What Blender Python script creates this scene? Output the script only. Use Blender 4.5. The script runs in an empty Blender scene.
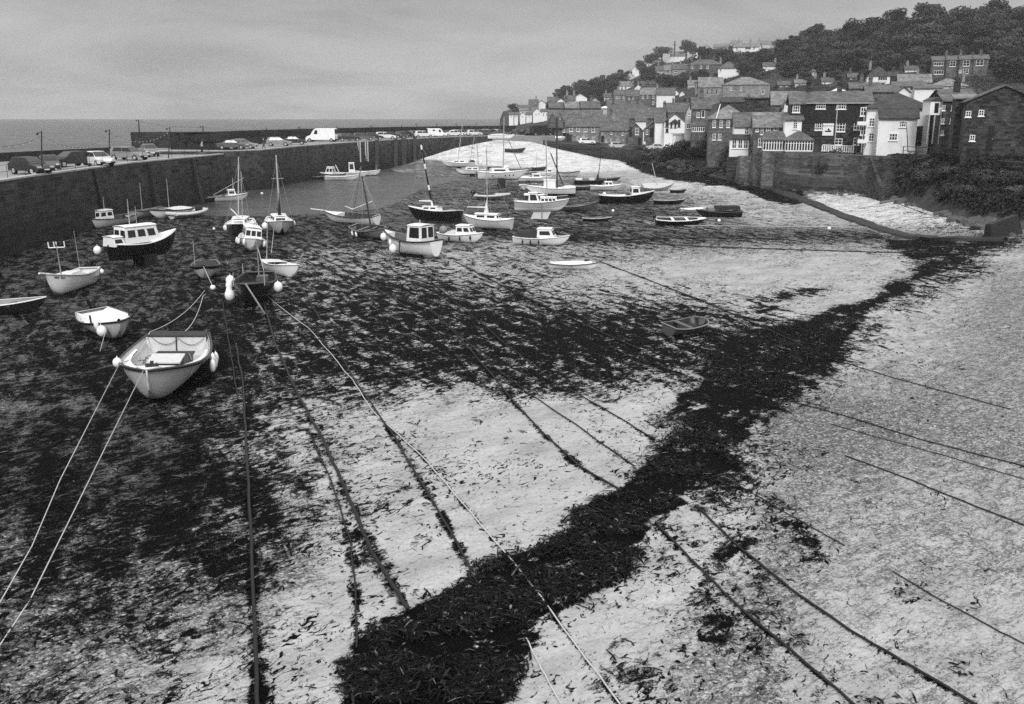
import bpy, math, random
import numpy as np
from mathutils import Vector, Matrix

random.seed(7)
rng = np.random.default_rng(11)
R = math.radians
scene = bpy.context.scene
col = scene.collection

# ------------------------------------------------------------------ camera
CAMH = 10.5
PITCH = math.atan(237 / 960)
F = 960.0
cam_d = bpy.data.cameras.new('camera')
cam = bpy.data.objects.new('camera', cam_d)
col.objects.link(cam)
cam.location = (0, 0, CAMH)
cam.rotation_euler = (math.pi / 2 - PITCH, 0, 0)
cam_d.sensor_width = 36
cam_d.lens = F / 1024 * 36
cam_d.clip_start = 0.2
cam_d.clip_end = 9000
scene.camera = cam
CP, SP = math.cos(PITCH), math.sin(PITCH)

# photo measurements -> world points (the photo was surveyed with these)
def at_depth(px, py, Y):
    v = (352 - py) / F
    z = Y * (v * CP - SP) / (CP + v * SP)      # height relative to the camera
    d = Y * CP - z * SP
    return Vector(((px - 512) / F * d, Y, CAMH + z))

def at_height(px, py, z):
    v = (352 - py) / F
    t = (v * CP - SP) / (CP + v * SP)
    Y = (z - CAMH) / t
    return at_depth(px, py, Y)

def to_px(X, Y, Z):
    d = Y * CP - (Z - CAMH) * SP
    u = Y * SP + (Z - CAMH) * CP
    return 512 + F * X / d, 352 - F * u / d

# ------------------------------------------------------------------ materials
def new_mat(name):
    m = bpy.data.materials.new(name)
    m.use_nodes = True
    nt = m.node_tree
    nt.nodes.clear()
    out = nt.nodes.new('ShaderNodeOutputMaterial')
    b = nt.nodes.new('ShaderNodeBsdfPrincipled')
    nt.links.new(b.outputs[0], out.inputs[0])
    return m, nt, b

def N(nt, kind, **kw):
    n = nt.nodes.new(kind)
    for k, v in kw.items():
        if k in n.inputs:
            n.inputs[k].default_value = v
        else:
            setattr(n, k, v)
    return n

def ramp(nt, src, stops):
    r = nt.nodes.new('ShaderNodeValToRGB')
    e = r.color_ramp.elements
    e[0].position = stops[0][0]; e[0].color = (stops[0][1],) * 3 + (1,)
    e[1].position = stops[-1][0]; e[1].color = (stops[-1][1],) * 3 + (1,)
    for p, v in stops[1:-1]:
        q = e.new(p); q.color = (v, v, v, 1)
    nt.links.new(src, r.inputs[0])
    return r.outputs[0]

def M2(nt, op, a, b=None, c=None, clamp=False):
    n = nt.nodes.new('ShaderNodeMath'); n.operation = op; n.use_clamp = clamp
    for i, s in enumerate((a, b, c)):
        if s is None: continue
        if isinstance(s, (int, float)): n.inputs[i].default_value = s
        else: nt.links.new(s, n.inputs[i])
    return n.outputs[0]

def mixv(nt, f, a, b):
    n = nt.nodes.new('ShaderNodeMix'); n.data_type = 'FLOAT'
    for i, s in ((0, f), (2, a), (3, b)):
        if isinstance(s, (int, float)): n.inputs[i].default_value = s
        else: nt.links.new(s, n.inputs[i])
    return n.outputs[0]

def weathered(name, v, rough=.6, var=.25, scale=2.0, bump=.0, spec=.4, dirt=0.0, fine=14):
    """plain surface of grey value v with patchy wear"""
    m, nt, b = new_mat(name)
    tc = N(nt, 'ShaderNodeTexCoord')
    n1 = N(nt, 'ShaderNodeTexNoise', Scale=scale, Detail=6.0, Roughness=.65)
    nt.links.new(tc.outputs['Object'], n1.inputs['Vector'])
    n2 = N(nt, 'ShaderNodeTexNoise', Scale=fine, Detail=3.0)
    nt.links.new(tc.outputs['Object'], n2.inputs['Vector'])
    s = M2(nt, 'ADD', M2(nt, 'MULTIPLY', n1.outputs[0], .7), M2(nt, 'MULTIPLY', n2.outputs[0], .3))
    c = ramp(nt, s, [(.3, v * (1 - var - dirt)), (.5, v), (.7, min(1, v * (1 + var)))])
    nt.links.new(c, b.inputs['Base Color'])
    b.inputs['Roughness'].default_value = rough
    b.inputs['Specular IOR Level'].default_value = spec
    if bump:
        bp = N(nt, 'ShaderNodeBump', Strength=bump, Distance=.05)
        nt.links.new(s, bp.inputs['Height']); nt.links.new(bp.outputs[0], b.inputs['Normal'])
    return m

def masonry(name, v, bw=.7, bh=.3, var=.35, mortar=.6, wet=None, bump=.5):
    """random rubble / squared stone in courses; wet=(z0,z1,v2): dark weed-stained band low on the wall"""
    m, nt, b = new_mat(name)
    geo = N(nt, 'ShaderNodeNewGeometry')
    sx = N(nt, 'ShaderNodeSeparateXYZ'); nt.links.new(geo.outputs['Position'], sx.inputs[0])
    tco = N(nt, 'ShaderNodeTexCoord'); so_ = N(nt, 'ShaderNodeSeparateXYZ'); nt.links.new(tco.outputs['Object'], so_.inputs[0])
    h = M2(nt, 'ADD', so_.outputs[0], so_.outputs[1])
    cx = N(nt, 'ShaderNodeCombineXYZ')
    nz = N(nt, 'ShaderNodeTexNoise', Scale=1.3, Detail=2.0); nt.links.new(geo.outputs['Position'], nz.inputs['Vector'])
    w = M2(nt, 'MULTIPLY', nz.outputs[0], .35)
    nt.links.new(M2(nt, 'ADD', h, w), cx.inputs[0]); nt.links.new(M2(nt, 'ADD', sx.outputs[2], M2(nt, 'MULTIPLY', w, .6)), cx.inputs[1])
    br = N(nt, 'ShaderNodeTexBrick', Scale=1.0)
    br.inputs['Brick Width'].default_value = bw; br.inputs['Row Height'].default_value = bh
    br.inputs['Mortar Size'].default_value = .025; br.inputs['Mortar Smooth'].default_value = .6
    br.inputs['Color1'].default_value = (v * (1 - var),) * 3 + (1,)
    br.inputs['Color2'].default_value = (v * (1 + var),) * 3 + (1,)
    br.inputs['Mortar'].default_value = (v * mortar,) * 3 + (1,)
    nt.links.new(cx.outputs[0], br.inputs[0])
    n1 = N(nt, 'ShaderNodeTexNoise', Scale=.45, Detail=7.0, Roughness=.7)
    nt.links.new(geo.outputs['Position'], n1.inputs['Vector'])
    n2 = N(nt, 'ShaderNodeTexNoise', Scale=5.0, Detail=4.0, Roughness=.7)
    nt.links.new(geo.outputs['Position'], n2.inputs['Vector'])
    k = ramp(nt, M2(nt, 'ADD', M2(nt, 'MULTIPLY', n1.outputs[0], .6), M2(nt, 'MULTIPLY', n2.outputs[0], .4)), [(.32, .35), (.5, .9), (.68, 1.5)])
    bw_ = N(nt, 'ShaderNodeRGBToBW'); nt.links.new(br.outputs['Color'], bw_.inputs[0])
    c = M2(nt, 'MULTIPLY', bw_.outputs[0], k)
    if wet:
        z0, z1, v2 = wet
        t = M2(nt, 'SUBTRACT', sx.outputs[2], M2(nt, 'MULTIPLY', M2(nt, 'SUBTRACT', n1.outputs[0], .5), 5.0))
        mr = N(nt, 'ShaderNodeMapRange'); nt.links.new(t, mr.inputs[0])
        mr.inputs[1].default_value = z0; mr.inputs[2].default_value = z1
        c = mixv(nt, mr.outputs[0], M2(nt, 'MULTIPLY', c, v2), c)
    nt.links.new(c, b.inputs['Base Color'])
    b.inputs['Roughness'].default_value = .8
    b.inputs['Specular IOR Level'].default_value = .25
    bp = N(nt, 'ShaderNodeBump', Strength=bump, Distance=.06)
    nt.links.new(c, bp.inputs['Height']); nt.links.new(bp.outputs[0], b.inputs['Normal'])
    return m

def slates(name, v, row=.3):
    m, nt, b = new_mat(name)
    tc = N(nt, 'ShaderNodeTexCoord')
    sx = N(nt, 'ShaderNodeSeparateXYZ'); nt.links.new(tc.outputs['Object'], sx.inputs[0])
    cx = N(nt, 'ShaderNodeCombineXYZ')
    nt.links.new(M2(nt, 'ADD', sx.outputs[0], M2(nt, 'MULTIPLY', sx.outputs[1], .37)), cx.inputs[0]); nt.links.new(sx.outputs[2], cx.inputs[1])
    br = N(nt, 'ShaderNodeTexBrick', Scale=1.0)
    br.inputs['Brick Width'].default_value = .4; br.inputs['Row Height'].default_value = row * .6
    br.inputs['Mortar Size'].default_value = .012
    br.inputs['Color1'].default_value = (v * .7,) * 3 + (1,); br.inputs['Color2'].default_value = (v * 1.3,) * 3 + (1,)
    br.inputs['Mortar'].default_value = (v * .5,) * 3 + (1,)
    nt.links.new(cx.outputs[0], br.inputs[0])
    n1 = N(nt, 'ShaderNodeTexNoise', Scale=.7, Detail=8.0, Roughness=.75); nt.links.new(tc.outputs['Object'], n1.inputs['Vector'])
    k = ramp(nt, n1.outputs[0], [(.3, .5), (.5, .95), (.7, 1.7)])
    bw_ = N(nt, 'ShaderNodeRGBToBW'); nt.links.new(br.outputs['Color'], bw_.inputs[0])
    nt.links.new(M2(nt, 'MULTIPLY', bw_.outputs[0], k), b.inputs['Base Color'])
    b.inputs['Roughness'].default_value = .6
    b.inputs['Specular IOR Level'].default_value = .3
    return m

def glassy(name, v=.02, rough=.15, spec=.5):
    m, nt, b = new_mat(name)
    b.inputs['Base Color'].default_value = (v, v, v, 1)
    b.inputs['Roughness'].default_value = rough
    b.inputs['Specular IOR Level'].default_value = spec
    return m

MT = {}
MT['white'] = weathered('white_paint', .85, .35, .08, 1.2, spec=.5, dirt=.05)
MT['offwhite'] = weathered('off_white_paint', .68, .5, .12, 1.5, dirt=.08)
MT['pale'] = weathered('pale_grey_paint', .50, .5, .15, 1.5)
MT['grey'] = weathered('grey_paint', .22, .5, .2, 1.5)
MT['midgrey'] = weathered('mid_grey_paint', .09, .5, .2, 1.5)
MT['dark'] = weathered('dark_paint', .022, .35, .25, 1.5, spec=.5)
MT['black'] = weathered('black_paint', .008, .4, .3, 1.5)
MT['bottom'] = weathered('antifouling', .03, .7, .4, 3.0)
MT['wood'] = weathered('bare_timber', .14, .6, .4, 5.0)
MT['darkwood'] = weathered('dark_timber', .03, .7, .4, 5.0)
MT['canvas'] = weathered('dark_canvas', .02, .85, .3, 4.0, bump=.3)
MT['palecanvas'] = weathered('pale_canvas', .6, .85, .15, 4.0, bump=.3)
MT['buoy'] = weathered('buoy_plastic', .88, .35, .06, 3.0, dirt=.05)
MT['metal'] = weathered('galvanised_metal', .42, .4, .2, 5.0)
MT['darkmetal'] = weathered('dark_iron', .025, .6, .3, 5.0)
MT['rope'] = weathered('pale_rope', .5, .9, .2, 20.0)
MT['wrope'] = weathered('white_rope', .8, .9, .1, 20.0)
MT['weedrope'] = weathered('weedy_rope', .012, .7, .4, 20.0)
MT['glass'] = glassy('dark_window_glass')
MT['rubber'] = weathered('black_rubber', .012, .8, .2, 6.0)
MT['lamp'] = weathered('lamp_glass', .6, .3, .05, 6.0)
MT['quaystone'] = masonry('quay_granite', .042, 1.2, .45, .5, 1.7, wet=(0, 4.0, .35), bump=1.0)
MT['farquaystone'] = masonry('far_quay_granite', .055, 1.1, .45, .5, 1.5, wet=(0.5, 5.0, .3), bump=.6)
MT['parapetstone'] = masonry('parapet_granite', .032, .9, .4, .3, .7)
MT['seawall'] = masonry('rubble_sea_wall', .11, .5, .28, .45, .5, wet=(.5, 2.5, .35))
MT['stone'] = masonry('granite_wall', .13, .55, .27, .4, .7)
MT['palestone'] = masonry('pale_granite_wall', .26, .55, .27, .35, .75)
MT['darkstone'] = masonry('dark_granite_wall', .05, .5, .25, .7, .6)
MT['slatehung'] = slates('slate_hanging', .014, .3)
MT['render'] = weathered('whitewashed_render', .84, .8, .07, .8, dirt=.08)
MT['dullrender'] = weathered('dull_render', .5, .85, .15, .8, dirt=.1)
MT['greyrender'] = weathered('grey_render', .24, .85, .2, .8, dirt=.1)
MT['slate'] = slates('slate_roof', .10)
MT['darkslate'] = slates('dark_slate_roof', .04)
MT['paleslate'] = slates('lichened_slate_roof', .19)
MT['concrete'] = weathered('quay_concrete', .24, .8, .3, .25, bump=.3, fine=3)
MT['paleconcrete'] = weathered('pale_kerb_concrete', .42, .8, .3, .6, bump=.3, fine=3)
MT['kerbdark'] = weathered('weedy_concrete', .018, .7, .6, .8, bump=.6, fine=5)
MT['rock'] = weathered('boulder_rock', .075, .8, .75, 1.2, bump=.8, fine=5)
MT['skin'] = weathered('skin', .35, .6, .1, 3)
MT['silver'] = weathered('silver_car_paint', .7, .25, .05, 1.0, spec=.7)

# ------------------------------------------------------------------ mesh building
class MB:
    def __init__(s):
        s.v = []; s.f = []; s.m = []; s.sm = []
    def add(s, vs, fs, mi=0, smooth=False):
        o = len(s.v)
        s.v += [tuple(p) for p in vs]
        for f in fs:
            s.f.append(tuple(i + o for i in f)); s.m.append(mi); s.sm.append(smooth)
        return s
    def box(s, x0, x1, y0, y1, z0, z1, mi=0, taper=0.0):
        t = taper
        vs = [(x0, y0, z0), (x1, y0, z0), (x1, y1, z0), (x0, y1, z0),
              (x0 + t, y0 + t, z1), (x1 - t, y0 + t, z1), (x1 - t, y1 - t, z1), (x0 + t, y1 - t, z1)]
        fs = [(0, 3, 2, 1), (4, 5, 6, 7), (0, 1, 5, 4), (1, 2, 6, 5), (2, 3, 7, 6), (3, 0, 4, 7)]
        return s.add(vs, fs, mi)
    def tube(s, p0, p1, r0, r1=None, n=6, mi=0, cap=True):
        r1 = r0 if r1 is None else r1
        p0, p1 = Vector(p0), Vector(p1)
        d = (p1 - p0)
        if d.length < 1e-6: return s
        d.normalize()
        a = d.orthogonal().normalized(); b = d.cross(a)
        vs = []
        for p, r in ((p0, r0), (p1, r1)):
            for i in range(n):
                t = 2 * math.pi * i / n
                vs.append(p + a * math.cos(t) * r + b * math.sin(t) * r)
        fs = [(i, (i + 1) % n, n + (i + 1) % n, n + i) for i in range(n)]
        s.add(vs, fs, mi, True)
        if cap:
            s.add(vs[:n], [tuple(range(n))[::-1]], mi); s.add(vs[n:], [tuple(range(n))], mi)
        return s
    def path(s, pts, r, n=6, mi=0):
        pts = [Vector(p) for p in pts]
        rings = []
        for i, p in enumerate(pts):
            d = (pts[min(i + 1, len(pts) - 1)] - pts[max(i - 1, 0)]).normalized()
            a = d.cross(Vector((0, 0, 1)))
            a = a.normalized() if a.length > 1e-4 else Vector((1, 0, 0))
            b = a.cross(d)
            rr = r[i] if isinstance(r, (list, tuple)) else r
            rings.append([p + a * math.cos(2 * math.pi * k / n) * rr + b * math.sin(2 * math.pi * k / n) * rr for k in range(n)])
        vs = [q for ring in rings for q in ring]
        fs = []
        for i in range(len(pts) - 1):
            for k in range(n):
                fs.append((i * n + k, i * n + (k + 1) % n, (i + 1) * n + (k + 1) % n, (i + 1) * n + k))
        fs.append(tuple(range(n))[::-1]); fs.append(tuple((len(pts) - 1) * n + k for k in range(n)))
        return s.add(vs, fs, mi, True)
    def ball(s, c, r, n=10, m=7, mi=0, sq=(1, 1, 1)):
        vs = [(c[0], c[1], c[2] - r * sq[2])]
        for j in range(1, m):
            ph = -math.pi / 2 + math.pi * j / m
            for i in range(n):
                t = 2 * math.pi * i / n
                vs.append((c[0] + r * sq[0] * math.cos(ph) * math.cos(t), c[1] + r * sq[1] * math.cos(ph) * math.sin(t), c[2] + r * sq[2] * math.sin(ph)))
        vs.append((c[0], c[1], c[2] + r * sq[2]))
        fs = [(0, 1 + (i + 1) % n, 1 + i) for i in range(n)]
        for j in range(m - 2):
            for i in range(n):
                a = 1 + j * n + i; b = 1 + j * n + (i + 1) % n
                fs.append((a, b, b + n, a + n))
        L = len(vs) - 1
        fs += [(L - n + i, L - n + (i + 1) % n, L) for i in range(n)]
        return s.add(vs, fs, mi, True)
    def extrude(s, poly, axis_vec, mi=0):
        """closed prism from polygon (list of 3d points) along axis_vec"""
        n = len(poly); a = Vector(axis_vec)
        vs = [Vector(p) for p in poly] + [Vector(p) + a for p in poly]
        fs = [tuple(range(n))[::-1], tuple(range(n, 2 * n))]
        fs += [(i, (i + 1) % n, n + (i + 1) % n, n + i) for i in range(n)]
        return s.add(vs, fs, mi)
    def mesh(s, name, mats):
        me = bpy.data.meshes.new(name)
        me.from_pydata(s.v, [], s.f)
        for m in (mats if isinstance(mats, (list, tuple)) else [mats]):
            me.materials.append(MT[m] if isinstance(m, str) else m)
        me.polygons.foreach_set('material_index', s.m)
        me.polygons.foreach_set('use_smooth', s.sm)
        me.update()
        return me
    def build(s, name, mats, parent=None, loc=None, fix=True):
        me = s.mesh(name, mats)
        if fix:
            import bmesh
            bm = bmesh.new(); bm.from_mesh(me)
            bmesh.ops.recalc_face_normals(bm, faces=bm.faces); bm.to_mesh(me); bm.free()
        o = bpy.data.objects.new(name, me)
        col.objects.link(o)
        if parent is not None: o.parent = parent
        if loc is not None: o.location = loc
        return o

def tag(o, label=None, cat=None, group=None, kind=None):
    if label:
        o['label'] = label
    if cat: o['category'] = cat
    if group: o['group'] = group
    if kind: o['kind'] = kind
    return o

def empty(name, loc, rot=(0, 0, 0), label=None, cat=None, group=None):
    o = bpy.data.objects.new(name, None)
    col.objects.link(o)
    o.location = loc; o.rotation_euler = rot
    o.empty_display_size = .3
    return tag(o, label, cat, group)

def copy_tree(o, parent=None):
    c = o.copy(); col.objects.link(c)
    if parent is not None: c.parent = parent
    for ch in o.children: copy_tree(ch, c)
    return c

def np_mesh(name, verts, quads, mats, smooth=False, tri=False):
    me = bpy.data.meshes.new(name)
    k = 3 if tri else 4
    me.vertices.add(len(verts)); me.vertices.foreach_set('co', np.asarray(verts, dtype=np.float32).ravel())
    me.loops.add(len(quads) * k); me.loops.foreach_set('vertex_index', np.asarray(quads, dtype=np.int32).ravel())
    me.polygons.add(len(quads)); me.polygons.foreach_set('loop_start', np.arange(len(quads), dtype=np.int32) * k)
    me.polygons.foreach_set('use_smooth', np.full(len(quads), smooth))
    me.update(calc_edges=True)
    for m in mats: me.materials.append(m)
    return me

# value noise for terrain relief (numpy)
_perm = rng.random((64, 64))
def vnoise(x, y):
    x = np.asarray(x, float); y = np.asarray(y, float)
    xi = np.floor(x).astype(int); yi = np.floor(y).astype(int)
    fx = x - xi; fy = y - yi
    fx = fx * fx * (3 - 2 * fx); fy = fy * fy * (3 - 2 * fy)
    g = lambda a, b: _perm[a % 64, b % 64]
    return (g(xi, yi) * (1 - fx) + g(xi + 1, yi) * fx) * (1 - fy) + (g(xi, yi + 1) * (1 - fx) + g(xi + 1, yi + 1) * fx) * fy
def fbm(x, y, o=4):
    s = 0; a = .5; t = 0
    for i in range(o):
        s = s + a * vnoise(x * 2 ** i + 17.3 * i, y * 2 ** i + 5.1 * i); t += a; a *= .55
    return s / t
SKYK = 0.56; HAZE = 0.00026; EXPO = 0.28; DENO = False
# ------------------------------------------------------------------ harbour bed, water, hill
def tab(px, rows, j):
    return np.interp(px, [r[0] for r in rows], [r[j] for r in rows])

# beach foot by bearing: (bearing, distance, height)
FOOT = [(-60, 132, 0), (224, 140, 0), (340, 186, 0), (385, 198, 0), (420, 203, 1.5), (455, 218, 3.3), (495, 236, 4.6), (530, 238, 4.2), (552, 234, 3.0),
        (600, 225, 1.0), (640, 204, .9), (665, 183, .9), (700, 165, .9), (740, 148, .9), (780, 140, .9), (830, 131, .9), (870, 121, .9),
        (900, 111, .9), (930, 98, 1.0), (960, 89, 1.1), (990, 84, 1.2), (1024, 80, 1.2), (1200, 70, 1.3)]
# hill by bearing: (bearing, front distance, front image row, ridge distance, ridge row, curve)
HILL = [(480, 470, 132, 560, 131, 1), (497, 450, 130, 560, 127, 1), (503, 430, 127, 540, 112, 1), (520, 420, 126, 540, 108, 1), (544, 400, 125, 550, 103, 1),
        (550, 241, 141, 560, 101, 1.2), (600, 232, 143, 560, 90, 1.25), (640, 215, 147, 540, 74, 1.25), (665, 200, 149, 520, 63, 1.2),
        (700, 185, 150, 480, 57, 1.2), (740, 160, 153, 450, 53, 1.2), (780, 146, 153, 430, 45, 1.3), (830, 137, 153, 400, 35, 1.5),
        (870, 129, 153, 380, 27, 1.7), (930, 115, 155, 370, 18, 1.9), (990, 96, 158, 360, 8, 2.0), (1200, 85, 160, 350, 5, 2.0)]

def brg(X, Y):                      # bearing expressed on the photo's scale
    return 512 + F * X / (Y * CP + 8 * SP)

# weed belt: image row -> left and right edge on the photo
BELT = [(242, 885, 965), (250, 880, 975), (256, 905, 965), (262, 915, 958), (272, 904, 946), (290, 884, 920), (305, 842, 897), (320, 812, 873), (335, 730, 858), (350, 712, 842),
        (367, 702, 822), (383, 692, 806), (400, 680, 778), (415, 668, 772), (430, 662, 748), (450, 652, 738), (470, 640, 732), (485, 625, 716),
        (500, 592, 698), (515, 558, 668), (530, 562, 658), (545, 552, 650), (560, 484, 645), (575, 470, 620), (590, 452, 592), (605, 412, 575),
        (618, 385, 552), (632, 365, 542), (650, 352, 528), (672, 343, 520), (704, 328, 505), (760, 300, 480)]
GX = [i * 32 for i in range(33)]
# rows: image y, weed, grit, mud   (one digit every 32 px, 0..9)
GRID = [
 (150, '333333333333333100001114556666655', '000000000000000000000000000000000', '666666666666666300000123333333333'),
 (170, '333333333333333322233357887766555', '000000000000000000000000000000000', '777777777777777532222223333333333'),
 (180, '444444444444444455544456899977555', '000000000000000000000000000000000', '777777777777777776655443333333333'),
 (190, '444444444444455566555443389951055', '000000000000000011111100000000000', '777777777777777777766543333310333'),
 (200, '444444444444555566665554454362003', '000000000000000011111100000000000', '777777777777777777777643222110033'),
 (210, '555555555555555566666655443336403', '111111111111111111111111111111111', '888888888888777777777654333332123'),
 (220, '666666666665555566666665444446713', '222222222222222222333333333333333', '888888888888888877776655444444433'),
 (235, '666666666666666666655555555555687', '333333333333333344456777777777777', '888888888888877777777666666666665'),
 (246, '666666666666655555555545444458885', '333333333333333344455665555555555', '999999999999887766655555544445533'),
 (258, '666666667766655555554433333347830', '333333333333333344444443333333344', '999999998888887776655433222233331'),
 (270, '666666667666666555433222222237750', '333333333333333333333333333333355', '999999998888877776544322111112221'),
 (290, '666666777777777665444333222246401', '444444444444444333333333333333366', '999999988887776665544322211111111'),
 (310, '666666777777777766555554433354111', '444444444444444333333333333333566', '999999998888777655543322211111111'),
 (330, '666777777777777777776566677632111', '555555544444443333333333333334566', '999999998777666655443322222111111'),
 (350, '677777887777777777777678888531111', '555555544443333333333333333344566', '999999997766555554433222222111111'),
 (372, '667777887777777777776676777321111', '555554444443333333333333344555666', '888887776654444433322221111111111'),
 (390, '666777777666655566665446774211111', '555555544443333322222222455566666', '888776665443333322211111111111111'),
 (410, '556666766655433322333223742111111', '555555555443332222111112788877666', '877665554332221111111111222211111'),
 (430, '667766776553322222233345421111111', '555555554443332211111112789987766', '777665543322211111111112233321111'),
 (455, '777666776554333222233566432111111', '555555554433332111111112678766666', '776655543322111111111111222211111'),
 (480, '777767777654443222233567432111111', '555555555433321111111112566655555', '766555444321111111111112211111111'),
 (510, '777777777664433322134564321111111', '666666666643321111111112665555555', '666555443321111111111112211111111'),
 (540, '666667777653322222234434431111111', '777777777642221111111133665555555', '666554433211111111111112211111111'),
 (570, '666666676422222222234434531111111', '777777777752211111111234665555555', '655544332111111111111112111111111'),
 (600, '556666654322233332233335432111111', '777777766432211111112345654444444', '555443221111111111111112111111111'),
 (630, '555555543332234443333444333211111', '777776665422211111122456654444444', '444332211111111111111111111111111'),
 (670, '455444333333333333344433333221111', '777665444322211111123566644444444', '333222111111111111111111111111111'),
 (760, '444444333333333333333333333221111', '666655444332221111134566644444444', '222221111111111111111111111111111'),
]
GY = [g[0] for g in GRID]
def grid_arr(k):
    a = np.array([[int(c) for c in g[k].ljust(33, g[k][-1])[:33]] for g in GRID], float) / 9
    return a
GA = [grid_arr(1), grid_arr(2), grid_arr(3)]
def bil(a, px, py):
    fx = np.clip(np.asarray(px) / 32, 0, 31.999); ix = fx.astype(int); tx = fx - ix
    fy = np.interp(py, GY, np.arange(len(GY))); fy = np.clip(fy, 0, len(GY) - 1.001); iy = fy.astype(int); ty = fy - iy
    return (a[iy, ix] * (1 - tx) + a[iy, ix + 1] * tx) * (1 - ty) + (a[iy + 1, ix] * (1 - tx) + a[iy + 1, ix + 1] * tx) * ty
def belt(px, py):
    by = [b[0] for b in BELT]
    l = np.interp(py, by, [b[1] for b in BELT]); r = np.interp(py, by, [b[2] for b in BELT])
    wob = 44 * (fbm(px / 46.0 + 3, py / 15.0, 4) - .5)
    d = np.minimum(px - l, r - px) + wob
    on = (py > 240)
    return np.where(on, np.where(d > 0, np.clip(.5 + d / 22, 0, 1), .5 * np.exp(np.minimum(d, 0) / 16)), 0)

# low-tide pool: image row -> edges
POOL = [(150, 150, 222), (160, 180, 330), (166, 196, 420), (172, 200, 452), (178, 205, 452), (184, 205, 430), (190, 205, 412), (196, 204, 400), (203, 200, 388), (208, 196, 372), (213, 190, 330), (216, 225, 240)]
def poolness(px, py):
    by = [b[0] for b in POOL]
    l = np.interp(py, by, [b[1] for b in POOL]); r = np.interp(py, by, [b[2] for b in POOL])
    dx = np.minimum(px - l, r - px) / 26
    dy = (215 - py) / 3.2
    return np.where(px > 60, np.clip(np.minimum(dx, dy), -1, 1), -1.0)

def bed_z(X, Y, detail=True):
    X = np.asarray(X, float); Y = np.asarray(Y, float)
    b = brg(X, Y)
    yf = tab(b, FOOT, 1); zf = tab(b, FOOT, 2)
    w = np.where(zf > 1.3, 45.0, 24.0)
    z = zf * np.clip(1 - (yf - Y) / w, 0, 1) ** 1.15
    # gentle fall to the harbour mouth
    px, py = to_px(X, Y, 0.0)
    p = poolness(px, py)
    z = z - .22 * (p > -.5) * np.clip(p + .5, 0, 1.2) * np.clip((zf < 1.3) * 1.0 + (200 - Y) / 40, 0, 1)
    if detail:
        a = .07 * (fbm(X * .16, Y * .16, 3) - .5) + .05 * (fbm(X * 1.1, Y * .9, 3) - .5)
        z = z + a
        z = z + .06 * belt(px, py) * fbm(X * 2.5, Y * 2.5, 3)
    past = np.clip((Y - yf - 1.5) / 3, 0, 1)
    z = z - past * (z + 1.6)
    z = np.where((X < -43.5) & (Y < 140), z - np.clip((-43.5 - X) / 2, 0, 1) * 1.6, z)
    return z

def hill_z(X, Y):
    X = np.asarray(X, float); Y = np.asarray(Y, float)
    b = brg(X, Y)
    D0 = tab(b, HILL, 1); y0 = tab(b, HILL, 2); D1 = tab(b, HILL, 3); y1 = tab(b, HILL, 4); p = tab(b, HILL, 5)
    s = np.clip((Y - D0) / (D1 - D0), 0, 1)
    row = y0 + (y1 - y0) * s ** p
    v = (352 - row) / F
    t = (v * CP - SP) / (CP + v * SP)
    Yc = np.clip(Y, D0, D1)
    z = CAMH + Yc * t
    over = np.clip(Y - D1, 0, 1e9)
    z = z - over * .03 - over ** 2 * .00002
    # bank from the beach foot to the front of the terrace
    yf = tab(b, FOOT, 1); zf = tab(b, FOOT, 2)
    u = np.clip((Y - yf) / np.maximum(D0 - yf, .5), 0, 1)
    zb = zf - .1 + (CAMH + D0 * ((352 - y0) / F * CP - SP) / (CP + (352 - y0) / F * SP) - zf + .3) * u
    z = np.where((Y < D0) & (b > 549), zb, z)
    z = np.where(Y > D0, z + 1.2 * (fbm(X * .05, Y * .05, 3) - .5) * np.clip((Y - D0) / 60, 0, 1), z)
    return z

def hit(px, py, fn, y0=12.0, y1=900.0):
    """where the sight line first meets the surface fn"""
    v = (352 - py) / F; tn = (v * CP - SP) / (CP + v * SP)
    lo, hi = y0, y1
    for k in range(3):
        Y = np.geomspace(lo, hi, 420 if k == 0 else 16)
        z = Y * tn; X = (px - 512) / F * (Y * CP - z * SP)
        c = np.nonzero(z + CAMH <= fn(X, Y))[0]
        if len(c) == 0: return at_depth(px, py, y1)
        i = c[0]; hi = Y[i]; lo = Y[max(i - 1, 0)]
        if i == 0: break
    q = at_depth(px, py, hi)
    return Vector((q.x, q.y, float(fn(np.array([q.x]), np.array([q.y]))[0])))
bed0 = lambda x, y: bed_z(x, y, False)
def on_bed(px, py): return hit(px, py, bed0, 12, 260)

# --- harbour bed sheet (finer close to the village camera side, one sheet)
def fan(a0, a1, na, ys):
    aa = np.linspace(a0, a1, na)
    A, YY = np.meshgrid(aa, ys)
    return A * YY, YY
ys = np.concatenate([np.geomspace(7, 60, 420), np.geomspace(60, 262, 330)[1:]])
XX, YY = fan(-.74, .80, 620, ys)
ZZ = bed_z(XX, YY)
nr, nc = XX.shape
idx = np.arange(nr * nc).reshape(nr, nc)
quads = np.stack([idx[:-1, :-1], idx[:-1, 1:], idx[1:, 1:], idx[1:, :-1]], -1).reshape(-1, 4)
verts = np.stack([XX, YY, ZZ], -1).reshape(-1, 3)

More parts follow.
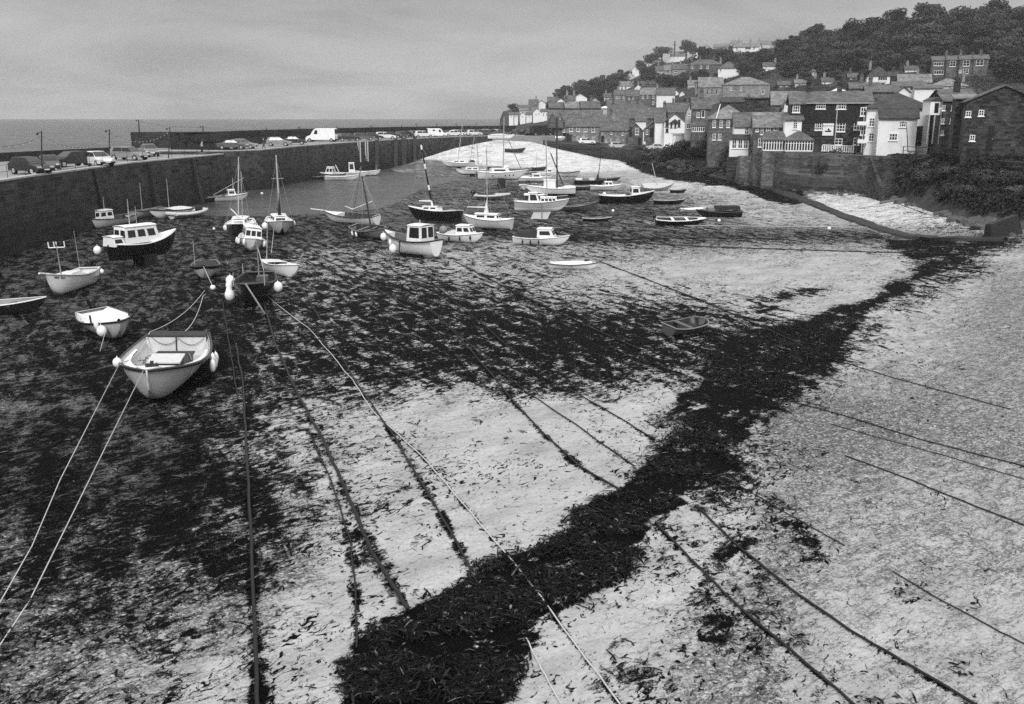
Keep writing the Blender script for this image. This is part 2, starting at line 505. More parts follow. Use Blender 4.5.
def bed_material():
    m, nt, b = new_mat('harbour_bed_sand_mud_weed')
    geo = N(nt, 'ShaderNodeNewGeometry')
    at = N(nt, 'ShaderNodeVertexColor'); at.layer_name = 'cover'
    sp = N(nt, 'ShaderNodeSeparateColor'); nt.links.new(at.outputs[0], sp.inputs[0])
    W, G, MU = sp.outputs[0], sp.outputs[1], sp.outputs[2]
    ALPH = at.outputs[1]
    # drifted direction: weed combed along the ebb
    mp = N(nt, 'ShaderNodeMapping', vector_type='TEXTURE'); mp.inputs['Rotation'].default_value = (0, 0, R(114)); mp.inputs['Scale'].default_value = (2.3, .85, 1)
    nt.links.new(geo.outputs['Position'], mp.inputs[0])
    mp2 = N(nt, 'ShaderNodeMapping', vector_type='TEXTURE'); mp2.inputs['Rotation'].default_value = (0, 0, R(42)); mp2.inputs['Scale'].default_value = (1.7, .9, 1)
    nt.links.new(geo.outputs['Position'], mp2.inputs[0])
    n1 = N(nt, 'ShaderNodeTexNoise', Scale=.8, Detail=9.0, Roughness=.68, Distortion=.6); nt.links.new(mp.outputs[0], n1.inputs['Vector'])
    n2 = N(nt, 'ShaderNodeTexNoise', Scale=2.6, Detail=8.0, Roughness=.72, Distortion=.9); nt.links.new(mp2.outputs[0], n2.inputs['Vector'])
    n3 = N(nt, 'ShaderNodeTexNoise', Scale=26.0, Detail=4.0, Roughness=.7); nt.links.new(geo.outputs['Position'], n3.inputs['Vector'])
    n4 = N(nt, 'ShaderNodeTexNoise', Scale=.12, Detail=3.0); nt.links.new(mp.outputs[0], n4.inputs['Vector'])
    n = M2(nt, 'ADD', M2(nt, 'MULTIPLY', n1.outputs[0], .36), M2(nt, 'MULTIPLY', n2.outputs[0], .46))
    n = M2(nt, 'ADD', n, M2(nt, 'MULTIPLY', n3.outputs[0], .18))
    n1b = N(nt, 'ShaderNodeTexNoise', Scale=1.3, Detail=6.0, Roughness=.64, Distortion=.6); nt.links.new(mp.outputs[0], n1b.inputs['Vector'])
    nfar = M2(nt, 'ADD', M2(nt, 'MULTIPLY', n1b.outputs[0], .48), M2(nt, 'MULTIPLY', n2.outputs[0], .42))
    nfar = M2(nt, 'ADD', nfar, M2(nt, 'MULTIPLY', n3.outputs[0], .10))
    sy = N(nt, 'ShaderNodeSeparateXYZ'); nt.links.new(geo.outputs['Position'], sy.inputs[0])
    fr = N(nt, 'ShaderNodeMapRange'); nt.links.new(sy.outputs[1], fr.inputs[0]); fr.inputs[1].default_value = 24; fr.inputs[2].default_value = 42
    n = mixv(nt, fr.outputs[0], n, nfar)
    mr = N(nt, 'ShaderNodeMapRange'); nt.links.new(W, mr.inputs[0])
    mr.inputs[3].default_value = .640; mr.inputs[4].default_value = .395
    d = M2(nt, 'SUBTRACT', n, mr.outputs[0])
    weed = M2(nt, 'MULTIPLY', d, 26.0, clamp=True)
    mp3 = N(nt, 'ShaderNodeMapping', vector_type='TEXTURE'); mp3.inputs['Rotation'].default_value = (0, 0, R(60)); mp3.inputs['Scale'].default_value = (1.4, .9, 1)
    nt.links.new(geo.outputs['Position'], mp3.inputs[0])
    n5 = N(nt, 'ShaderNodeTexNoise', Scale=4.2, Detail=7.0, Roughness=.66, Distortion=1.4); nt.links.new(mp3.outputs[0], n5.inputs['Vector'])
    n6 = N(nt, 'ShaderNodeTexNoise', Scale=.33, Detail=4.0, Roughness=.6); nt.links.new(mp3.outputs[0], n6.inputs['Vector'])
    fl = M2(nt, 'ADD', n5.outputs[0], M2(nt, 'MULTIPLY_ADD', n6.outputs[0], .34, -.17))
    fl = M2(nt, 'MULTIPLY', M2(nt, 'SUBTRACT', fl, M2(nt, 'MULTIPLY_ADD', W, -.17, .645)), 30.0, clamp=True)
    weed = M2(nt, 'MAXIMUM', weed, fl)
    # stretched detail for far ground handled by same noise; sand colours
    s1 = N(nt, 'ShaderNodeTexNoise', Scale=9.0, Detail=8.0, Roughness=.75); nt.links.new(geo.outputs['Position'], s1.inputs['Vector'])
    s2 = N(nt, 'ShaderNodeTexNoise', Scale=.7, Detail=5.0, Roughness=.6); nt.links.new(mp2.outputs[0], s2.inputs['Vector'])
    sand = M2(nt, 'MULTIPLY', ramp(nt, s1.outputs[0], [(.25, .62), (.5, 1.0), (.75, 1.2)]), ramp(nt, s2.outputs[0], [(.3, .28), (.5, .39), (.7, .47)]))
    sand = M2(nt, 'MULTIPLY', sand, mixv(nt, ALPH, 1.0, 1.65))
    # shingle / grit speckle
    vo = N(nt, 'ShaderNodeTexVoronoi', Scale=17.0); nt.links.new(geo.outputs['Position'], vo.inputs['Vector'])
    vr = N(nt, 'ShaderNodeSeparateColor'); nt.links.new(vo.outputs['Color'], vr.inputs[0])
    gritc = ramp(nt, vr.outputs[0], [(0, .035), (.45, .085), (.75, .21), (.95, .38), (1, .5)])
    gsel = M2(nt, 'SUBTRACT', M2(nt, 'ADD', M2(nt, 'MULTIPLY', n2.outputs[0], .55), M2(nt, 'MULTIPLY', n3.outputs[0], .45)), M2(nt, 'MULTIPLY_ADD', G, -.36, .650))
    grit = M2(nt, 'MULTIPLY', gsel, 12.0, clamp=True)
    # mud
    mudc = ramp(nt, M2(nt, 'ADD', M2(nt, 'MULTIPLY', n3.outputs[0], .5), M2(nt, 'MULTIPLY', n2.outputs[0], .5)), [(.36, .010), (.5, .036), (.6, .10), (.72, .26)])
    msel = M2(nt, 'SUBTRACT', M2(nt, 'ADD', M2(nt, 'MULTIPLY', n4.outputs[0], .4), M2(nt, 'MULTIPLY', n1.outputs[0], .6)), M2(nt, 'MULTIPLY_ADD', MU, -.60, .78))
    mud = M2(nt, 'MULTIPLY', msel, 5.0, clamp=True)
    c = mixv(nt, M2(nt, 'MULTIPLY', mud, .88), sand, mudc)
    c = mixv(nt, M2(nt, 'MULTIPLY', grit, .85), c, gritc)
    weedc = ramp(nt, n3.outputs[0], [(.35, .002), (.6, .005), (.75, .02)])
    c = mixv(nt, weed, c, weedc)
    nt.links.new(c, b.inputs['Base Color'])
    ro = mixv(nt, mud, .85, .5)
    ro = mixv(nt, weed, ro, .7)
    nt.links.new(ro, b.inputs['Roughness'])
    nt.links.new(mixv(nt, weed, mixv(nt, mud, .1, .16), .03), b.inputs['Specular IOR Level'])
    # relief: footprints and ripples on dry sand, lumps of weed
    fp = N(nt, 'ShaderNodeTexNoise', Scale=3.0, Detail=3.0, Roughness=.55); nt.links.new(mp2.outputs[0], fp.inputs['Vector'])
    fpr = ramp(nt, fp.outputs[0], [(.36, 0), (.5, .8), (.62, 1)])
    h = M2(nt, 'MULTIPLY', fpr, M2(nt, 'MULTIPLY_ADD', G, .16, .015))
    h = M2(nt, 'ADD', h, M2(nt, 'MULTIPLY', weed, M2(nt, 'MULTIPLY_ADD', n3.outputs[0], .09, .0)))
    h = M2(nt, 'ADD', h, M2(nt, 'MULTIPLY', s1.outputs[0], .018))
    bp = N(nt, 'ShaderNodeBump', Strength=.9, Distance=1.0); nt.links.new(h, bp.inputs['Height'])
    nt.links.new(bp.outputs[0], b.inputs['Normal'])
    return m
MT['bed'] = bed_material()

# mooring lines and trodden weed beside them: photo rows (also used for the ropes)
LINES = {
 'twin chain': ([(236, 345), (243, 385), (247, 450), (252, 560), (257, 680), (260, 760)], .045, 'weedrope', .9),
 'weedy 1': ([(262, 296), (275, 345), (300, 400), (322, 440), (345, 490), (372, 555), (408, 612)], .05, 'weedrope', 1.1),
 'white long': ([(258, 290), (309, 329), (352, 380), (375, 415), (420, 455), (470, 512), (530, 585), (597, 674), (660, 760)], .018, 'rope', .25),
 'second': ([(300, 284), (328, 335), (358, 385), (395, 440), (432, 500), (465, 560), (486, 602)], .03, 'weedrope', .6),
 'third': ([(301, 259), (370, 288), (434, 313), (472, 352), (505, 392), (540, 432), (580, 468), (622, 492)], .03, 'weedrope', .8),
 'fourth': ([(352, 262), (440, 318), (500, 372), (530, 395), (575, 425), (635, 468)], .022, 'weedrope', .35),
 'fifth': ([(424, 276), (500, 340), (552, 380), (600, 407), (655, 440)], .022, 'weedrope', .6),
 'sixth': ([(308, 430), (330, 480), (350, 540), (356, 590), (357, 650)], .022, 'weedrope', .6),
 'right dark 1': ([(655, 524), (690, 560), (740, 610), (817, 674), (880, 730)], .03, 'weedrope', .3),
 'right dark 2': ([(696, 508), (735, 545), (790, 590), (850, 632), (925, 676), (990, 715)], .03, 'weedrope', .5),
 'right thin 1': ([(735, 484), (790, 516), (845, 547)], .016, 'weedrope', .0),
 'right thin 2': ([(893, 572), (940, 600), (1000, 632), (1060, 662)], .016, 'weedrope', .0),
 'right thin 3': ([(845, 456), (900, 476), (960, 500), (1040, 532)], .022, 'weedrope', .0),
 'right thin 4': ([(790, 402), (850, 418), (920, 440), (990, 458), (1050, 474)], .02, 'weedrope', .2),
 'right thin 5': ([(830, 424), (870, 436), (930, 452), (1040, 484)], .014, 'weedrope', .0),
 'right thin 6': ([(838, 362), (900, 380), (1010, 410)], .02, 'weedrope', .0),
 'far 1': ([(596, 241), (700, 247), (850, 252), (1000, 256)], .04, 'weedrope', .5),
 'far 2': ([(540, 236), (620, 240), (700, 238), (790, 240)], .035, 'weedrope', .5),
 'far 3': ([(684, 226), (760, 226.5), (880, 228)], .03, 'rope', .0),
 'fan a': ([(290, 214), (326, 228), (385, 256)], .03, 'weedrope', 1.0),
 'fan b': ([(316, 213), (356, 226), (402, 241)], .03, 'weedrope', 1.0),
 'fan c': ([(276, 236), (330, 262), (395, 300), (440, 335)], .03, 'weedrope', .9),
 'left a': ([(216, 213), (192, 240), (165, 270), (128, 322)], .03, 'weedrope', 1.6),
 'left b': ([(205, 226), (180, 262), (150, 318)], .03, 'weedrope', 1.2),
 'left c': ([(222, 300), (230, 350), (238, 400)], .03, 'weedrope', .8),
 'mid a': ([(455, 262), (540, 305), (640, 350)], .03, 'weedrope', .9),
 'mid b': ([(600, 262), (700, 300), (800, 345)], .03, 'weedrope', .6),
 'branch a': ([(800, 290), (768, 303), (738, 319), (705, 345)], None, '', 5.5),
 'branch b': ([(740, 540), (716, 566), (700, 596), (712, 640)], None, '', 1.7),
 'branch c': ([(772, 500), (800, 535), (812, 560)], None, '', 1.4),
 'branch d': ([(470, 352), (560, 362), (640, 350), (700, 338)], None, '', 3.2),
 'branch e': ([(180, 420), (245, 410), (320, 392), (400, 372)], None, '', 2.2),
 'branch f': ([(100, 480), (200, 455), (300, 425)], None, '', 1.6),
 'dash': ([(526, 640), (545, 676), (570, 720)], .016, 'rope', .0),
}
px0, py0 = to_px(XX, YY, np.maximum(ZZ, 0.0))
Wv = bil(GA[0], px0, py0)
Wv = np.clip(Wv, 0, 1)
# ease the digits so 9 = solid, 1 = a few strands
Wv = Wv ** 1.05
bl = belt(px0, py0)
hole = np.exp(-(((px0 - 655) / 45) ** 2 + ((py0 - 428) / 14) ** 2)) + .7 * np.exp(-(((px0 - 775) / 40) ** 2 + ((py0 - 352) / 6) ** 2)) + .6 * np.exp(-(((px0 - 570) / 14) ** 2 + ((py0 - 524) / 8) ** 2))
Wv = np.maximum(Wv, bl * (.42 + 1.15 * fbm(px0 / 20 + 5, py0 / 7, 4)) - .5 * hole)
Wv = Wv + .17 * np.exp(-((px0 - 670) / 150.0) ** 2 - ((py0 - 315) / 34.0) ** 2)
Wv = Wv - .01 * np.clip((px0 - 180) / 80, 0, 1) * np.clip((420 - py0) / 30, 0, 1) * (py0 > 205)
Wv = np.clip(Wv + .06 * np.exp(-((py0 - 340) / 42.0) ** 2) * np.clip((px0 - 330) / 60, 0, 1) * np.clip((720 - px0) / 60, 0, 1), 0, 1.3)
Gv = bil(GA[1], px0, py0); Mv = bil(GA[2], px0, py0)
Mv = Mv * (1 - .7 * np.clip((px0 - 215) / 130, 0, 1) * np.clip((py0 - 238) / 20, 0, 1) * np.clip((900 - px0) / 50, 0, 1))
Mv = np.clip(Mv + .35 * np.clip((300 - px0) / 200, 0, 1) * np.clip((py0 - 330) / 100, 0, 1) * np.clip((690 - py0 + (150 - px0) * .8) / 120, 0, 1), 0, 1)
for key, (pts, r_, mt_, wd) in LINES.items():
    if wd <= 0: continue
    P = [on_bed(x, y) if y < 900 else None for x, y in pts]
    for a, b2 in zip(P[:-1], P[1:]):
        ax, ay, bx, by = a.x, a.y, b2.x, b2.y
        L2 = (bx - ax) ** 2 + (by - ay) ** 2 + 1e-6
        t = np.clip(((XX - ax) * (bx - ax) + (YY - ay) * (by - ay)) / L2, 0, 1)
        dd = np.hypot(XX - ax - t * (bx - ax), YY - ay - t * (by - ay))
        wdl = wd * .34 * (0.15 + 1.7 * fbm(XX * .7, YY * .7, 2) ** 1.6)
        Wv = np.maximum(Wv, np.clip(1.5 - dd / np.maximum(wdl, .05), 0, 1) * (.42 + .5 * fbm(XX * 1.7 + 9, YY * 1.7, 2)))
slow = np.interp(px0, [405, 420, 440, 480, 540, 560, 640, 660], [156, 158, 160, 164, 169, 172, 171, 170]) + 5 * (fbm(px0 / 18, py0 / 3, 3) - .5)
sandy = np.clip((slow - py0) / 3 + .5, 0, 1) * np.clip((px0 - 398) / 14, 0, 1) * (px0 < 665)
sandy = np.maximum(sandy, ((px0 > 805) & (py0 < 238) & (py0 > 190) & ((px0 - 805) > (py0 - 195) * 1.9)) * .8)
sandy = np.maximum(sandy, np.clip((px0 - 620) / 40, 0, 1) * np.exp(-((py0 - 184) / 6.0) ** 2) * (px0 < 780) * .8)
Wv = Wv * (1 - .8 * sandy) + .30 * sandy
yb_ = np.interp(px0, [618, 640, 655, 668, 700, 720, 745, 765, 790, 812], [160, 171, 177, 180, 184, 186, 191, 200, 205, 203]) + 4 * (fbm(px0 / 14, py0 / 2.5, 3) - .5)
band = np.clip((yb_ - py0) / 2.5 + .5, 0, 1) * (px0 > 618) * np.clip((815 - px0) / 14, 0, 1)
Wv = np.maximum(Wv, band * .98); sandy = sandy * (1 - band)
Wv = np.clip(Wv + .16 * np.exp(-((py0 - 237) / 8.0) ** 2) * (px0 > 540) * (px0 < 900), 0, 1.2)
Mv = Mv * (1 - sandy)
colr = np.stack([np.clip(Wv, 0, 1.2), Gv, Mv, sandy], -1).reshape(-1, 4)
bm_ = np_mesh('harbour_bed', verts, quads, [MT['bed']], smooth=True)
ca = bm_.color_attributes.new('cover', 'FLOAT_COLOR', 'POINT')
ca.data.foreach_set('color', colr.astype(np.float32).ravel())
bed = bpy.data.objects.new('harbour_bed', bm_); col.objects.link(bed); tag(bed, kind='structure')

# --- water
def water_material(name, base, rough, scale, bumpd, spec=.5, streak=True):
    m, nt, b = new_mat(name)
    geo = N(nt, 'ShaderNodeNewGeometry')
    mp = N(nt, 'ShaderNodeMapping'); mp.inputs['Scale'].default_value = (.45, 1.0, 1); mp.inputs['Rotation'].default_value = (0, 0, R(12))
    nt.links.new(geo.outputs['Position'], mp.inputs[0])
    n1 = N(nt, 'ShaderNodeTexNoise', Scale=scale, Detail=9.0, Roughness=.62); nt.links.new(mp.outputs[0], n1.inputs['Vector'])
    n2 = N(nt, 'ShaderNodeTexNoise', Scale=scale * .09, Detail=5.0, Roughness=.7); nt.links.new(mp.outputs[0], n2.inputs['Vector'])
    c = M2(nt, 'MULTIPLY', ramp(nt, n1.outputs[0], [(.35, base * .5), (.5, base), (.62, base * 1.5), (.72, base * 3.2)]),
           ramp(nt, n2.outputs[0], [(.3, .7), (.7, 1.3)]))
    nt.links.new(c, b.inputs['Base Color'])
    b.inputs['Roughness'].default_value = rough
    b.inputs['IOR'].default_value = 1.33
    b.inputs['Specular IOR Level'].default_value = spec
    bp = N(nt, 'ShaderNodeBump', Strength=1.0, Distance=bumpd); nt.links.new(n1.outputs[0], bp.inputs['Height'])
    nt.links.new(bp.outputs[0], b.inputs['Normal'])
    return m
MT['sea'] = water_material('sea_water', .10, .4, .35, 1.3, .3)
MT['pool'] = water_material('harbour_water', .055, .26, 1.3, .16, .32)
SEAZ = -.25
me = MB().add([(-2500, -300, SEAZ), (2500, -300, SEAZ), (2500, 2600, SEAZ), (-2500, 2600, SEAZ)], [(0, 1, 2, 3)]).mesh('sea', 'sea')
o = bpy.data.objects.new('sea', me); col.objects.link(o); tag(o, kind='structure')
me = MB().add([(-43, 88, -.05), (-6, 88, -.05), (30, 150, -.05), (30, 228, -.05), (-48, 228, -.05), (-58, 147, -.05), (-58, 129, -.05), (-43, 127, -.05)], [tuple(range(8))]).mesh('harbour_water', 'pool')
o = bpy.data.objects.new('harbour_water', me); col.objects.link(o); tag(o, kind='structure')

# --- hill terrain
aa = np.concatenate([np.linspace(-.035, .045, 60), np.linspace(.047, .85, 260)])
parts_y = []
nb = 150
tt = np.linspace(0, 1, nb)
Yf = tab(512 + 960 * aa / CP, FOOT, 1); Yf = np.where(512 + 960 * aa / CP < 549, 232, Yf) + .6
XX2 = []; YY2 = []
for t in tt:
    Yr = Yf * (1500 / Yf) ** (t ** 1.25)
    YY2.append(Yr); XX2.append(aa * Yr)
XX2 = np.array(XX2); YY2 = np.array(YY2)
b2 = brg(XX2, YY2)
ZZ2 = hill_z(XX2, YY2)
D0_ = tab(b2, HILL, 1)
ZZ2 = np.where((b2 < 549) & (YY2 < D0_), np.where(YY2 > 262, -2.0 + np.clip((YY2 - D0_ + 25) / 25, 0, 1) * (ZZ2 + 2.0), -3.0), ZZ2)
ZZ2 = np.where(b2 < 499, np.minimum(ZZ2, -1.0 - (499 - b2) * .3), ZZ2)
nr, nc = XX2.shape
idx = np.arange(nr * nc).reshape(nr, nc)
q2 = np.stack([idx[:-1, :-1], idx[:-1, 1:], idx[1:, 1:], idx[1:, :-1]], -1).reshape(-1, 4)
MT['hill'] = weathered('hill_scrub_and_turf', .05, .95, .6, .12, bump=.5, spec=.1, fine=1.0)
hm = np_mesh('hillside', np.stack([XX2, YY2, ZZ2], -1).reshape(-1, 3), q2, [MT['hill']], smooth=True)
o = bpy.data.objects.new('hillside', hm); col.objects.link(o); tag(o, kind='structure')
def hillz0(x, y):
    b = brg(x, y); d0 = tab(b, HILL, 1)
    return np.where((y < d0) & (b < 549), -1.0, hill_z(x, y))
def on_hill(px, py): return hit(px, py, hillz0, 60, 700)
# ------------------------------------------------------------------ boats
class Hull:
    def __init__(s, L, B, H, tb=.7, rake=.09, sheer=.28, dbl=False, fine=2.1):
        s.L, s.B, s.H, s.tb, s.rk, s.sh, s.dbl, s.fine = L, B, H, tb, rake, sheer, dbl, fine
    def half(s, t):
        if s.dbl and t < .45: return s.B / 2 * max(0, 1 - ((.45 - t) / .45) ** 2.4)
        if t < .45: return s.B / 2 * (s.tb + (1 - s.tb) * math.sin(math.pi / 2 * t / .45))
        return s.B / 2 * max(0, 1 - ((t - .45) / .55) ** s.fine)
    def sheerz(s, t): return s.H * (.82 + s.sh * max(0, (t - .35) / .65) ** 1.8 + .10 * max(0, (.35 - t) / .35) ** 2)
    def keelz(s, t):
        k = s.H * .55 * max(0, (t - .78) / .22) ** 2.2
        if s.dbl: k += s.H * .45 * max(0, (.2 - t) / .2) ** 2
        return k
    def x(s, t, q=1.0): return s.L * (t - .5) + s.rk * s.L * (q - .6) * max(0, t - .6) ** 1.2 * 2.4
    def side(s, t, q):          # point on the skin; q 0 keel .. 1 gunwale
        b = s.half(t); k = s.keelz(t); g = s.sheerz(t)
        return Vector((s.x(t, q), b * (q ** .5) * (.86 + .14 * q), k + (g - k) * q ** 1.55))
    def gun(s, t, sgn=1, dz=0, inset=0):
        p = s.side(t, 1)
        y = max(0.0, p.y - inset)
        return Vector((p.x - (inset * .8 if t > .9 else 0), sgn * y, p.z + dz))

def hull_parts(h, root, outer, bottom, inner, rail, railr=.035, floor=.35, wl=.42, deck_from=None, stripe=None, side_deck=None, transom_mat=None):
    n, m = 22, 9
    mb = MB()
    mats = [outer, bottom, inner, stripe or outer, transom_mat or outer]
    qs = [0, .04, .12, .24, .38, .52, .68, .84, .93, 1.0]
    m = len(qs) - 1
    for sgn in (1, -1):
        vs = []
        for i in range(n + 1):
            t = i / n
            for q in qs:
                p = h.side(t, q); vs.append((p.x, sgn * p.y, p.z))
        for k in range(m):
            mi = 1 if qs[k + 1] <= wl + .01 else (3 if (stripe and qs[k] >= .83) else 0)
            fs = [(i * (m + 1) + k, (i + 1) * (m + 1) + k, (i + 1) * (m + 1) + k + 1, i * (m + 1) + k + 1) for i in range(n)]
            mb.add(vs, fs, mi, True)
    # transom
    tv = [h.side(0, q) for q in qs]
    mb.add([(p.x, p.y, p.z) for p in tv] + [(p.x, -p.y, p.z) for p in reversed(tv[1:])], [tuple(range(2 * m + 1))], 4)
    # inner skin and floor
    th = .05
    zf = h.H * floor
    t0, t1 = .03, .94
    vs = []; cols_ = 5
    for i in range(n + 1):
        t = t0 + (t1 - t0) * i / n
        g = h.sheerz(t); k0 = h.keelz(t)
        kz = max(zf, k0 + .10)
        qf = min(.95, max(.02, ((kz - k0) / (g - k0)) ** (1 / 1.55)))
        bk = .06 if t > .9 else 0
        for q in (1, (1 + qf) / 2, qf):
            p = h.side(t, q); vs.append((p.x - bk - (.05 if t > .8 else 0), max(.0, p.y - th - .02), p.z))
        p = h.side(t, qf); vs.append((p.x - bk - (.05 if t > .8 else 0), 0, p.z))
    k4 = 4
    for sgn in (1, -1):
        v2 = [(x, sgn * y, z) for x, y, z in vs]
        fs = [(i * k4 + j, (i + 1) * k4 + j, (i + 1) * k4 + j + 1, i * k4 + j + 1) for i in range(n) for j in range(3)]
        mb.add(v2, fs, 2, True)
        mb.add([v2[0], v2[1], v2[2], v2[3]], [(0, 1, 2, 3)], 2)
        # cap strip
        cv = []
        for i in range(n + 1):
            t = i / n; p = h.gun(t); ti = t0 + (t1 - t0) * t
            b = max(.0, h.half(ti) - th)
            cv += [(p.x, sgn * p.y, p.z), (h.x(ti, 1) - (.06 if ti > .9 else 0), sgn * b, h.sheerz(ti))]
        mb.add(cv, [(2 * i, 2 * i + 1, 2 * i + 3, 2 * i + 2) for i in range(n)], 0)
    p = h.gun(0)
    mb.add([(p.x, p.y, p.z), (p.x, -p.y, p.z), (h.x(t0), -(h.half(t0) - th), h.sheerz(t0)), (h.x(t0), h.half(t0) - th, h.sheerz(t0))], [(0, 1, 2, 3)], 0)
    o = mb.build('hull', mats, root)
    # rubbing strake along the sheer
    pts = [h.gun(i / 20, 1, -.02) + Vector((0, railr * .5, 0)) for i in range(21)]
    pts2 = [Vector((p.x, -p.y, p.z)) for p in pts]
    MB().path(pts, railr, 5).path(pts2, railr, 5).tube(pts[0], pts2[0], railr, n=5).build('gunwale', rail, root)
    if deck_from is not None:
        part_deck(h, root, deck_from, 1.0, side_deck or 'white')
    return o

def part_deck(h, root, t0, t1, mat, dz=-.03, camber=.06, name='deck', inset=.03):
    mb = MB(); n = 14; vs = []
    for i in range(n + 1):
        t = t0 + (t1 - t0) * i / n
        p = h.gun(t, 1, dz, inset)
        vs += [(p.x, p.y, p.z), (p.x, p.y * .5, p.z + camber * .75), (p.x, 0, p.z + camber), (p.x, -p.y * .5, p.z + camber * .75), (p.x, -p.y, p.z)]
    mb.add(vs, [(i * 5 + j, (i + 1) * 5 + j, (i + 1) * 5 + j + 1, i * 5 + j + 1) for i in range(n) for j in range(4)], 0, True)
    # bulkhead under the after edge
    a = vs[0:5]
    mb.add(list(a) + [(a[4][0], a[4][1] * .8, a[4][2] - h.H * .35), (a[0][0], a[0][1] * .8, a[0][2] - h.H * .35)], [tuple(range(7))], 0)
    return mb.build(name, mat, root)

def cabin(root, h, x0, x1, wf, hh, mat='white', z0=None, win=(3, 1), slope=.12, front=.35, roofmat=None, name='cabin', wz=(.38, .82), rear_open=False, roof_over=.06, tum=.88):
    """coach-house from x0 (aft) to x1 (forward); win=(side windows, front windows)"""
    t = (x0 + x1) / 2 / h.L + .5
    zb = (h.sheerz(t) - .05) if z0 is None else z0
    w0 = h.half(max(0, min(1, x0 / h.L + .5))) * wf; w1 = h.half(max(0, min(1, x1 / h.L + .5))) * wf
    zt = zb + hh
    f = front * hh
    mb = MB()
    A = [(x0, w0, zb), (x1, w1, zb), (x1, -w1, zb), (x0, -w0, zb)]
    B_ = [(x0 + slope * .3, w0 * tum, zt), (x1 - f, w1 * tum + (w0 - w1) * .2, zt), (x1 - f, -(w1 * tum + (w0 - w1) * .2), zt), (x0 + slope * .3, -w0 * tum, zt)]
    mb.add(A + B_, [(0, 1, 5, 4), (1, 2, 6, 5), (2, 3, 7, 6), (3, 0, 4, 7), (4, 5, 6, 7)])
    c = mb.build(name, mat, root)
    # roof with slight overhang and camber
    rb = MB(); ov = roof_over
    X0, X1 = B_[0][0] - ov, B_[1][0] + ov
    W0, W1 = B_[0][1] + ov, B_[1][1] + ov
    vs = []
    for X, W in ((X0, W0), ((X0 + X1) / 2, (W0 + W1) / 2), (X1, W1)):
        for fy, dz in ((1, 0), (.6, .05), (0, .07), (-.6, .05), (-1, 0)):
            vs.append((X, W * fy, zt + .015 + dz))
    k = len(vs)
    vs2 = [(x, y, z + .035) for x, y, z in vs]
    fs = [(i * 5 + j, (i + 1) * 5 + j, (i + 1) * 5 + j + 1, i * 5 + j + 1) for i in range(2) for j in range(4)]
    rb.add(vs, fs); rb.add(vs2, fs, 0, True)
    edge = [0, 5, 10, 11, 12, 13, 14, 9, 4, 3, 2, 1]
    for a, b in zip(edge, edge[1:] + edge[:1]):
        rb.add([vs[a], vs[b], vs2[b], vs2[a]], [(0, 1, 2, 3)])
    rb.build('cabin_roof', roofmat or mat, root)
    def quad_on(P0, P1, P2, P3, u0, u1, v0, v1, off):
        P0, P1, P2, P3 = map(Vector, (P0, P1, P2, P3))
        nrm = (P1 - P0).cross(P3 - P0).normalized()
        def pt(u, v): return (P0 * (1 - u) + P1 * u) * (1 - v) + (P3 * (1 - u) + P2 * u) * v
        q = [pt(u0, v0), pt(u1, v0), pt(u1, v1), pt(u0, v1)]
        return q, nrm * off
    def window(face, u0, u1):
        q, nv = quad_on(*face, u0, u1, wz[0], wz[1], .012)
        cen = sum(q, Vector()) / 4
        body = Vector(((x0 + x1) / 2, 0, zb + hh / 2))
        if nv.dot(cen - body) < 0: nv = -nv
        MB().extrude([p - nv * .5 for p in q], nv * 1.5).build('window', 'glass', root)
    ns, nf = win
    for s in (1, -1):
        face = ((x0, s * w0, zb), (x1, s * w1, zb), B_[1] if s > 0 else B_[2], B_[0] if s > 0 else B_[3])
        for i in range(ns):
            window(face, (i + .14) / ns * .92 + .02, (i + .88) / ns * .92 + .02)
    faceF = ((x1, w1, zb), (x1, -w1, zb), B_[2], B_[1])
    for i in range(nf): window(faceF, (i + .1) / nf, (i + .9) / nf)
    if nf > 0:
        faceA = ((x0, w0, zb), (x0, -w0, zb), B_[3], B_[0])
        for i in range(2): window(faceA, (i + .12) / 2, (i + .88) / 2)
    return zt

def outboard(root, h, y=0.0, tilt=0.9, s=1.0, mat='black'):
    p = Vector((h.x(0) - .08, y, h.sheerz(0)))
    c = math.cos(tilt); sn = math.sin(tilt)
    cow = MB(); cow.ball((p.x - .12 * s, y, p.z + .30 * s), .24 * s, 10, 7, 0, (1.2, .8, 1.05))
    cow.ball((p.x - .05 * s, y, p.z + .14 * s), .17 * s, 8, 6, 0, (1.1, .8, 1.0))
    o = cow.build('outboard_motor', mat, root)
    lg = MB(); e = p + Vector((-sn * .8, 0, -c * .8)) * s
    lg.tube(p + Vector((-.08, 0, .1)), e, .07 * s, .045 * s, 6)
    lg.tube(e + Vector((-.02, -.0, -.02)), e + Vector((-.18 * c, 0, .18 * sn)) * s, .05 * s, .03 * s, 6)
    lg.build('outboard_leg', 'darkmetal', o)

def fender(root, p, r=.12, long=False, mat='buoy'):
    mb = MB()
    if long: mb.ball((0, 0, 0), r, 8, 7, 0, (1, 1, 2.1))
    else: mb.ball((0, 0, 0), r, 12, 8, 0, (1, 1, 1.15))
    mb.tube((0, 0, r * (1.9 if long else 1.0)), (0, 0, r * (2.4 if long else 1.5)), .03, .02, 5)
    return mb.build('fender', mat, root, loc=tuple(p))

def thwarts(root, h, ts, mat='wood', z=.68):
    for t in ts:
        w = h.half(t) - .05; x = h.x(t); zz = h.H * z
        MB().box(x - .13, x + .13, -w, w, zz, zz + .04).build('thwart', mat, root)

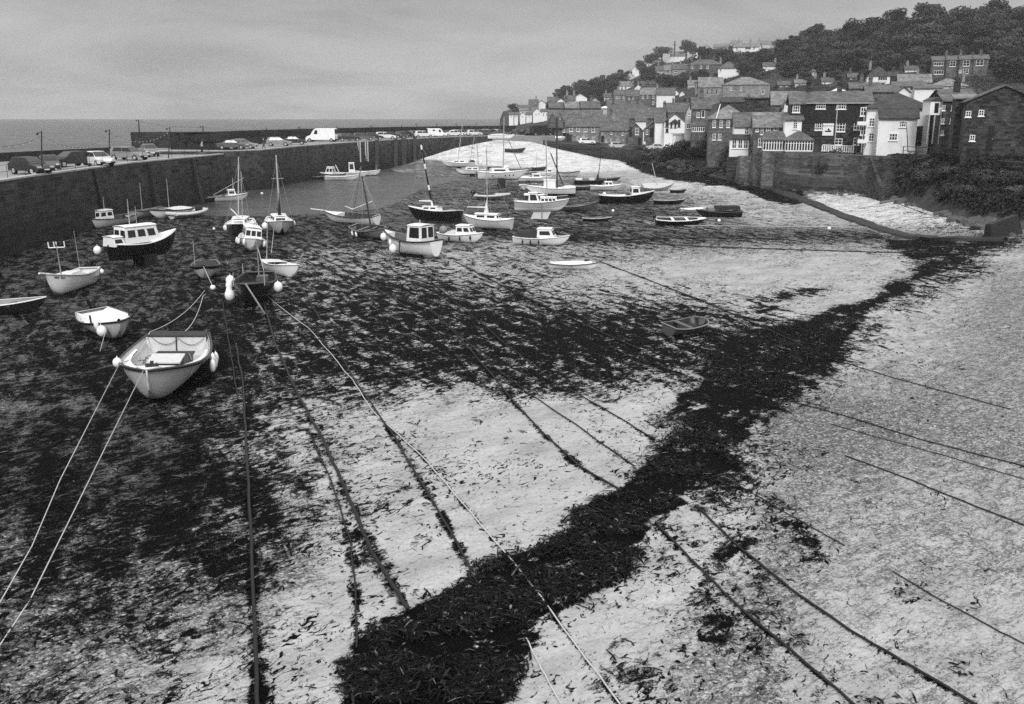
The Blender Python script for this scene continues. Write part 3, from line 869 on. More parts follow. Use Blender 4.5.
def place_boat(kind, label, cat, px, py, yaw, roll=0.0, up=0.0, group='boats moored on the harbour sand', pitch=0.0):
    g = on_bed(px, py)
    if g.z < -.1: g = at_height(px, py, -.05); g.z = -.12 - up
    return empty(kind, (g.x, g.y, g.z + up - .02), (R(roll), R(pitch), R(yaw)), label, cat, group)

def to_local(root, px, py):
    """photo point at the boat's own distance, in the boat's axes"""
    w = at_depth(px, py, root.location.y)
    M = Matrix.Translation(root.location) @ root.rotation_euler.to_matrix().to_4x4()
    return M.inverted() @ w

def mast(root, h, x, top_px, r=.055, mat='metal', z0=None, boom=None, spreader=.6, stays=True, sail=None, world_y=None):
    t = x / h.L + .5
    zb = (h.sheerz(t) if z0 is None else z0)
    tp = to_local(root, *top_px)
    # keep the lean seen in the photo, no fore-and-aft guess beyond it
    base = Vector((x, 0, zb))
    MB().tube(base, tp, r, r * .75, 7).build('mast', mat, root)
    m = root.children[-1]
    if spreader:
        a = base.lerp(tp, .62); d = Vector((0, 1, 0))
        MB().tube(a - d * spreader, a + d * spreader, .018, n=5).build('spreader', mat, m)
    if stays:
        rg = MB(); b1 = h.gun(min(.97, 1), 1); b1.y = 0; b0 = Vector((h.x(0), 0, h.sheerz(0)))
        top = base.lerp(tp, .97); mid = base.lerp(tp, .93)
        rg.tube(b1, top, .009, n=3).tube(b0, top, .009, n=3)
        for s in (1, -1): rg.tube(h.gun(t, s), mid, .009, n=3)
        rg.build('rigging', 'metal', root)
    if boom:
        (bx, by), rr, bm = boom
        e = to_local(root, bx, by)
        s0 = base.lerp(tp, .1)
        MB().tube(s0, e, rr, rr * .6, 7).build('boom', bm, root)
    return m

def keel_fin(root, h, d, x0=-.6, x1=.5, mat='bottom', w=.08):
    MB().add([(x0 * .6, -w, 0.15), (x1, -w, .15), (x1 * .6, -w, -d), (x0, -w, -d), (x0 * .6, w, .15), (x1, w, .15), (x1 * .6, w, -d), (x0, w, -d)],
             [(0, 1, 2, 3), (7, 6, 5, 4), (0, 4, 5, 1), (1, 5, 6, 2), (2, 6, 7, 3), (3, 7, 4, 0)]).build('keel', mat, root)

def bilge_keels(root, h, d, mat='bottom', xs=.22):
    for s in (1, -1):
        y = s * h.B * .28
        MB().add([(-h.L * xs, y - .03, .25), (h.L * xs * .7, y - .03, .25), (h.L * xs * .5, y * 1.15 - .03, -d), (-h.L * xs * .8, y * 1.15 - .03, -d),
                  (-h.L * xs, y + .03, .25), (h.L * xs * .7, y + .03, .25), (h.L * xs * .5, y * 1.15 + .03, -d), (-h.L * xs * .8, y * 1.15 + .03, -d)],
                 [(0, 1, 2, 3), (7, 6, 5, 4), (0, 4, 5, 1), (1, 5, 6, 2), (2, 6, 7, 3), (3, 7, 4, 0)]).build('bilge_keel', mat, root)

def rudder(root, h, mat='dark'):
    x = h.x(0)
    MB().box(x - .28, x - .03, -.025, .025, .02, h.sheerz(0) * .95).build('rudder', mat, root)

def legs(root, h, d, mat='darkwood'):
    for s in (1, -1):
        y = s * (h.B / 2 + .04)
        MB().tube((0.1, y, h.H * .8), (0.1, y * 1.08, -d), .05, .04, 6).build('beaching_leg', mat, root)

def canvas_cover(root, h, t0, t1, hh, mat='canvas', name='cover', lump=.0):
    mb = MB(); n = 10; vs = []
    for i in range(n + 1):
        t = t0 + (t1 - t0) * i / n; p = h.gun(t, 1, .02)
        k = math.sin(math.pi * min(1, max(0, (i / n) * .9 + .05))) ** .6
        for j in range(9):
            u = -1 + j / 4
            z = p.z + hh * k * (1 - abs(u) ** 1.6) + lump * (vnoise(i * 1.3 + 3, j * 1.1) - .5)
            vs.append((p.x, p.y * u * 1.02, z if abs(u) < 1 else p.z - .06))
    mb.add(vs, [(i * 9 + j, (i + 1) * 9 + j, (i + 1) * 9 + j + 1, i * 9 + j + 1) for i in range(n) for j in range(8)], 0, True)
    return mb.build(name, mat, root)

def pole(root, x, y, z0, z1, r=.02, mat='metal', name='aerial', cross=0):
    mb = MB().tube((x, y, z0), (x, y, z1), r, r * .7, 5)
    if cross:
        mb.tube((x, y - cross, z1 - .25), (x, y + cross, z1 - .25), r, n=5)
        for k in (-1, 0, 1): mb.tube((x, y + k * cross, z1 - .25), (x, y + k * cross, z1 + .15), r, n=5)
    return mb.build(name, mat, root)

def rope(name, label, pts, r, mat, cat='rope', group=None, sag=0.0):
    if sag:
        q = []
        for a, b in zip(pts[:-1], pts[1:]):
            for i in range(8): 
                t = i / 8; p = a.lerp(b, t); p.z -= sag * 4 * t * (1 - t); q.append(p)
        pts = q + [pts[-1]]
    o = MB().path(pts, r, 5).build(name, mat)
    return tag(o, label, cat, group)

def wpt(root, p):
    M = Matrix.Translation(root.location) @ root.rotation_euler.to_matrix().to_4x4()
    return M @ Vector(p)

# ---- near boats, built one by one -------------------------------------------------
def b_foreground():
    bow = at_height(151, 397, 0); st = at_height(177, 359, 0)
    d = bow - st; L = 8.0; yaw = math.degrees(math.atan2(d.y, d.x))
    mid = at_height(163, 384, 0)
    r = empty('fishing_boat', (mid.x, mid.y + .4, .0), (R(-2.5), 0, R(yaw + 1)), 'large open white fishing boat with dark gunwale and engine box, closest boat to the viewer', 'boat', 'boats moored on the harbour sand')
    h = Hull(L, 3.25, 1.25, tb=.74, rake=.05, sheer=.42, fine=2.5)
    hull_parts(h, r, 'pale', 'pale', 'pale', 'dark', .07, floor=.42)
    part_deck(h, r, .76, .985, 'white', dz=-.07, camber=.03, name='foredeck', inset=.10)
    # side decks narrowing aft
    for s in (1, -1):
        mb = MB(); vs = []
        for i in range(13):
            t = .30 + .47 * i / 12; p = h.gun(t, s, -.08); w = .12 + .34 * (i / 12) ** 1.4
            vs += [(p.x, p.y - s * .1, p.z), (p.x, p.y - s * (.1 + w), p.z)]
        mb.add(vs, [(2 * i, 2 * i + 1, 2 * i + 3, 2 * i + 2) for i in range(12)]); mb.build('side_deck', 'white', r)
    x = h.x(.77)
    MB().box(x - .04, x + .0, -.74, .74, .66, 1.2).build('bulkhead', 'offwhite', r)
    fv = []
    for i in range(13):
        t = .12 + .66 * i / 12; b = h.side(t, .42).y - .06; fv += [(h.x(t), b, .56), (h.x(t), -b, .56)]
    MB().add(fv, [(2 * i, 2 * i + 1, 2 * i + 3, 2 * i + 2) for i in range(12)]).build('floorboards', 'darkwood', r)
    for k in range(5): MB().tube((-2.3 + k * .1, .6 - .3 * k, .62), (-.9 + k * .12, .9 - .3 * k, .66), .03, n=5).build('oar', 'wood', r) if k in (0, 4) else None
    # raised after bulkhead with two panels, dark cuddy top behind
    MB().box(-3.02, -2.94, -1.23, 1.23, .52, 1.22).build('stern_bulkhead', 'offwhite', r)
    MB().box(-2.935, -2.925, -.03, .03, .58, 1.2).build('bulkhead_seam', 'darkwood', r)
    MB().box(-3.86, -2.9, -1.22, 1.22, 1.19, 1.25).build('stern_locker_top', 'darkwood', r)
    eb = MB().box(-.55, .85, -.52, .62, .52, .96).build('engine_box', 'darkwood', r)
    MB().box(-.6, .9, -.58, .68, .965, 1.02).build('engine_box_lid', 'palecanvas', eb)
    MB().box(-1.9, -.9, .95, 1.38, .52, .86).build('fish_box', 'pale', r)
    MB().box(.95, 1.5, .62, 1.02, .52, .72).build('crate', 'midgrey', r)
    # coil of net and rope forward to port
    nb_ = MB()
    for k in range(34):
        a = random.uniform(0, 6.28); rr = random.uniform(.1, .42)
        cx, cy = random.uniform(-.9, 1.4), -.92 + random.uniform(-.22, .22)
        pts = [(cx + rr * math.cos(a + u * .7), cy + rr * .6 * math.sin(a + u * .7), .58 + .03 * k / 4 * random.random() + .05) for u in range(6)]
        nb_.path(pts, .014, 4, k % 2)
    nb_.build('heaped_net', ['rope', 'darkwood'], r)
    # samson post, bow roller and bundled chain
    MB().box(3.0, 3.12, -.06, .06, 1.15, 1.62).box(3.02, 3.1, -.2, .2, 1.45, 1.51).build('mooring_post', 'darkwood', r)
    ch = MB()
    for k in range(40): ch.ball((3.05 + random.uniform(-.18, .2), random.uniform(-.2, .2), 1.36 + random.uniform(0, .12)), .05, 6, 5)
    ch.build('heaped_chain', 'darkmetal', r)
    e = h.gun(.955, 1); tip = h.gun(1, 1)
    MB().path([h.gun(.94, 1, .05), Vector((tip.x + .03, .03, tip.z + .06)), Vector((tip.x + .03, -.03, tip.z + .06)), h.gun(.94, -1, .05)], .05, 6).build('stem_cap', 'white', r)
    sx = [h.side(1.0, q) for q in (.0, .2, .4, .6, .8, 1)]
    MB().path([Vector((p.x + .02, 0, p.z)) for p in sx], .04, 5).build('stem', 'offwhite', r)
    for t in (.32, .42, .50): fender(r, h.gun(t, 1, -.42) + Vector((0, .2, 0)), .13, True)
    fender(r, h.gun(.45, 1, -.2) + Vector((0, .16, 0)), .11, True)
    fender(r, h.gun(.71, -1, .02) + Vector((0, -.12, 0)), .17)
    # ribs inside
    for t in (.2, .3, .4, .5, .6, .7):
        for s in (1, -1):
            b = h.half(t) - .055
            MB().path([Vector((h.x(t), s * b, h.sheerz(t) - .02)), Vector((h.x(t), s * b * .93, .55 + .35)), Vector((h.x(t), s * b * .8, .55))], .02, 4).build('rib', 'offwhite', r)
    return r, h
BF, HF = b_foreground()
# ropes on the foreground boat
tipw = wpt(BF, (HF.x(1) - .25, -.12, HF.sheerz(1)))
g1 = at_height(30, 600, .03); rope('mooring_rope', 'taut pale rope running from the bow of the largest open boat down to the left', [tipw, g1, at_height(-30, 690, .03)], .017, 'rope', group='ropes holding the nearest open boat')
p2 = wpt(BF, tuple(HF.gun(.71, -1, .05)))
rope('mooring_rope', 'taut pale rope from the round fender of the largest open boat to the lower left', [p2, at_height(60, 480, .5), at_height(32, 546, .03), at_height(-10, 620, .03)], .015, 'rope', group='ropes holding the nearest open boat')
pa = wpt(BF, (-3.4, -1.15, 1.3)); pb = wpt(BF, (-3.6, .3, 1.3))
e1 = at_height(205, 290, .05); e2 = at_height(203, 296, .05)
rope('mooring_rope', 'slack grey rope curving back from the side of the largest open boat to the sand', [p2, pa, e1], .02, 'rope', group='ropes holding the nearest open boat', sag=.35)
rope('mooring_rope', 'slack grey rope from the stern locker of the largest open boat to the sand behind', [pb, e2, at_height(228, 262, .05)], .02, 'rope', group='ropes holding the nearest open boat', sag=.3)
rope('mooring_line', 'short rope looped across the light stern bulkhead of the largest open boat', [wpt(BF, (-2.85, -1.0, 1.2)), wpt(BF, (-2.85, 0.1, 1.15)), wpt(BF, (-2.85, 1.15, 1.15))], .014, 'midgrey', group='ropes holding the nearest open boat', sag=.3)

def simple(kind, label, px, py, L, B, H, yaw, roll=0, up=0, outer='white', bottom=None, inner='pale', rail='dark', cat='boat', tb=.7, deck=None, stripe=None, sheer=.3, dbl=False, railr=.04, floor=.35, rake=.09, dk='white', wl=.42, fine=2.1):
    r = place_boat(kind, label, cat, px, py, yaw, roll, up)
    h = Hull(L, B, H, tb, rake, sheer, dbl, fine)
    hull_parts(h, r, outer, bottom or outer, inner, rail, railr, floor, wl, deck, stripe, dk)
    return r, h

# 2 outboard dinghy
r, h = simple('motor_dinghy', 'white topped dinghy with tilted black outboard and round fender, left of the largest open boat', 108, 333, 4.8, 2.3, .95, -52, 4, outer='pale', rail='black', railr=.05, inner='white', floor=.5)
part_deck(h, r, .55, .97, 'white', dz=.0, camber=.12); outboard(r, h, .1, 1.2, 1.15)
MB().box(-2.0, .3, -.72, .72, .5, .78).build('seat_box', 'white', r)
for s in (1, -1): MB().tube((.9, s * .9, .8), (.9, s * .9, 1.25), .05, n=6).build('mooring_post', 'dark', r)
fender(r, h.gun(.86, -1, -.35) + Vector((.1, -.2, 0)), .24); fender(r, h.gun(.8, -1, -.05) + Vector((0, -.12, 0)), .12, True)
# 3 white boat with aerial post
r, h = simple('fishing_boat', 'white fishing boat with forked aerial post and dark lettering on its bow', 72, 290, 5.0, 2.0, 1.15, -94, 3, inner='offwhite', rail='pale', sheer=.45)
part_deck(h, r, .62, .98, 'white', dz=-.02, camber=.08)
MB().box(-.6, .7, -.5, .5, .5, 1.15).build('engine_box', 'white', r); MB().box(-2.1, -.9, .0, .8, .6, .95).build('side_locker', 'offwhite', r)
pole(r, 1.1, .1, .9, 3.0, .05, 'grey', 'aerial_post'); ap = MB().tube((1.1, -.4, 2.8), (1.1, .6, 2.8), .035, n=5)
for k in (-.4, -.05, .1, .6): ap.tube((1.1, k, 2.8), (1.1, k, 3.15), .035, n=5)
ap.build('aerial_fork', 'white', r); pole(r, -.4, .5, 1.1, 3.6, .015); outboard(r, h, 0, .6, 1.0)
bs = MB().tube(h.gun(1, 1), h.gun(1, 1) + Vector((.6, 0, .12)), .06, n=6).build('bowsprit', 'white', r)
nm = MB()
for k in range(9):
    if k == 4: continue
    t = .80 + k * .0135; a = h.side(t, .86); b_ = h.side(t + .009, .93)
    for s in (1, -1):
        nm.add([(a.x, s * (a.y + .012), a.z), (b_.x, s * (b_.y + .0), a.z), (b_.x, s * (b_.y + .012), b_.z), (a.x, s * (a.y + .02), b_.z)], [(0, 1, 2, 3)])
nm.build('painted_name', 'black', r); fender(r, h.gun(.05, 1, -.25) + Vector((0, .15, 0)), .14)
# 3b boat at the left edge
r, h = simple('dinghy', 'small dark dinghy with pale gunwale lying at the left edge of the harbour', 4, 314, 4.2, 1.8, .8, 12, outer='dark', rail='white', inner='grey'); thwarts(r, h, (.3, .6))
# 4 cabin cruiser with dark hull on legs
r, h = simple('cabin_cruiser', 'dark hulled cabin cruiser with long white windowed cabin, propped on legs beside the quay', 146, 264, 5.3, 2.2, 1.35, 56, 0, .55, outer='black', bottom='bottom', rail='white', inner='white', deck=.52, sheer=.5, floor=.5)
cabin(r, h, -1.9, .9, .80, 1.15, win=(3, 2), front=.25, z0=1.15); cabin(r, h, -2.85, -1.95, .86, .62, win=(1, 0), z0=1.05)
bilge_keels(r, h, .55, 'black', .12); legs(r, h, .55, 'black'); rudder(r, h, 'black'); pole(r, -.9, .2, 2.4, 4.2, .035, 'metal', 'aerial_post', .0); pole(r, -.6, -.2, 2.4, 3.7, .02)
fender(r, Vector((-3.15, .9, .75)), .28)
# 5-10 boats along the quay
r, h = simple('motor_boat', 'white half decked motor boat with small cuddy, first along the near quay wall', 110, 226, 6.6, 2.1, .95, -105, 0, rail='dark', inner='dark', deck=.74)
cabin(r, h, .3, 2.1, .78, .8, win=(2, 2)); pole(r, .6, 0, 1.5, 2.9, .03); MB().box(-2.6, -.2, .5, .56, 1.0, 1.1).build('side_rail', 'wood', r)
r, h = simple('open_boat', 'grey white open boat with thin mast lying second along the quay wall', 146, 217, 5.6, 2.0, .9, -108, rail='darkwood', inner='grey', outer='pale'); thwarts(r, h, (.3, .5, .7)); pole(r, .5, 0, .5, 3.6, .035, name='mast')
r, h = simple('open_boat', 'small white boat tucked behind the grey open boat against the quay wall', 160, 207, 4.6, 1.8, .85, -100, rail='dark', inner='white', deck=.6); pole(r, .3, 0, .5, 3.4, .035, name='mast')
r, h = simple('open_boat', 'white boat with black sheer stripe and pale cover, third along the quay wall', 172, 217, 5.6, 2.2, .95, -118, rail='black', railr=.07, inner='white', deck=.66); canvas_cover(r, h, .1, .6, .3, 'palecanvas'); pole(r, .3, 0, .6, 4.0, .035, name='mast')
r, h = simple('inflatable_boat', 'pale inflatable boat with dark bundle at its raised bow beside the quay', 189, 217, 4.6, 1.9, .6, 60, outer='palecanvas', rail='palecanvas', railr=.2, inner='grey'); MB().ball((1.4, 0, .8), .42, 9, 6).build('bundle', 'canvas', r)
r, h = simple('rowing_boat', 'low dark boat moored under the quay corner', 206, 202, 5.0, 1.8, .8, 40, outer='dark', rail='grey', inner='dark'); thwarts(r, h, (.35, .6)); pole(r, .3, 0, .4, 2.4, .03)
r, h = simple('motor_boat', 'white motor boat with short mast afloat off the quay corner', 226, 201, 5.4, 1.9, .9, 28, rail='grey', inner='pale', deck=.6); cabin(r, h, .2, 1.3, .6, .7, win=(1, 1)); fender(r, Vector((-2.7, -.8, .7)), .24); MB().tube((-1.5, 0, .9), (2.4, 0, 2.9), .035, n=5).build('derrick', 'metal', r); pole(r, 1.0, 0, .9, 2.9, .06)
# 11 ,12 sailing boats
r, h = simple('sailing_boat', 'dark hulled sailing boat with white deck, left one of the pair near the pool', 241, 236, 6.3, 2.5, 1.25, -80, outer='dark', bottom='bottom', rail='white', railr=.06, inner='white', deck=.25, up=.1)
cabin(r, h, -1.2, 1.7, .62, .5, win=(2, 1)); mast(r, h, 1.2, (238.5, 157), .06, z0=1.5, spreader=0); MB().tube((.2, .25, 1.5), to_local(r, 241, 172), .035, n=6).build('mizzen_mast', 'metal', r); MB().tube((1.3, .1, 1.7), to_local(r, 231, 209), .05, n=6).build('boom', 'offwhite', r)
for k, s in ((.3, 1), (.55, 1), (.35, -1), (.6, -1), (.72, -1)): fender(r, h.gun(k, s, -.35) + Vector((0, s * .12, 0)), .12, True)
r, h = simple('sailing_boat', 'grey hulled sailing boat with white deck, right one of the pair near the pool', 280, 233, 6.3, 2.45, 1.25, -72, outer='pale', bottom='bottom', rail='white', inner='white', deck=.25, wl=.3, up=.1)
cabin(r, h, -1.2, 1.6, .62, .5, win=(2, 1)); mast(r, h, .8, (276, 155), .075, z0=1.5, spreader=.55); MB().tube((.7, 0, 1.75), (-1.6, 0, 2.0), .09, n=6).build('furled_sail', 'canvas', r); MB().path([(.75, 0, 1.6), (.8, .05, 2.6), (.75, .03, 3.6)], [.16, .12, .04], 7).build('sail_bundle', 'canvas', r)
fender(r, Vector((1.4, -1.4, .75)), .28); fender(r, h.gun(.5, 1, -.3) + Vector((0, .12, 0)), .11, True)
# 13 small white cabin boat
r, h = simple('cabin_cruiser', 'small pale cabin boat with square windows and rope from its bow, tilted on the mud', 251, 249, 4.6, 2.0, 1.05, -70, -9, outer='offwhite', bottom='pale', rail='white', inner='white', deck=.7)
cabin(r, h, -1.7, .9, .82, .95, win=(3, 3), front=.12, z0=.8)
for k, s in ((.35, -1), (.6, -1), (.8, -1), (.5, 1), (.75, 1)): fender(r, h.gun(k, s, -.32) + Vector((0, s * .12, 0)), .12, True)
rope('mooring_rope', 'taut rope from the bow of the tilted pale cabin boat down to the mud', [wpt(r, h.gun(1, 1)), at_height(265, 275, .05)], .025, 'rope')
# 14 dark dinghy
r, h = simple('motor_dinghy', 'dinghy with dark cover, black tilted outboard and pale bottom', 206, 276, 4.3, 1.9, .9, -75, outer='pale', rail='black', railr=.07, inner='dark', stripe='black'); canvas_cover(r, h, .1, .85, .22); outboard(r, h, .0, 1.1, 1.0); pole(r, .9, -.6, .8, 2.6, .02)
rope('mooring_rope', 'rope from the covered dinghy to its round pale buoy', [wpt(r, h.gun(1, 1)), at_height(213, 287, .15)], .02, 'rope')
def buoy(label, px, py, rr, z=None, group='round mooring buoys'):
    g = on_bed(px, py); c = empty('mooring_buoy', (g.x, g.y, g.z + (z if z is not None else rr * .9)), (R(random.uniform(-20, 20)), R(random.uniform(-20, 20)), 0), label, 'buoy', group)
    MB().ball((0, 0, 0), rr, 12, 8).build('float', 'buoy', c); MB().tube((0, 0, rr * .95), (0, 0, rr * 1.25), .04, .03, 6).build('lifting_eye', 'darkmetal', c)
buoy('round pale buoy on the mud in front of the covered dinghy', 213, 290, .17)
# 15 white open dinghy
r, h = simple('open_boat', 'white open boat with dark well, bow pointing to the right', 283, 275, 4.3, 1.8, .9, -52, -5, rail='offwhite', inner='white', floor=.45); part_deck(h, r, .62, .97, 'white', dz=.0)
canvas_cover(r, h, .02, .28, .1, 'palecanvas'); MB().box(-1.1, .5, -.62, .62, .42, .62).build('well_cover', 'canvas', r); pole(r, -2.0, -.3, .7, 3.4, .03, name='mast'); outboard(r, h, .2, .7, .8)
# 16 dark boat with buoys
r, h = simple('fishing_boat', 'black hulled open fishing boat with string of round white buoys at its side', 255, 301, 5.2, 2.35, 1.45, -84, outer='black', bottom='black', rail='dark', railr=.06, inner='dark', floor=.55, sheer=.2)
part_deck(h, r, .75, .97, 'dark'); MB().box(.2, .9, .3, .9, 1.1, 1.6).build('net_hauler', 'midgrey', r); pole(r, .2, .35, 1.0, 3.5, .045, 'grey', 'mast')
for s in (1, -1): pole(r, -2.2, s * .95, 1.2, 1.9, .03)
for s in (1, -1): pole(r, 1.6, s * .85, 1.2, 1.95, .03)
for i, (t, dz, rr) in enumerate(((.42, -.02, .27), (.5, -.25, .22), (.57, -.5, .2), (.66, -.72, .3))): fender(r, h.gun(t, -1, dz) + Vector((0, -.22, 0)), rr)
fender(r, h.gun(.55, 1, -.35) + Vector((0, .25, 0)), .27)
MB().path([wpt(r, (2.75, 0, 1.5)), at_height(265, 314, .03)], .05, 6).build('mooring_line', 'grey')
tag(bpy.context.scene.objects['mooring_line.001'] if 'mooring_line.001' in bpy.data.objects else bpy.data.objects['mooring_line'], 'thick grey line from the bow of the black fishing boat to the sand', 'rope')
# 17, 18 pair with leaning masts
r, h = simple('sailing_boat', 'white gaff sailing boat with upright mast and bowsprit, left of the grey clinker boat', 352, 225, 6.0, 2.1, 1.05, -205, -6, rail='darkwood', inner='darkwood', bottom='bottom', deck=.7, up=.15)
mast(r, h, -.2, (361, 166), .07, mat='wood', z0=.9, spreader=0, boom=((345, 206), .07, 'palecanvas')); MB().tube(h.gun(1, 1), h.gun(1, 1) + Vector((1.6, 0, .1)), .06, n=6).build('bowsprit', 'offwhite', r); MB().tube((-.2, 0, 1.4), (-2.6, 0, 2.3), .05, n=6).build('gaff', 'offwhite', r)
r, h = simple('sailing_boat', 'grey clinker boat with bare mast leaning to the left, heeled on the mud', 371, 237, 5.2, 2.0, 1.0, -48, 12, outer='grey', bottom='midgrey', rail='wood', inner='darkwood', tb=.5); thwarts(r, h, (.3, .5, .68)); mast(r, h, .3, (362, 176), .07, mat='darkwood', z0=.5, spreader=0)
for k in (.25, .4): fender(r, h.gun(k, -1, -.3) + Vector((0, -.12, 0)), .11, True)
MB().tube((.2, .1, .8), to_local(r, 366, 190), .04, n=5).build('gaff', 'wood', r)
# 19 workboat with glass wheelhouse
r, h = simple('workboat', 'white workboat with square glass wheelhouse and two big round fenders, standing on its keel', 411, 257, 5.2, 2.15, 1.3, 143, 0, .3, rail='black', railr=.05, inner='midgrey', sheer=.45, stripe='pale', bottom='bottom', wl=.12)
zt = cabin(r, h, -1.75, -.35, .80, 1.25, win=(1, 3), front=.1, z0=.95, wz=(.30, .92), tum=.95); keel_fin(r, h, .35, -1.5, 1.4, 'black', .1); legs(r, h, .33); part_deck(h, r, .86, .98, 'white')
fender(r, h.gun(.93, 1, -.4) + Vector((0, .22, 0)), .26); fender(r, h.gun(.62, 1, -.75) + Vector((0, .3, 0)), .3); fender(r, h.gun(.72, 1, -.45) + Vector((0, .16, 0)), .12, True); pole(r, -1.0, 0, 2.2, 2.6, .06)
# 20 dark sailboat leaning mast
r, h = simple('sailing_boat', 'dark hulled sailing boat with black and white banded mast leaning left and furled white sail', 434, 222, 5.6, 2.3, 1.3, 158, 5, outer='black', bottom='bottom', rail='offwhite', railr=.05, inner='white', deck=.22, up=.1, tb=.8)
cabin(r, h, -.6, 1.2, .6, .35, win=(2, 0))
m_ = mast(r, h, .2, (421, 145), .085, mat='black', z0=1.4, spreader=0, boom=((419, 201), .13, 'palecanvas'))
b_ = Vector((.2, 0, 1.4)); t_ = to_local(r, 421, 145)
for a, c in ((.0, .1), (.28, .36), (.62, .70), (.93, 1.0)): MB().tube(b_.lerp(t_, a), b_.lerp(t_, c), .1, n=7).build('mast_band', 'white', m_)
canvas_cover(r, h, .08, .25, .15, 'grey'); rudder(r, h, 'black')
# 21 small cruiser
r, h = simple('cabin_cruiser', 'small white cruiser with rounded cabin at the bow and grey bundle in the stern', 461, 242, 4.1, 1.75, .85, -28, rail='white', inner='pale', bottom='offwhite'); cabin(r, h, -.1, 1.35, .86, .72, win=(2, 2), front=.5); canvas_cover(r, h, .2, .48, .3, 'pale'); MB().ball((-1.75, 0, .95), .38, 9, 6).build('bundle', 'grey', r)
for k in (.35, .6, .8): fender(r, h.gun(k, -1, -.3) + Vector((0, -.1, 0)), .09, True, 'dark')
# 22 white sailboat
r, h = simple('sailing_boat', 'white sailing boat with raised boom and triangular sail cover, left of the motor sailer', 488, 231, 4.7, 1.9, 1.1, 158, outer='offwhite', bottom='bottom', rail='white', inner='white', deck=.2, up=.25, wl=.25)
cabin(r, h, -1.1, 1.3, .64, .45, win=(2, 1)); keel_fin(r, h, .3, -1, .7); mast(r, h, .05, (486.5, 147), .05, z0=1.35, spreader=.45, boom=((467, 207), .06, 'white')); MB().add([(-.05, .04, 1.4), (.4, .04, 1.4), (.1, .04, 2.7), (-.05, -.04, 1.4), (.4, -.04, 1.4), (.1, -.04, 2.7)], [(0, 1, 2), (3, 5, 4), (0, 3, 4, 1), (1, 4, 5, 2), (2, 5, 3, 0)]).build('sail_cover', 'white', r)
# 23 cuddy with dark canopy
r, h = simple('cabin_cruiser', 'white cruiser with black canvas over the stern half and bright cuddy at the bow', 541, 245, 4.6, 1.8, .8, -14, rail='white', inner='dark', bottom='offwhite'); cabin(r, h, -.2, 1.25, .86, .72, win=(1, 2), front=.45); canvas_cover(r, h, .03, .5, .55, 'canvas', lump=.25)
for k in (.2, .35, .5): fender(r, h.gun(k, -1, -.3) + Vector((0, -.08, 0)), .08, True, 'dark')
MB().path([h.gun(.98, 1, .05), h.gun(.85, 1, .35), h.gun(.85, -1, .35), h.gun(.98, -1, .05)], .015, 4).build('bow_rail', 'metal', r)
# 24 low dinghy
r, h = simple('dinghy', 'low white dinghy with striped cover lying alone on the open mud', 574, 269, 3.5, 1.35, .5, -8, rail='midgrey', inner='white', floor=.4); canvas_cover(r, h, .12, .85, .16, 'white'); MB().ball((.8, 0, .6), .12, 7, 5).ball((.95, .1, .6), .1, 7, 5).build('bundle', 'black', r); MB().box(-1.1, .1, .2, .35, .6, .63).build('oar', 'grey', r)
# 25 motor sailer on keel
r, h = simple('motor_sailer', 'white motor sailer with dark wheelhouse window standing high on a pale keel', 541, 219, 5.5, 1.9, 1.15, -3, up=.85, outer='pale', bottom='white', rail='offwhite', inner='white', deck=.12, wl=.6, tb=.6)
cabin(r, h, -1.3, -.1, .75, .95, win=(1, 2), wz=(.25, .88)); cabin(r, h, -.08, 1.7, .68, .42, win=(4, 0), wz=(.2, .75)); keel_fin(r, h, .85, -1.1, 1.1, 'offwhite', .12); mast(r, h, .6, (546, 140), .06, z0=1.6, spreader=.5)
legs(r, h, .85, 'grey'); MB().path([h.gun(.98, 1, .35), h.gun(.8, 1, .4), h.gun(.8, -1, .4), h.gun(.98, -1, .35)], .02, 4).build('bow_rail', 'metal', r)
# 26 big white yacht
r, h = simple('sailing_yacht', 'largest white yacht with small cabin ports, propped on dark twin keels', 502, 187, 7.2, 2.5, 1.35, -4, up=1.1, outer='white', bottom='bottom', rail='white', inner='white', deck=.1, wl=.24, tb=.55, rake=.14)
cabin(r, h, -1.5, 1.3, .62, .55, win=(1, 0), front=.8); bilge_keels(r, h, 1.05, 'black', .1); keel_fin(r, h, 1.05, -.8, .6, 'black', .15); mast(r, h, .2, (504, 117), .09, z0=1.7, spreader=.7); rudder(r, h, 'bottom')
for t in (.32, .58, .66, .74):
    for s in (1, -1):
        p = h.side(t, .72); MB().tube((p.x, s * (p.y - .03), p.z), (p.x, s * (p.y + .02), p.z), .11, n=10).build('porthole', 'glass', r)
# 27 - 34 distant craft
r, h = simple('sailing_yacht', 'pale yacht with tall mast farthest left on the bright inner sand', 459, 170, 6.0, 2.1, 1.1, -176, up=.5, outer='offwhite', bottom='bottom', rail='white', inner='white', deck=.15); cabin(r, h, -1.2, 1.2, .6, .4, win=(2, 0)); mast(r, h, .2, (462.5, 124), .08, z0=1.3); keel_fin(r, h, .5); MB().path([(.2, 0, 1.3), (.2, 0, 2.4), (.2, 0, 3.4)], [.22, .15, .05], 6).build('sail_cover', 'white', r); canvas_cover(r, h, .0, .2, .4, 'canvas')
r, h = simple('sailing_yacht', 'white yacht with one upright and one leaning mast, left of the largest yacht', 472, 177, 5.4, 2.0, 1.0, -172, up=.4, outer='white', bottom='bottom', rail='grey', inner='white', deck=.2); cabin(r, h, -1.1, 1.2, .6, .45, win=(2, 0)); mast(r, h, .6, (474.5, 137), .06, z0=1.3); MB().tube((-1.2, 0, 1.1), to_local(r, 477, 144), .06, n=6).build('mizzen_mast', 'metal', r); keel_fin(r, h, .4); outboard(r, h, 0, .4, .9)
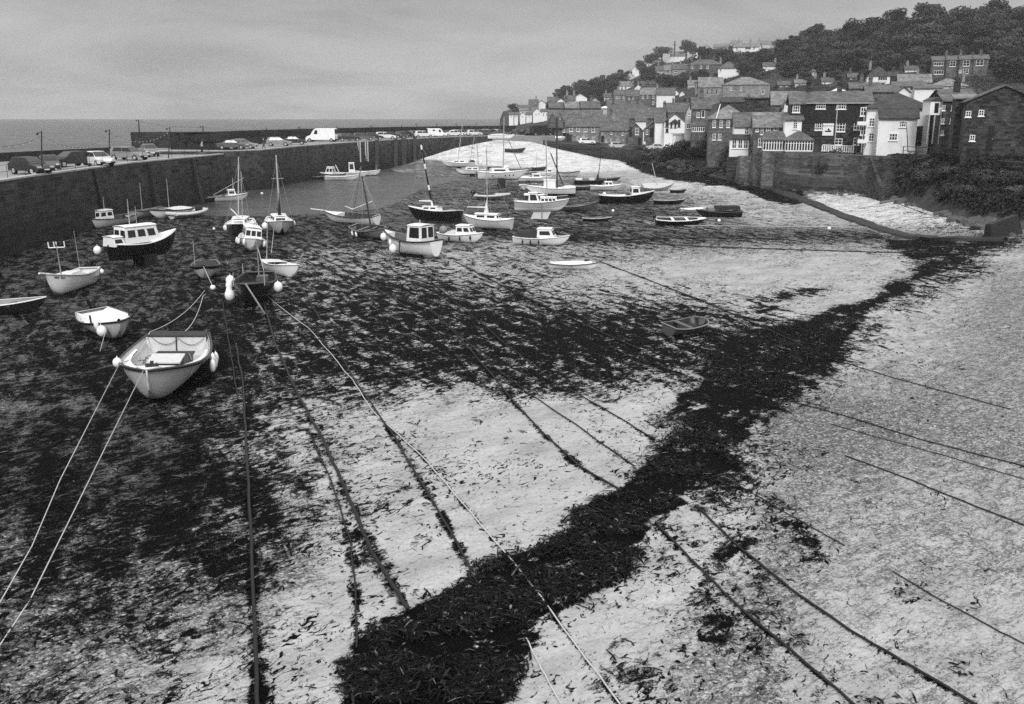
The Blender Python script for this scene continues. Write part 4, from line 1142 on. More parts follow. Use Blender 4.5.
r, h = simple('motor_boat', 'white launch with long black stripe of cover behind the largest yacht', 497, 173, 4.6, 1.8, 1.0, 6, inner='white', rail='white', up=.1); canvas_cover(r, h, .02, .75, .3, 'canvas'); canvas_cover(r, h, .7, .95, .3, 'white', 'bow_cover')
r, h = simple('sailing_boat', 'grey boat with slanting bare mast behind the largest yacht', 520, 172, 4.6, 1.8, .85, 5, outer='grey', rail='pale', inner='midgrey', bottom='dark'); thwarts(r, h, (.3, .6)); mast(r, h, .3, (508.5, 140), .07, z0=.4, spreader=0, mat='midgrey', stays=False)
r, h = simple('open_boat', 'dark open boat with thin mast on the edge of the bright inner sand', 537, 171, 3.8, 1.6, .8, 12, outer='dark', rail='midgrey', inner='black'); mast(r, h, -.1, (537, 152), .05, z0=.3, spreader=0, stays=False)
r, h = simple('open_boat', 'low grey hull lying just in front of the dark open boat with thin mast', 525, 174.5, 4.4, 1.6, .55, 3, outer='grey', rail='pale', inner='midgrey'); thwarts(r, h, (.3, .6))
r, h = simple('motor_boat', 'white launch with low pointed cabin to the right of the largest yacht', 535, 182.5, 5.2, 1.9, .85, 2, up=.1, inner='white', rail='white', deck=.45, bottom='bottom'); cabin(r, h, -.5, 1.2, .65, .55, win=(1, 1), front=.8); canvas_cover(r, h, .05, .35, .2, 'white')
r, h = simple('sailing_boat', 'large white square ended boat with box cabin and thick dark mast', 551, 197, 6.4, 2.3, 1.35, 177, outer='white', bottom='black', wl=.52, rail='white', inner='white', deck=.6, tb=.9, up=.1); cabin(r, h, -.6, 1.0, .72, 1.0, mat='white', win=(0, 0), front=.05); canvas_cover(r, h, .0, .3, .3, 'palecanvas'); mast(r, h, -.8, (556.5, 117), .1, mat='darkwood', z0=1.1, spreader=0, stays=False); MB().tube((-1.7, 0, 1.2), to_local(r, 550.5, 153), .08, n=6).build('mizzen_mast', 'darkwood', r)
r, h = simple('inflatable_boat', 'flat white tender in front of the square ended boat', 537, 197, 3.2, 1.4, .4, 0, outer='white', rail='white', railr=.16, inner='offwhite')
r, h = simple('inflatable_boat', 'grey white inflatable with black cover and outboard, below the largest yacht', 492, 199.5, 4.4, 1.8, .65, 3, outer='pale', rail='pale', railr=.17, inner='black'); canvas_cover(r, h, .05, .6, .3, 'canvas'); outboard(r, h, 0, .8, 1.2)
r, h = simple('dinghy', 'tiny white dinghy end on, right of the largest yacht', 523.5, 190, 2.6, 1.2, .8, -85, inner='white', rail='white')
r, h = simple('dinghy', 'tiny pale dinghy beside the white tender, half hidden by the motor sailer', 537.5, 188, 2.4, 1.1, .7, -60, inner='pale', rail='grey', outer='pale')
r, h = simple('open_boat', 'pale double ended boat with dark inside on the bright sand below the terrace', 568, 177, 4.1, 1.7, .95, 8, outer='pale', rail='black', inner='black', bottom='pale', dbl=True); thwarts(r, h, (.3, .6), 'pale')
r, h = simple('sailing_boat', 'low dark boat with white patches and slender mast, behind the pale cabin boat', 590, 184.5, 5.0, 1.8, .8, 5, outer='black', rail='midgrey', inner='dark'); MB().box(-2.3, -1.3, -.6, .6, .75, 1.0).build('locker', 'white', r); MB().box(-.2, .6, -.5, .5, .7, 1.05).build('locker', 'offwhite', r); mast(r, h, 1.2, (600.5, 158), .07, mat='midgrey', z0=.5, spreader=0, stays=False); MB().path([(1.2, 0, .5), (1.2, 0, 1.6)], [.3, .1], 6).build('sail_bundle', 'canvas', r)
r, h = simple('cabin_cruiser', 'pale cabin boat with low wheelhouse between the terrace sand and the black workboat', 606, 190.5, 4.5, 1.7, .85, 4, outer='offwhite', bottom='bottom', rail='white', inner='white', deck=.5, wl=.25); cabin(r, h, -.3, 1.1, .7, .55, win=(2, 1), front=.6); pole(r, 0, 0, 1.2, 2.0, .03)
r, h = simple('dinghy', 'low dark dinghy on the weedy edge right of the slender masted dark boat', 609, 181, 3.6, 1.4, .6, 5, outer='dark', rail='grey', inner='black')
r, h = simple('open_boat', 'grey open boat tucked between the square ended boat and the pale cabin boat', 583, 190, 3.8, 1.5, .7, -4, outer='midgrey', rail='pale', inner='dark')
r, h = simple('motor_boat', 'small white motor boat behind the low grey hull near the inner sand', 548, 176, 3.6, 1.5, .8, 10, rail='white', inner='pale'); cabin(r, h, -.3, .8, .7, .5, win=(1, 1))
# 40 black workboat
r, h = simple('workboat', 'black hulled workboat with white inside and white wheelhouse near its bow', 626, 203, 6.6, 2.1, 1.15, 3, outer='black', bottom='black', rail='offwhite', railr=.06, inner='offwhite', sheer=.5); cabin(r, h, .55, 1.75, .66, 1.15, win=(1, 1), front=.2, z0=.8, wz=(.45, .85)); MB().ball((-2.7, 0, 1.1), .25, 8, 6).build('bundle', 'white', r); MB().box(.0, .4, -.5, .5, .6, 1.2).build('winch_box', 'dark', r)
r, h = simple('sailing_boat', 'pale grey boat heeled over on the sand behind the black workboat', 655, 190.5, 5.0, 1.9, 1.0, 12, 22, outer='pale', rail='grey', inner='pale', deck=.1, dk='pale'); mast(r, h, .2, (652, 163), .05, z0=.9, spreader=0, stays=False, mat='pale')
r, h = simple('open_boat', 'long low dark open boat with raised bow, in front of the motor sailer', 575, 211, 4.6, 1.6, .7, 6, outer='midgrey', rail='grey', inner='dark', sheer=.7); thwarts(r, h, (.3, .6))
r, h = simple('dinghy', 'flat dark dinghy with pale rim lying on its own left of the rowing boat', 597, 221, 2.9, 1.2, .4, -2, outer='black', rail='pale', inner='dark')
r, h = simple('dinghy', 'dark slim dinghy with pale rim behind the black rowing boat', 669, 204, 3.7, 1.3, .6, -3, outer='black', rail='pale', inner='dark'); thwarts(r, h, (.4,))
r, h = simple('dinghy', 'very small dark dinghy near the seaweed edge, behind the slim dinghy', 678, 193, 2.2, 1.0, .5, 0, outer='black', rail='midgrey', inner='dark')
r, h = simple('rowing_boat', 'black rowing boat with white gunwale, pale thwarts and outboard at its stern', 680, 225, 4.8, 1.8, .75, 0, 6, outer='black', rail='white', railr=.06, inner='black', sheer=.15); thwarts(r, h, (.33, .62), 'white', .85); outboard(r, h, 0, .6, .7); part_deck(h, r, .84, .97, 'offwhite')
r, h = simple('dinghy', 'flat white dinghy behind the black rowing boat', 693, 212, 2.7, 1.2, .45, 0, outer='white', rail='white', inner='white', bottom='black', wl=.5); canvas_cover(r, h, .1, .9, .12, 'white')
r, h = simple('open_boat', 'dark open boat with flat canopy, rightmost of the grounded boats', 719, 217, 4.7, 1.7, .75, 178, outer='black', rail='midgrey', inner='black'); MB().box(-2.1, .5, -.7, .7, .82, 1.2, 0, .06).build('canopy', 'canvas', r); MB().box(.6, 1.2, -.5, .5, .7, 1.0).build('locker', 'grey', r)
# 49 pram
r, h = simple('pram_dinghy', 'small square sterned dark pram dinghy tilted on the sand in mid harbour', 686, 333, 2.3, 1.4, .6, 30, 5, outer='midgrey', bottom='dark', rail='grey', inner='black', tb=.85, fine=6, railr=.03); thwarts(r, h, (.42,), 'midgrey', .75)
# craft against the far quay
r, h = simple('dinghy', 'small dark boat against the far quay, left end of the cluster', 317, 179.5, 4.2, 1.6, .7, 5, outer='dark', rail='grey', inner='dark')
r, h = simple('fishing_boat', 'fishing boat with round white wheelhouse and raked gear against the far quay', 331, 178.5, 5.0, 2.0, 1.1, 170, outer='midgrey', rail='offwhite', inner='grey', deck=.5); cabin(r, h, -.6, .9, .72, 1.2, win=(2, 2), z0=.8); MB().tube((-1.6, 0, .9), (-.9, 0, 2.4), .08, n=5).tube((-1.2, .5, .9), (-.7, .5, 2.2), .06, n=5).build('gantry', 'offwhite', r)
r, h = simple('open_boat', 'low white open boat in front of the cluster against the far quay', 342, 180, 5.6, 1.9, .85, 4, outer='white', bottom='bottom', wl=.25, rail='white', inner='pale')
r, h = simple('fishing_boat', 'white fishing boat with tall square wheelhouse frame against the far quay', 352, 177, 5.8, 2.1, 1.0, 8, outer='white', bottom='bottom', wl=.3, rail='white', inner='pale', deck=.6); cabin(r, h, -.5, .6, .7, 1.6, win=(1, 1), z0=.9, wz=(.35, .9), front=.1)
r, h = simple('open_boat', 'white boat with dark lower hull, right end of the cluster against the far quay', 368, 175.5, 4.3, 1.8, 1.0, 8, outer='white', bottom='black', wl=.5, rail='white', inner='pale'); pole(r, 1.5, 0, 1.0, 2.0, .04)
# skiff in the bright sand
r, h = simple('open_boat', 'dark box shaped boat sitting alone on the bright inner beach', 515, 152.5, 4.6, 1.9, 1.0, 0, outer='dark', rail='grey', inner='black', tb=.95, fine=5)

# scattered buoys on the mud
for lb, x, y, rr in (('small white buoy on the mud between the two sailing boats and the quay', 214, 230, .13), ('small white float in the pool off the quay corner', 262, 195, .2),
                     ('white buoy on dark mud in front of the long low dark boat', 613, 212, .16), ('white float beside the thin rope right of the rowing boat', 719, 222, .17),
                     ('small white float on the grey mud toward the outfall', 829, 230, .17), ('small white float in the dark seaweed belt', 642, 584, .0)):
    if rr: buoy(lb, x, y, rr)
# mooring lines lying across the sand
LAB = {'twin chain': 'thick dark chain running straight down the left half of the sand to the bottom edge', 'weedy 1': 'heavy weed covered rope from the black fishing boat to the seaweed belt',
 'white long': 'long thin pale rope crossing the seaweed belt near the bottom middle', 'second': 'weedy rope just left of the long pale rope', 'third': 'weedy rope reaching the belt left of the two finer ropes',
 'fourth': 'fine dark rope in the middle of the trio reaching the seaweed belt', 'fifth': 'dark rope on the right of the trio reaching the upper seaweed belt', 'sixth': 'thin weedy rope between the heavy chain and the seaweed belt',
 'right dark 1': 'dark rope from the belt to the bottom edge, left of the knotted one', 'right dark 2': 'knotted dark rope from the belt to the bottom right edge', 'right thin 1': 'short thin rope right of the belt in the shingle patch',
 'right thin 2': 'thin rope lying on the dimpled sand in the bottom right', 'right thin 3': 'dark rope crossing the dimpled sand at the right edge, below the thin pair', 'right thin 4': 'upper rope of the thin pair at the right edge',
 'right thin 5': 'lower rope of the thin pair at the right edge', 'right thin 6': 'faint rope highest on the smooth sand at the right', 'far 1': 'dark line stretched across the far sand towards the outfall', 'far 2': 'dark line on the mud just behind the far stretched line',
 'fan a': 'weedy line nearest the pool, left of the gaff sailing boat', 'fan b': 'weedy line passing behind the grey clinker boat', 'fan c': 'long weedy line fanning out from the white open boat to mid harbour',
 'left a': 'broad weedy line slanting from the quay corner down towards the outboard dinghy', 'left b': 'narrower weedy line beside the broad slanting one on the left mud', 'left c': 'short weedy line right of the largest open boat', 'mid a': 'weedy line crossing the streaked sand left of the pram dinghy', 'mid b': 'weedy line crossing the sand behind the pram dinghy',
 'far 3': 'pale line running right from the black rowing boat', 'dash': 'short pale rope end sticking out below the seaweed belt'}
for key, (pts, rr, mt_, wd) in LINES.items():
    if rr is None: continue
    P = []
    raw = []
    for (xa, ya), (xb, yb) in zip(pts[:-1], pts[1:]):
        for i in range(6): raw.append((xa + (xb - xa) * i / 6, ya + (yb - ya) * i / 6))
    raw.append(pts[-1])
    for i, (x, y) in enumerate(raw):
        p = on_bed(x, y) if y < 705 else at_height(x, y, 0)
        p.x += random.uniform(-.03, .03) * min(1, p.y / 40)
        p.z = float(bed_z(p.x, p.y)) + rr * 1.2 + .01
        P.append(p)
    rope('mooring_rope' if 'chain' not in key else 'mooring_chain', LAB[key], P, rr, mt_, 'chain' if 'chain' in key else 'rope', 'mooring lines lying across the sand')
for lb, a, b, r_ in (('rope hanging from the stern of the dark cabin cruiser to the mud', (134, 245), (136, 271), .02), ('rope from the tall masted white sailing boat to the mud', (274, 228), (271, 257), .02),
                    ('dark rope from the outboard dinghy back to the quay side', (117, 308), (150, 285), .03), ('thin rope from the outboard dinghy down to the mud', (107, 326), (100, 352), .012),
                    ('dark rope on the mud from the white boat with the aerial to the cruiser', (97, 277), (130, 267), .03)):
    A = on_bed(a[0], a[1] + 14); A = at_depth(a[0], a[1], A.y); B_ = on_bed(*b); rope('mooring_rope', lb, [A, B_ + Vector((0, 0, .03))], r_, 'rope' if 'dark' not in lb else 'weedrope')
# ------------------------------------------------------------------ quays, cars, people
QZ = 5.5
def footprint_solid(name, inner, outer, z0, z1, mats, batter=.5, label=None, cat=None):
    """inner / outer: matched lists of (x,y); side walls mat 0, top mat 1"""
    mb = MB()
    n = len(inner)
    ring = inner + outer[::-1]
    cen = Vector((sum(p[0] for p in ring) / len(ring), sum(p[1] for p in ring) / len(ring)))
    m = len(ring)
    def off(i):
        p = Vector(ring[i]); a = Vector(ring[(i - 1) % m]); b = Vector(ring[(i + 1) % m])
        t = (b - a).normalized(); nrm = Vector((t.y, -t.x))
        if i in range(0, n): ref = Vector(inner[i]) - Vector(outer[i])
        else: ref = Vector(outer[m - 1 - i]) - Vector(inner[m - 1 - i])
        if nrm.dot(ref) < 0: nrm = -nrm
        return p + nrm * batter
    bot = [off(i) for i in range(m)]
    H = 6
    lev = [z0 + (z1 - z0) * k / H for k in range(H + 1)]
    vs = []
    for k in range(H + 1):
        for i in range(m):
            q = bot[i].lerp(Vector(ring[i]), k / H); vs.append((q.x, q.y, lev[k]))
    fs = [(k * m + i, k * m + (i + 1) % m, (k + 1) * m + (i + 1) % m, (k + 1) * m + i) for k in range(H) for i in range(m)]
    mb.add(vs, fs, 0)
    tv = [(p[0], p[1], z1) for p in ring]
    mb.add(tv, [(i, i + 1, m - 2 - i, m - 1 - i) for i in range(n - 1)], 1)
    o = mb.build(name, mats)
    return tag(o, label, cat)

# near quay, running away from the viewer on the left
near_in = [(-36.5, 30), (-38.2, 60), (at_height(32, 177, QZ).x, at_height(32, 177, QZ).y), (-40.4, 104), (at_height(224, 154.6, QZ).x, at_height(224, 154.6, QZ).y)]
near_out = [(-64, 30), (-62, 60), (-61, 81), (-58, 104), (-52, 128)]
footprint_solid('near_quay', near_in, near_out, -1.5, QZ, ['quaystone', 'concrete'], .7, 'dark granite quay wall with pale concrete top on the left, nearest the viewer', 'quay')
cx, cy = near_in[-1]
def strip_along(name, pts, w, z0, z1, mat, label, cat, side=1, ends=True):
    """wall following pts (inner face), thickness w to the side"""
    mb = MB(); n = len(pts); L = []; Rr = []
    for i, p in enumerate(pts):
        a = Vector(pts[max(i - 1, 0)]); b = Vector(pts[min(i + 1, n - 1)]); t = (b - a).normalized(); nn = Vector((-t.y, t.x)) * side
        L.append(Vector(p)); Rr.append(Vector(p) + nn * w)
    z0s = z0 if isinstance(z0, list) else [z0] * n; z1s = z1 if isinstance(z1, list) else [z1] * n
    vs = []
    for i in range(n):
        vs += [(L[i].x, L[i].y, z0s[i]), (L[i].x, L[i].y, z1s[i]), (Rr[i].x, Rr[i].y, z1s[i]), (Rr[i].x, Rr[i].y, z0s[i])]
    fs = [(4 * i + k, 4 * i + 4 + k, 4 * i + 4 + (k + 1) % 4, 4 * i + (k + 1) % 4) for i in range(n - 1) for k in range(4)]
    fs += [(0, 1, 2, 3), (4 * n - 1, 4 * n - 2, 4 * n - 3, 4 * n - 4)]
    mb.add(vs, fs)
    o = mb.build(name, mat)
    if label: tag(o, label, cat)
    return o
strip_along('quay_parapet', [(-61.3, 60), (-60.3, 81), (-57.3, 104), (-51.3, 127.6)], .6, QZ + .01, QZ + .95, 'parapetstone', 'low dark stone wall behind the cars on the near quay', 'wall')
strip_along('quay_coping', [(p[0] - .02, p[1]) for p in near_in], .75, QZ + .01, QZ + .14, 'paleconcrete', 'pale coping along the edge of the near quay', 'kerb', side=1)
# three timber rubbing posts with ladders on the near wall
for i, (lb, px_) in enumerate((('nearest dark timber rubbing post on the near quay wall', 94), ('middle dark timber rubbing post on the near quay wall', 148), ('farthest dark timber rubbing post on the near quay wall', 192))):
    best = min(np.linspace(60, 126, 400), key=lambda y: abs(to_px(float(np.interp(y, [p[1] for p in near_in], [p[0] for p in near_in])), y, QZ)[0] - px_))
    x = float(np.interp(best, [p[1] for p in near_in], [p[0] for p in near_in]))
    t = empty('rubbing_post', (x, best, 0), (0, 0, 0), lb, 'timber post', 'timber posts on the near quay wall')
    MB().add([(-.0, -.45, QZ - .1), (.22, -.45, QZ - .1), (.22, .45, QZ - .1), (0, .45, QZ - .1), (.5, -.6, -.1), (1.0, -.6, -.1), (1.0, .6, -.1), (.5, .6, -.1)],
             [(0, 1, 2, 3), (7, 6, 5, 4), (0, 4, 5, 1), (1, 5, 6, 2), (2, 6, 7, 3), (3, 7, 4, 0)]).build('baulk', 'black', t)
    lad = MB()
    for k in range(14): lad.tube((.26 + .055 * k, -.3, QZ - .3 - .38 * k), (.26 + .055 * k, .3, QZ - .3 - .38 * k), .03, n=4)
    lad.build('rungs', 'darkmetal', t)

# far quay
far_px = [(124, 151.0), (160, 151.4), (222, 151.6), (262, 150.4), (300, 146.6), (340, 143.4), (400, 139.6), (450, 137.2), (500, 135.8), (545, 135.2)]
far_in = [tuple(at_height(x, y, QZ).xy) for x, y in far_px]
def offset_poly(pts, w, side=1):
    out = []
    for i, p in enumerate(pts):
        a = Vector(pts[max(i - 1, 0)]); b = Vector(pts[min(i + 1, len(pts) - 1)]); t = (b - a).normalized()
        out.append(tuple(Vector(p) + Vector((-t.y, t.x)) * w * side))
    return out
far_out = offset_poly(far_in, 15.0, 1)
far_out[0] = (at_depth(127, 140, far_out[0][1]).x, far_out[0][1])
footprint_solid('far_quay', far_in, far_out, -1.5, QZ, ['farquaystone', 'concrete'], .8, 'long curved granite quay wall across the harbour with cars along its top', 'quay')
far_coping = strip_along('quay_coping', far_in, .6, QZ + .01, QZ + .16, 'paleconcrete', 'pale coping along the edge of the far quay', 'kerb', side=1)
par = offset_poly(far_in, 13.6, 1)
par[0] = (at_depth(131, 140, par[0][1]).x, par[0][1])
strip_along('breakwater_parapet', par[:], 1.4, QZ - .3, [7.9, 8.0, 7.9, 7.9, 7.85, 7.85, 7.8, 7.75, 7.75, 7.75], 'parapetstone', 'tall dark breakwater parapet behind the cars on the far quay', 'wall')
strip_along('parapet_step', offset_poly(far_in, 12.4, 1), 1.2, QZ + .01, 6.6, 'parapetstone', 'low stone step along the foot of the breakwater parapet', 'wall')
# stairs cut down the face of the far quay
A = at_height(300, 146.6, QZ); B_ = at_height(262, 150.4, QZ)
d = (B_ - A).normalized(); nrm = Vector((d.y, -d.x, 0)); nrm = nrm if nrm.y < 0 else -nrm
st = empty('quay_steps', (A.x, A.y, 0), (0, 0, math.atan2(d.y, d.x)), 'narrow stone stairs slanting down the face of the far quay', 'stairs')
mb = MB()
for k in range(16):
    z = QZ - .3 - k * .33
    mb.box(k * .62, k * .62 + .64, -1.55 - .0 if nrm.y < 0 else 0, .0, -.2, z)
s_ = mb.build('treads', 'farquaystone', st)
# pale vertical streak ladders on the far quay
for lb, px_, py_ in (('left one of the two pale ladders on the far quay wall', 359.5, 142.2), ('right one of the two pale ladders on the far quay wall', 367, 141.8)):
    p = at_height(px_, py_, QZ); t = empty('quay_ladder', (p.x, p.y - .25, 0), (0, 0, 0), lb, 'ladder', 'ladders on the far quay')
    for s in (1, -1): MB().box(s * .22 - .09, s * .22 + .09, -.55, -.42, 1.8, QZ + .1).build('rail', 'pale', t)
    mb = MB()
    for k in range(10): mb.box(-.22, .22, -.53, -.46, 2.0 + k * .35, 2.06 + k * .35)
    mb.build('rungs', 'pale', t)
for lb, px_, py_, w_ in (('dark timber pile standing against the far quay near the ladders', 377, 141.2, .35), ('dark timber pile on the far quay wall, left of the widest one', 396, 140, .35), ('dark wide timber pile on the far quay wall near the sand', 404, 139.5, .5), ('dark timber pile where the far quay meets the sand', 415, 139, .35)):
    p = at_height(px_, py_, QZ); MB_ = MB().add([(-w_, -.5, QZ + .3), (w_, -.5, QZ + .3), (w_, 0, QZ + .3), (-w_, 0, QZ + .3), (-w_, -1.5, 0), (w_, -1.5, 0), (w_, -.9, 0), (-w_, -.9, 0)], [(0, 1, 2, 3), (7, 6, 5, 4), (0, 4, 5, 1), (1, 5, 6, 2), (2, 6, 7, 3), (3, 7, 4, 0)])
    o = MB_.build('timber_pile', 'darkwood'); o.location = (p.x, p.y, 0); tag(o, lb, 'timber post', 'timber piles on the far quay')

# lamp posts, railings and festoon lights
def lamp_post(label, base, top_px, lamp=True, r=.07, group='light poles on the quays'):
    top = at_depth(top_px[0], top_px[1], base.y)
    t = empty('light_pole', tuple(base), (0, 0, 0), label, 'lamp post', group)
    v = top - base
    MB().tube((0, 0, 0), v, r, r * .7, 7).build('pole', 'darkwood', t)
    if lamp:
        a = MB().tube(v * .97, v * .97 + Vector((-.35, 0, -.05)), .03, n=5); a.build('bracket', 'darkmetal', t)
        MB().ball(tuple(v * .97 + Vector((-.38, 0, -.12))), .11, 8, 6).build('lamp_head', 'darkmetal', t)
    return t, base + v
def edge_pt(px_, edge, zz=QZ, inset=.4, n=600):
    best = None
    for i in range(len(edge) - 1):
        for k in range(60):
            a = Vector(edge[i]).lerp(Vector(edge[i + 1]), k / 60)
            e = abs(to_px(a.x, a.y, zz)[0] - px_)
            if best is None or e < best[0]: best = (e, a)
    return Vector((best[1].x - inset, best[1].y, zz))
T = []
T.append(lamp_post('light pole by the dark cars at the left end of the near quay', edge_pt(46, near_in), (41.5, 131)))
T.append(lamp_post('light pole right of the silver car on the near quay', edge_pt(113, near_in), (109.5, 129)))
T.append(lamp_post('light pole at the far end of the near quay, beside the harbour mouth', edge_pt(172.5, near_in), (170, 127)))
fp = offset_poly(far_in, 14.2, 1)
fp[0] = (at_depth(139.5, 135, fp[0][1]).x, fp[0][1])
T.append(lamp_post('stout light pole on the rounded end of the breakwater parapet', Vector((fp[0][0], fp[0][1], 7.9)), (138.5, 119.5), r=.11))
FP = [(203, 126), (266, 127.5), (300, 127), (337, 126), (372, 125.5), (402, 124.5), (417, 123.5), (437, 123.5), (457, 123.5), (476, 123)]
ords = ['first', 'second', 'third', 'fourth', 'fifth', 'sixth', 'seventh', 'eighth', 'ninth', 'tenth']
for k, (x, y) in enumerate(FP):
    b_ = edge_pt(x, fp, 7.7, 0)
    T.append(lamp_post('%s thin pole from the left along the breakwater parapet' % ords[k], b_, (x, y), lamp=(k % 2 == 0), r=.09))
def festoon(label, a, b, n=14, sag=1.6):
    t = empty('festoon_lights', tuple(a), (0, 0, 0), label, 'string lights', 'strings of lights between the poles')
    pts = []
    for i in range(n + 1):
        u = i / n; p = (b - a) * u; p = Vector(p); p.z -= sag * 4 * u * (1 - u); pts.append(p)
    MB().path(pts, .015, 4).build('cable', 'darkmetal', t)
    for p in pts[1:-1]:
        o = MB().ball((0, 0, 0), .055, 6, 5).build('bulb', 'lamp', t); o.location = tuple(p + Vector((0, 0, -.07)))
festoon('string of lights hanging between the two nearest quay poles', T[0][1] - Vector((0, 0, .4)), T[1][1] - Vector((0, 0, .4)), 18, 1.2)
festoon('string of lights from the silver cars pole to the harbour mouth pole', T[1][1] - Vector((0, 0, .4)), T[2][1] - Vector((0, 0, .4)), 16, 1.0)
festoon('string of lights coming in from the left edge to the nearest quay pole', Vector((-38, 66, 9.6)), T[0][1] - Vector((0, 0, .4)), 12, 1.0)
for k in range(3, len(T) - 1):
    festoon('string of lights on the breakwater between its %s and %s poles' % ((['end'] + ords)[k - 3], ords[k - 3]), T[k][1] - Vector((0, 0, .2)), T[k + 1][1] - Vector((0, 0, .2)), 8, .35)

def railing(label, pts, z, h=1.05, step=3.0, r=.018, name='railing'):
    t = empty(name, (pts[0][0], pts[0][1], z), (0, 0, 0), label, 'railing')
    mb = MB(); ps = MB(); o0 = Vector((pts[0][0], pts[0][1], z))
    for a, b in zip(pts[:-1], pts[1:]):
        a = Vector((*a, z)) - o0; b = Vector((*b, z)) - o0; n = max(1, int((b - a).length / step))
        for i in range(n + 1):
            p = a.lerp(b, i / n); ps.tube(p, p + Vector((0, 0, h)), r * 1.2, n=5)
        for hh in (h, h * .5): mb.tube(a + Vector((0, 0, hh)), b + Vector((0, 0, hh)), r, n=4)
    mb.v, mb.f = mb.v + ps.v, mb.f + [tuple(i + len(mb.v) for i in f) for f in ps.f]; mb.m += ps.m; mb.sm += ps.sm; mb.build('rail', 'darkmetal', t)
railing('thin railing along the edge of the near quay', [(p[0] - .5, p[1]) for p in near_in[1:]], QZ + .14)

# ---- vehicles
def car(label, loc, yaw, paint, kind='hatch', group='cars parked on the quays', cat='car', name='parked_car', dark_glass=True):
    t = empty(name, tuple(loc), (0, 0, R(yaw)), label, cat, group)
    if kind == 'hatch': L, W, Hh = 4.0, 1.72, 1.48; prof = [(-1.98, .32), (-2.0, .72), (-1.93, .92), (-.0, .95), (.95, .90), (1.75, .74), (1.98, .55), (2.0, .30)]; gl = [(-1.9, .92), (-1.62, 1.38), (-1.1, 1.47), (.05, 1.46), (.98, .90)]
    elif kind == 'estate': L, W, Hh = 4.5, 1.76, 1.5; prof = [(-2.23, .32), (-2.26, .75), (-2.18, .95), (0, .97), (1.05, .92), (1.95, .78), (2.22, .55), (2.24, .30)]; gl = [(-2.15, .95), (-1.95, 1.42), (-1.2, 1.5), (.2, 1.48), (1.08, .93)]
    elif kind == 'saloon': L, W, Hh = 4.4, 1.74, 1.42; prof = [(-2.18, .32), (-2.22, .78), (-2.1, .93), (-1.3, .96), (.95, .90), (1.9, .76), (2.18, .55), (2.2, .30)]; gl = [(-1.45, .95), (-.85, 1.36), (-.4, 1.42), (.25, 1.4), (1.0, .91)]
    else: L, W, Hh = 5.9, 2.0, 2.5; prof = [(-2.93, .38), (-2.95, 1.15), (-2.9, 1.3), (1.2, 1.3), (1.9, 1.25), (2.6, 1.02), (2.93, .75), (2.95, .35)]; gl = [(-2.92, 1.3), (-2.85, 2.42), (-2.6, 2.5), (.85, 2.48), (1.35, 2.25), (2.0, 1.24)]
    def loft(profile, wb, wt, mb, mi, zlo, zhi):
        k = len(profile)
        vs = []
        for sy in (-1, -.94, .94, 1):
            for (x, z) in profile:
                u = (z - zlo) / (zhi - zlo); w = (wb + (wt - wb) * max(0, u)) / 2
                e = .04 if abs(sy) == 1 else 0
                vs.append((x * (1 - .012 * (abs(sy) == 1)), sy * w, z - e * (u > .5)))
        fs = [(j * k + i, j * k + (i + 1) % k, (j + 1) * k + (i + 1) % k, (j + 1) * k + i) for j in range(3) for i in range(k)]
        fs += [tuple(range(k))[::-1], tuple(range(3 * k, 4 * k))]
        mb.add(vs, fs, mi)
    mb = MB(); loft(prof, W, W * .95, mb, 0, .3, 1.0 if kind != 'van' else 1.3); mb.build('body', paint, t)
    mb = MB(); loft(gl, W * .93, W * .74 if kind != 'van' else W * .9, mb, 0, gl[0][1], Hh); cabn = mb.build('cabin', paint, t)
    # glass panels
    def side_pt(x, z, s):
        u = (z - gl[0][1]) / (Hh - gl[0][1]); wt = .74 if kind != 'van' else .9
        return (x, s * (W * .93 + (W * wt - W * .93) * u) / 2 + s * .012, z)
    zb = gl[0][1] + .04; zt = Hh - .1
    def lerp_x(x0, z0, x1, z1, z): return x0 + (x1 - x0) * (z - z0) / (z1 - z0)
    if kind == 'van': spans = [(.55, 1.25)]; zb, zt = 1.42, 2.15
    else:
        xr = gl[0][0] + .45; xf = gl[-1][0] - .12; spans = [(xr + .02, (xr + xf) / 2 - .05), ((xr + xf) / 2 + .03, xf)]
    for s in (1, -1):
        for (a, b) in spans:
            front = b == spans[-1][1]
            bt = b - (.55 if front and kind != 'van' else (.25 if front else 0)); at_ = a + (.18 if a == spans[0][0] and kind != 'van' else 0)
            q = [side_pt(a, zb, s), side_pt(b, zb, s), side_pt(bt, zt, s), side_pt(at_, zt, s)]
            q = [Vector(p) for p in q]
            MB().extrude([p - Vector((0, s * .02, 0)) for p in q], Vector((0, s * .03, 0))).build('side_window', 'glass', t)
    if kind == 'van':
        q = [Vector(side_pt(-1.2, 1.75, s_)) for s_ in (-1,)]
        MB().box(-1.35, -.65, -W / 2 * .95 - .015, -W / 2 * .95 + .05, 1.75, 2.15).build('side_window', 'glass', t)
    (xa, za), (xb, zb2) = gl[-1], gl[-2]
    w1 = W * .93 / 2 - .1; w2 = W * (.74 if kind != 'van' else .9) / 2 - .05
    A = Vector((xa, 0, za)); B2 = Vector((xb, 0, zb2)); nn = Vector((B2.z - A.z, 0, A.x - B2.x)).normalized()
    a = A.lerp(B2, .1); b = A.lerp(B2, .92)
    MB().extrude([a + Vector((0, -w1, 0)) - nn * .02, a + Vector((0, w1, 0)) - nn * .02, b + Vector((0, w2, 0)) - nn * .02, b + Vector((0, -w2, 0)) - nn * .02], nn * .035).build('windscreen', 'glass', t)
    (xa, za), (xb, zb2) = gl[0], gl[1]
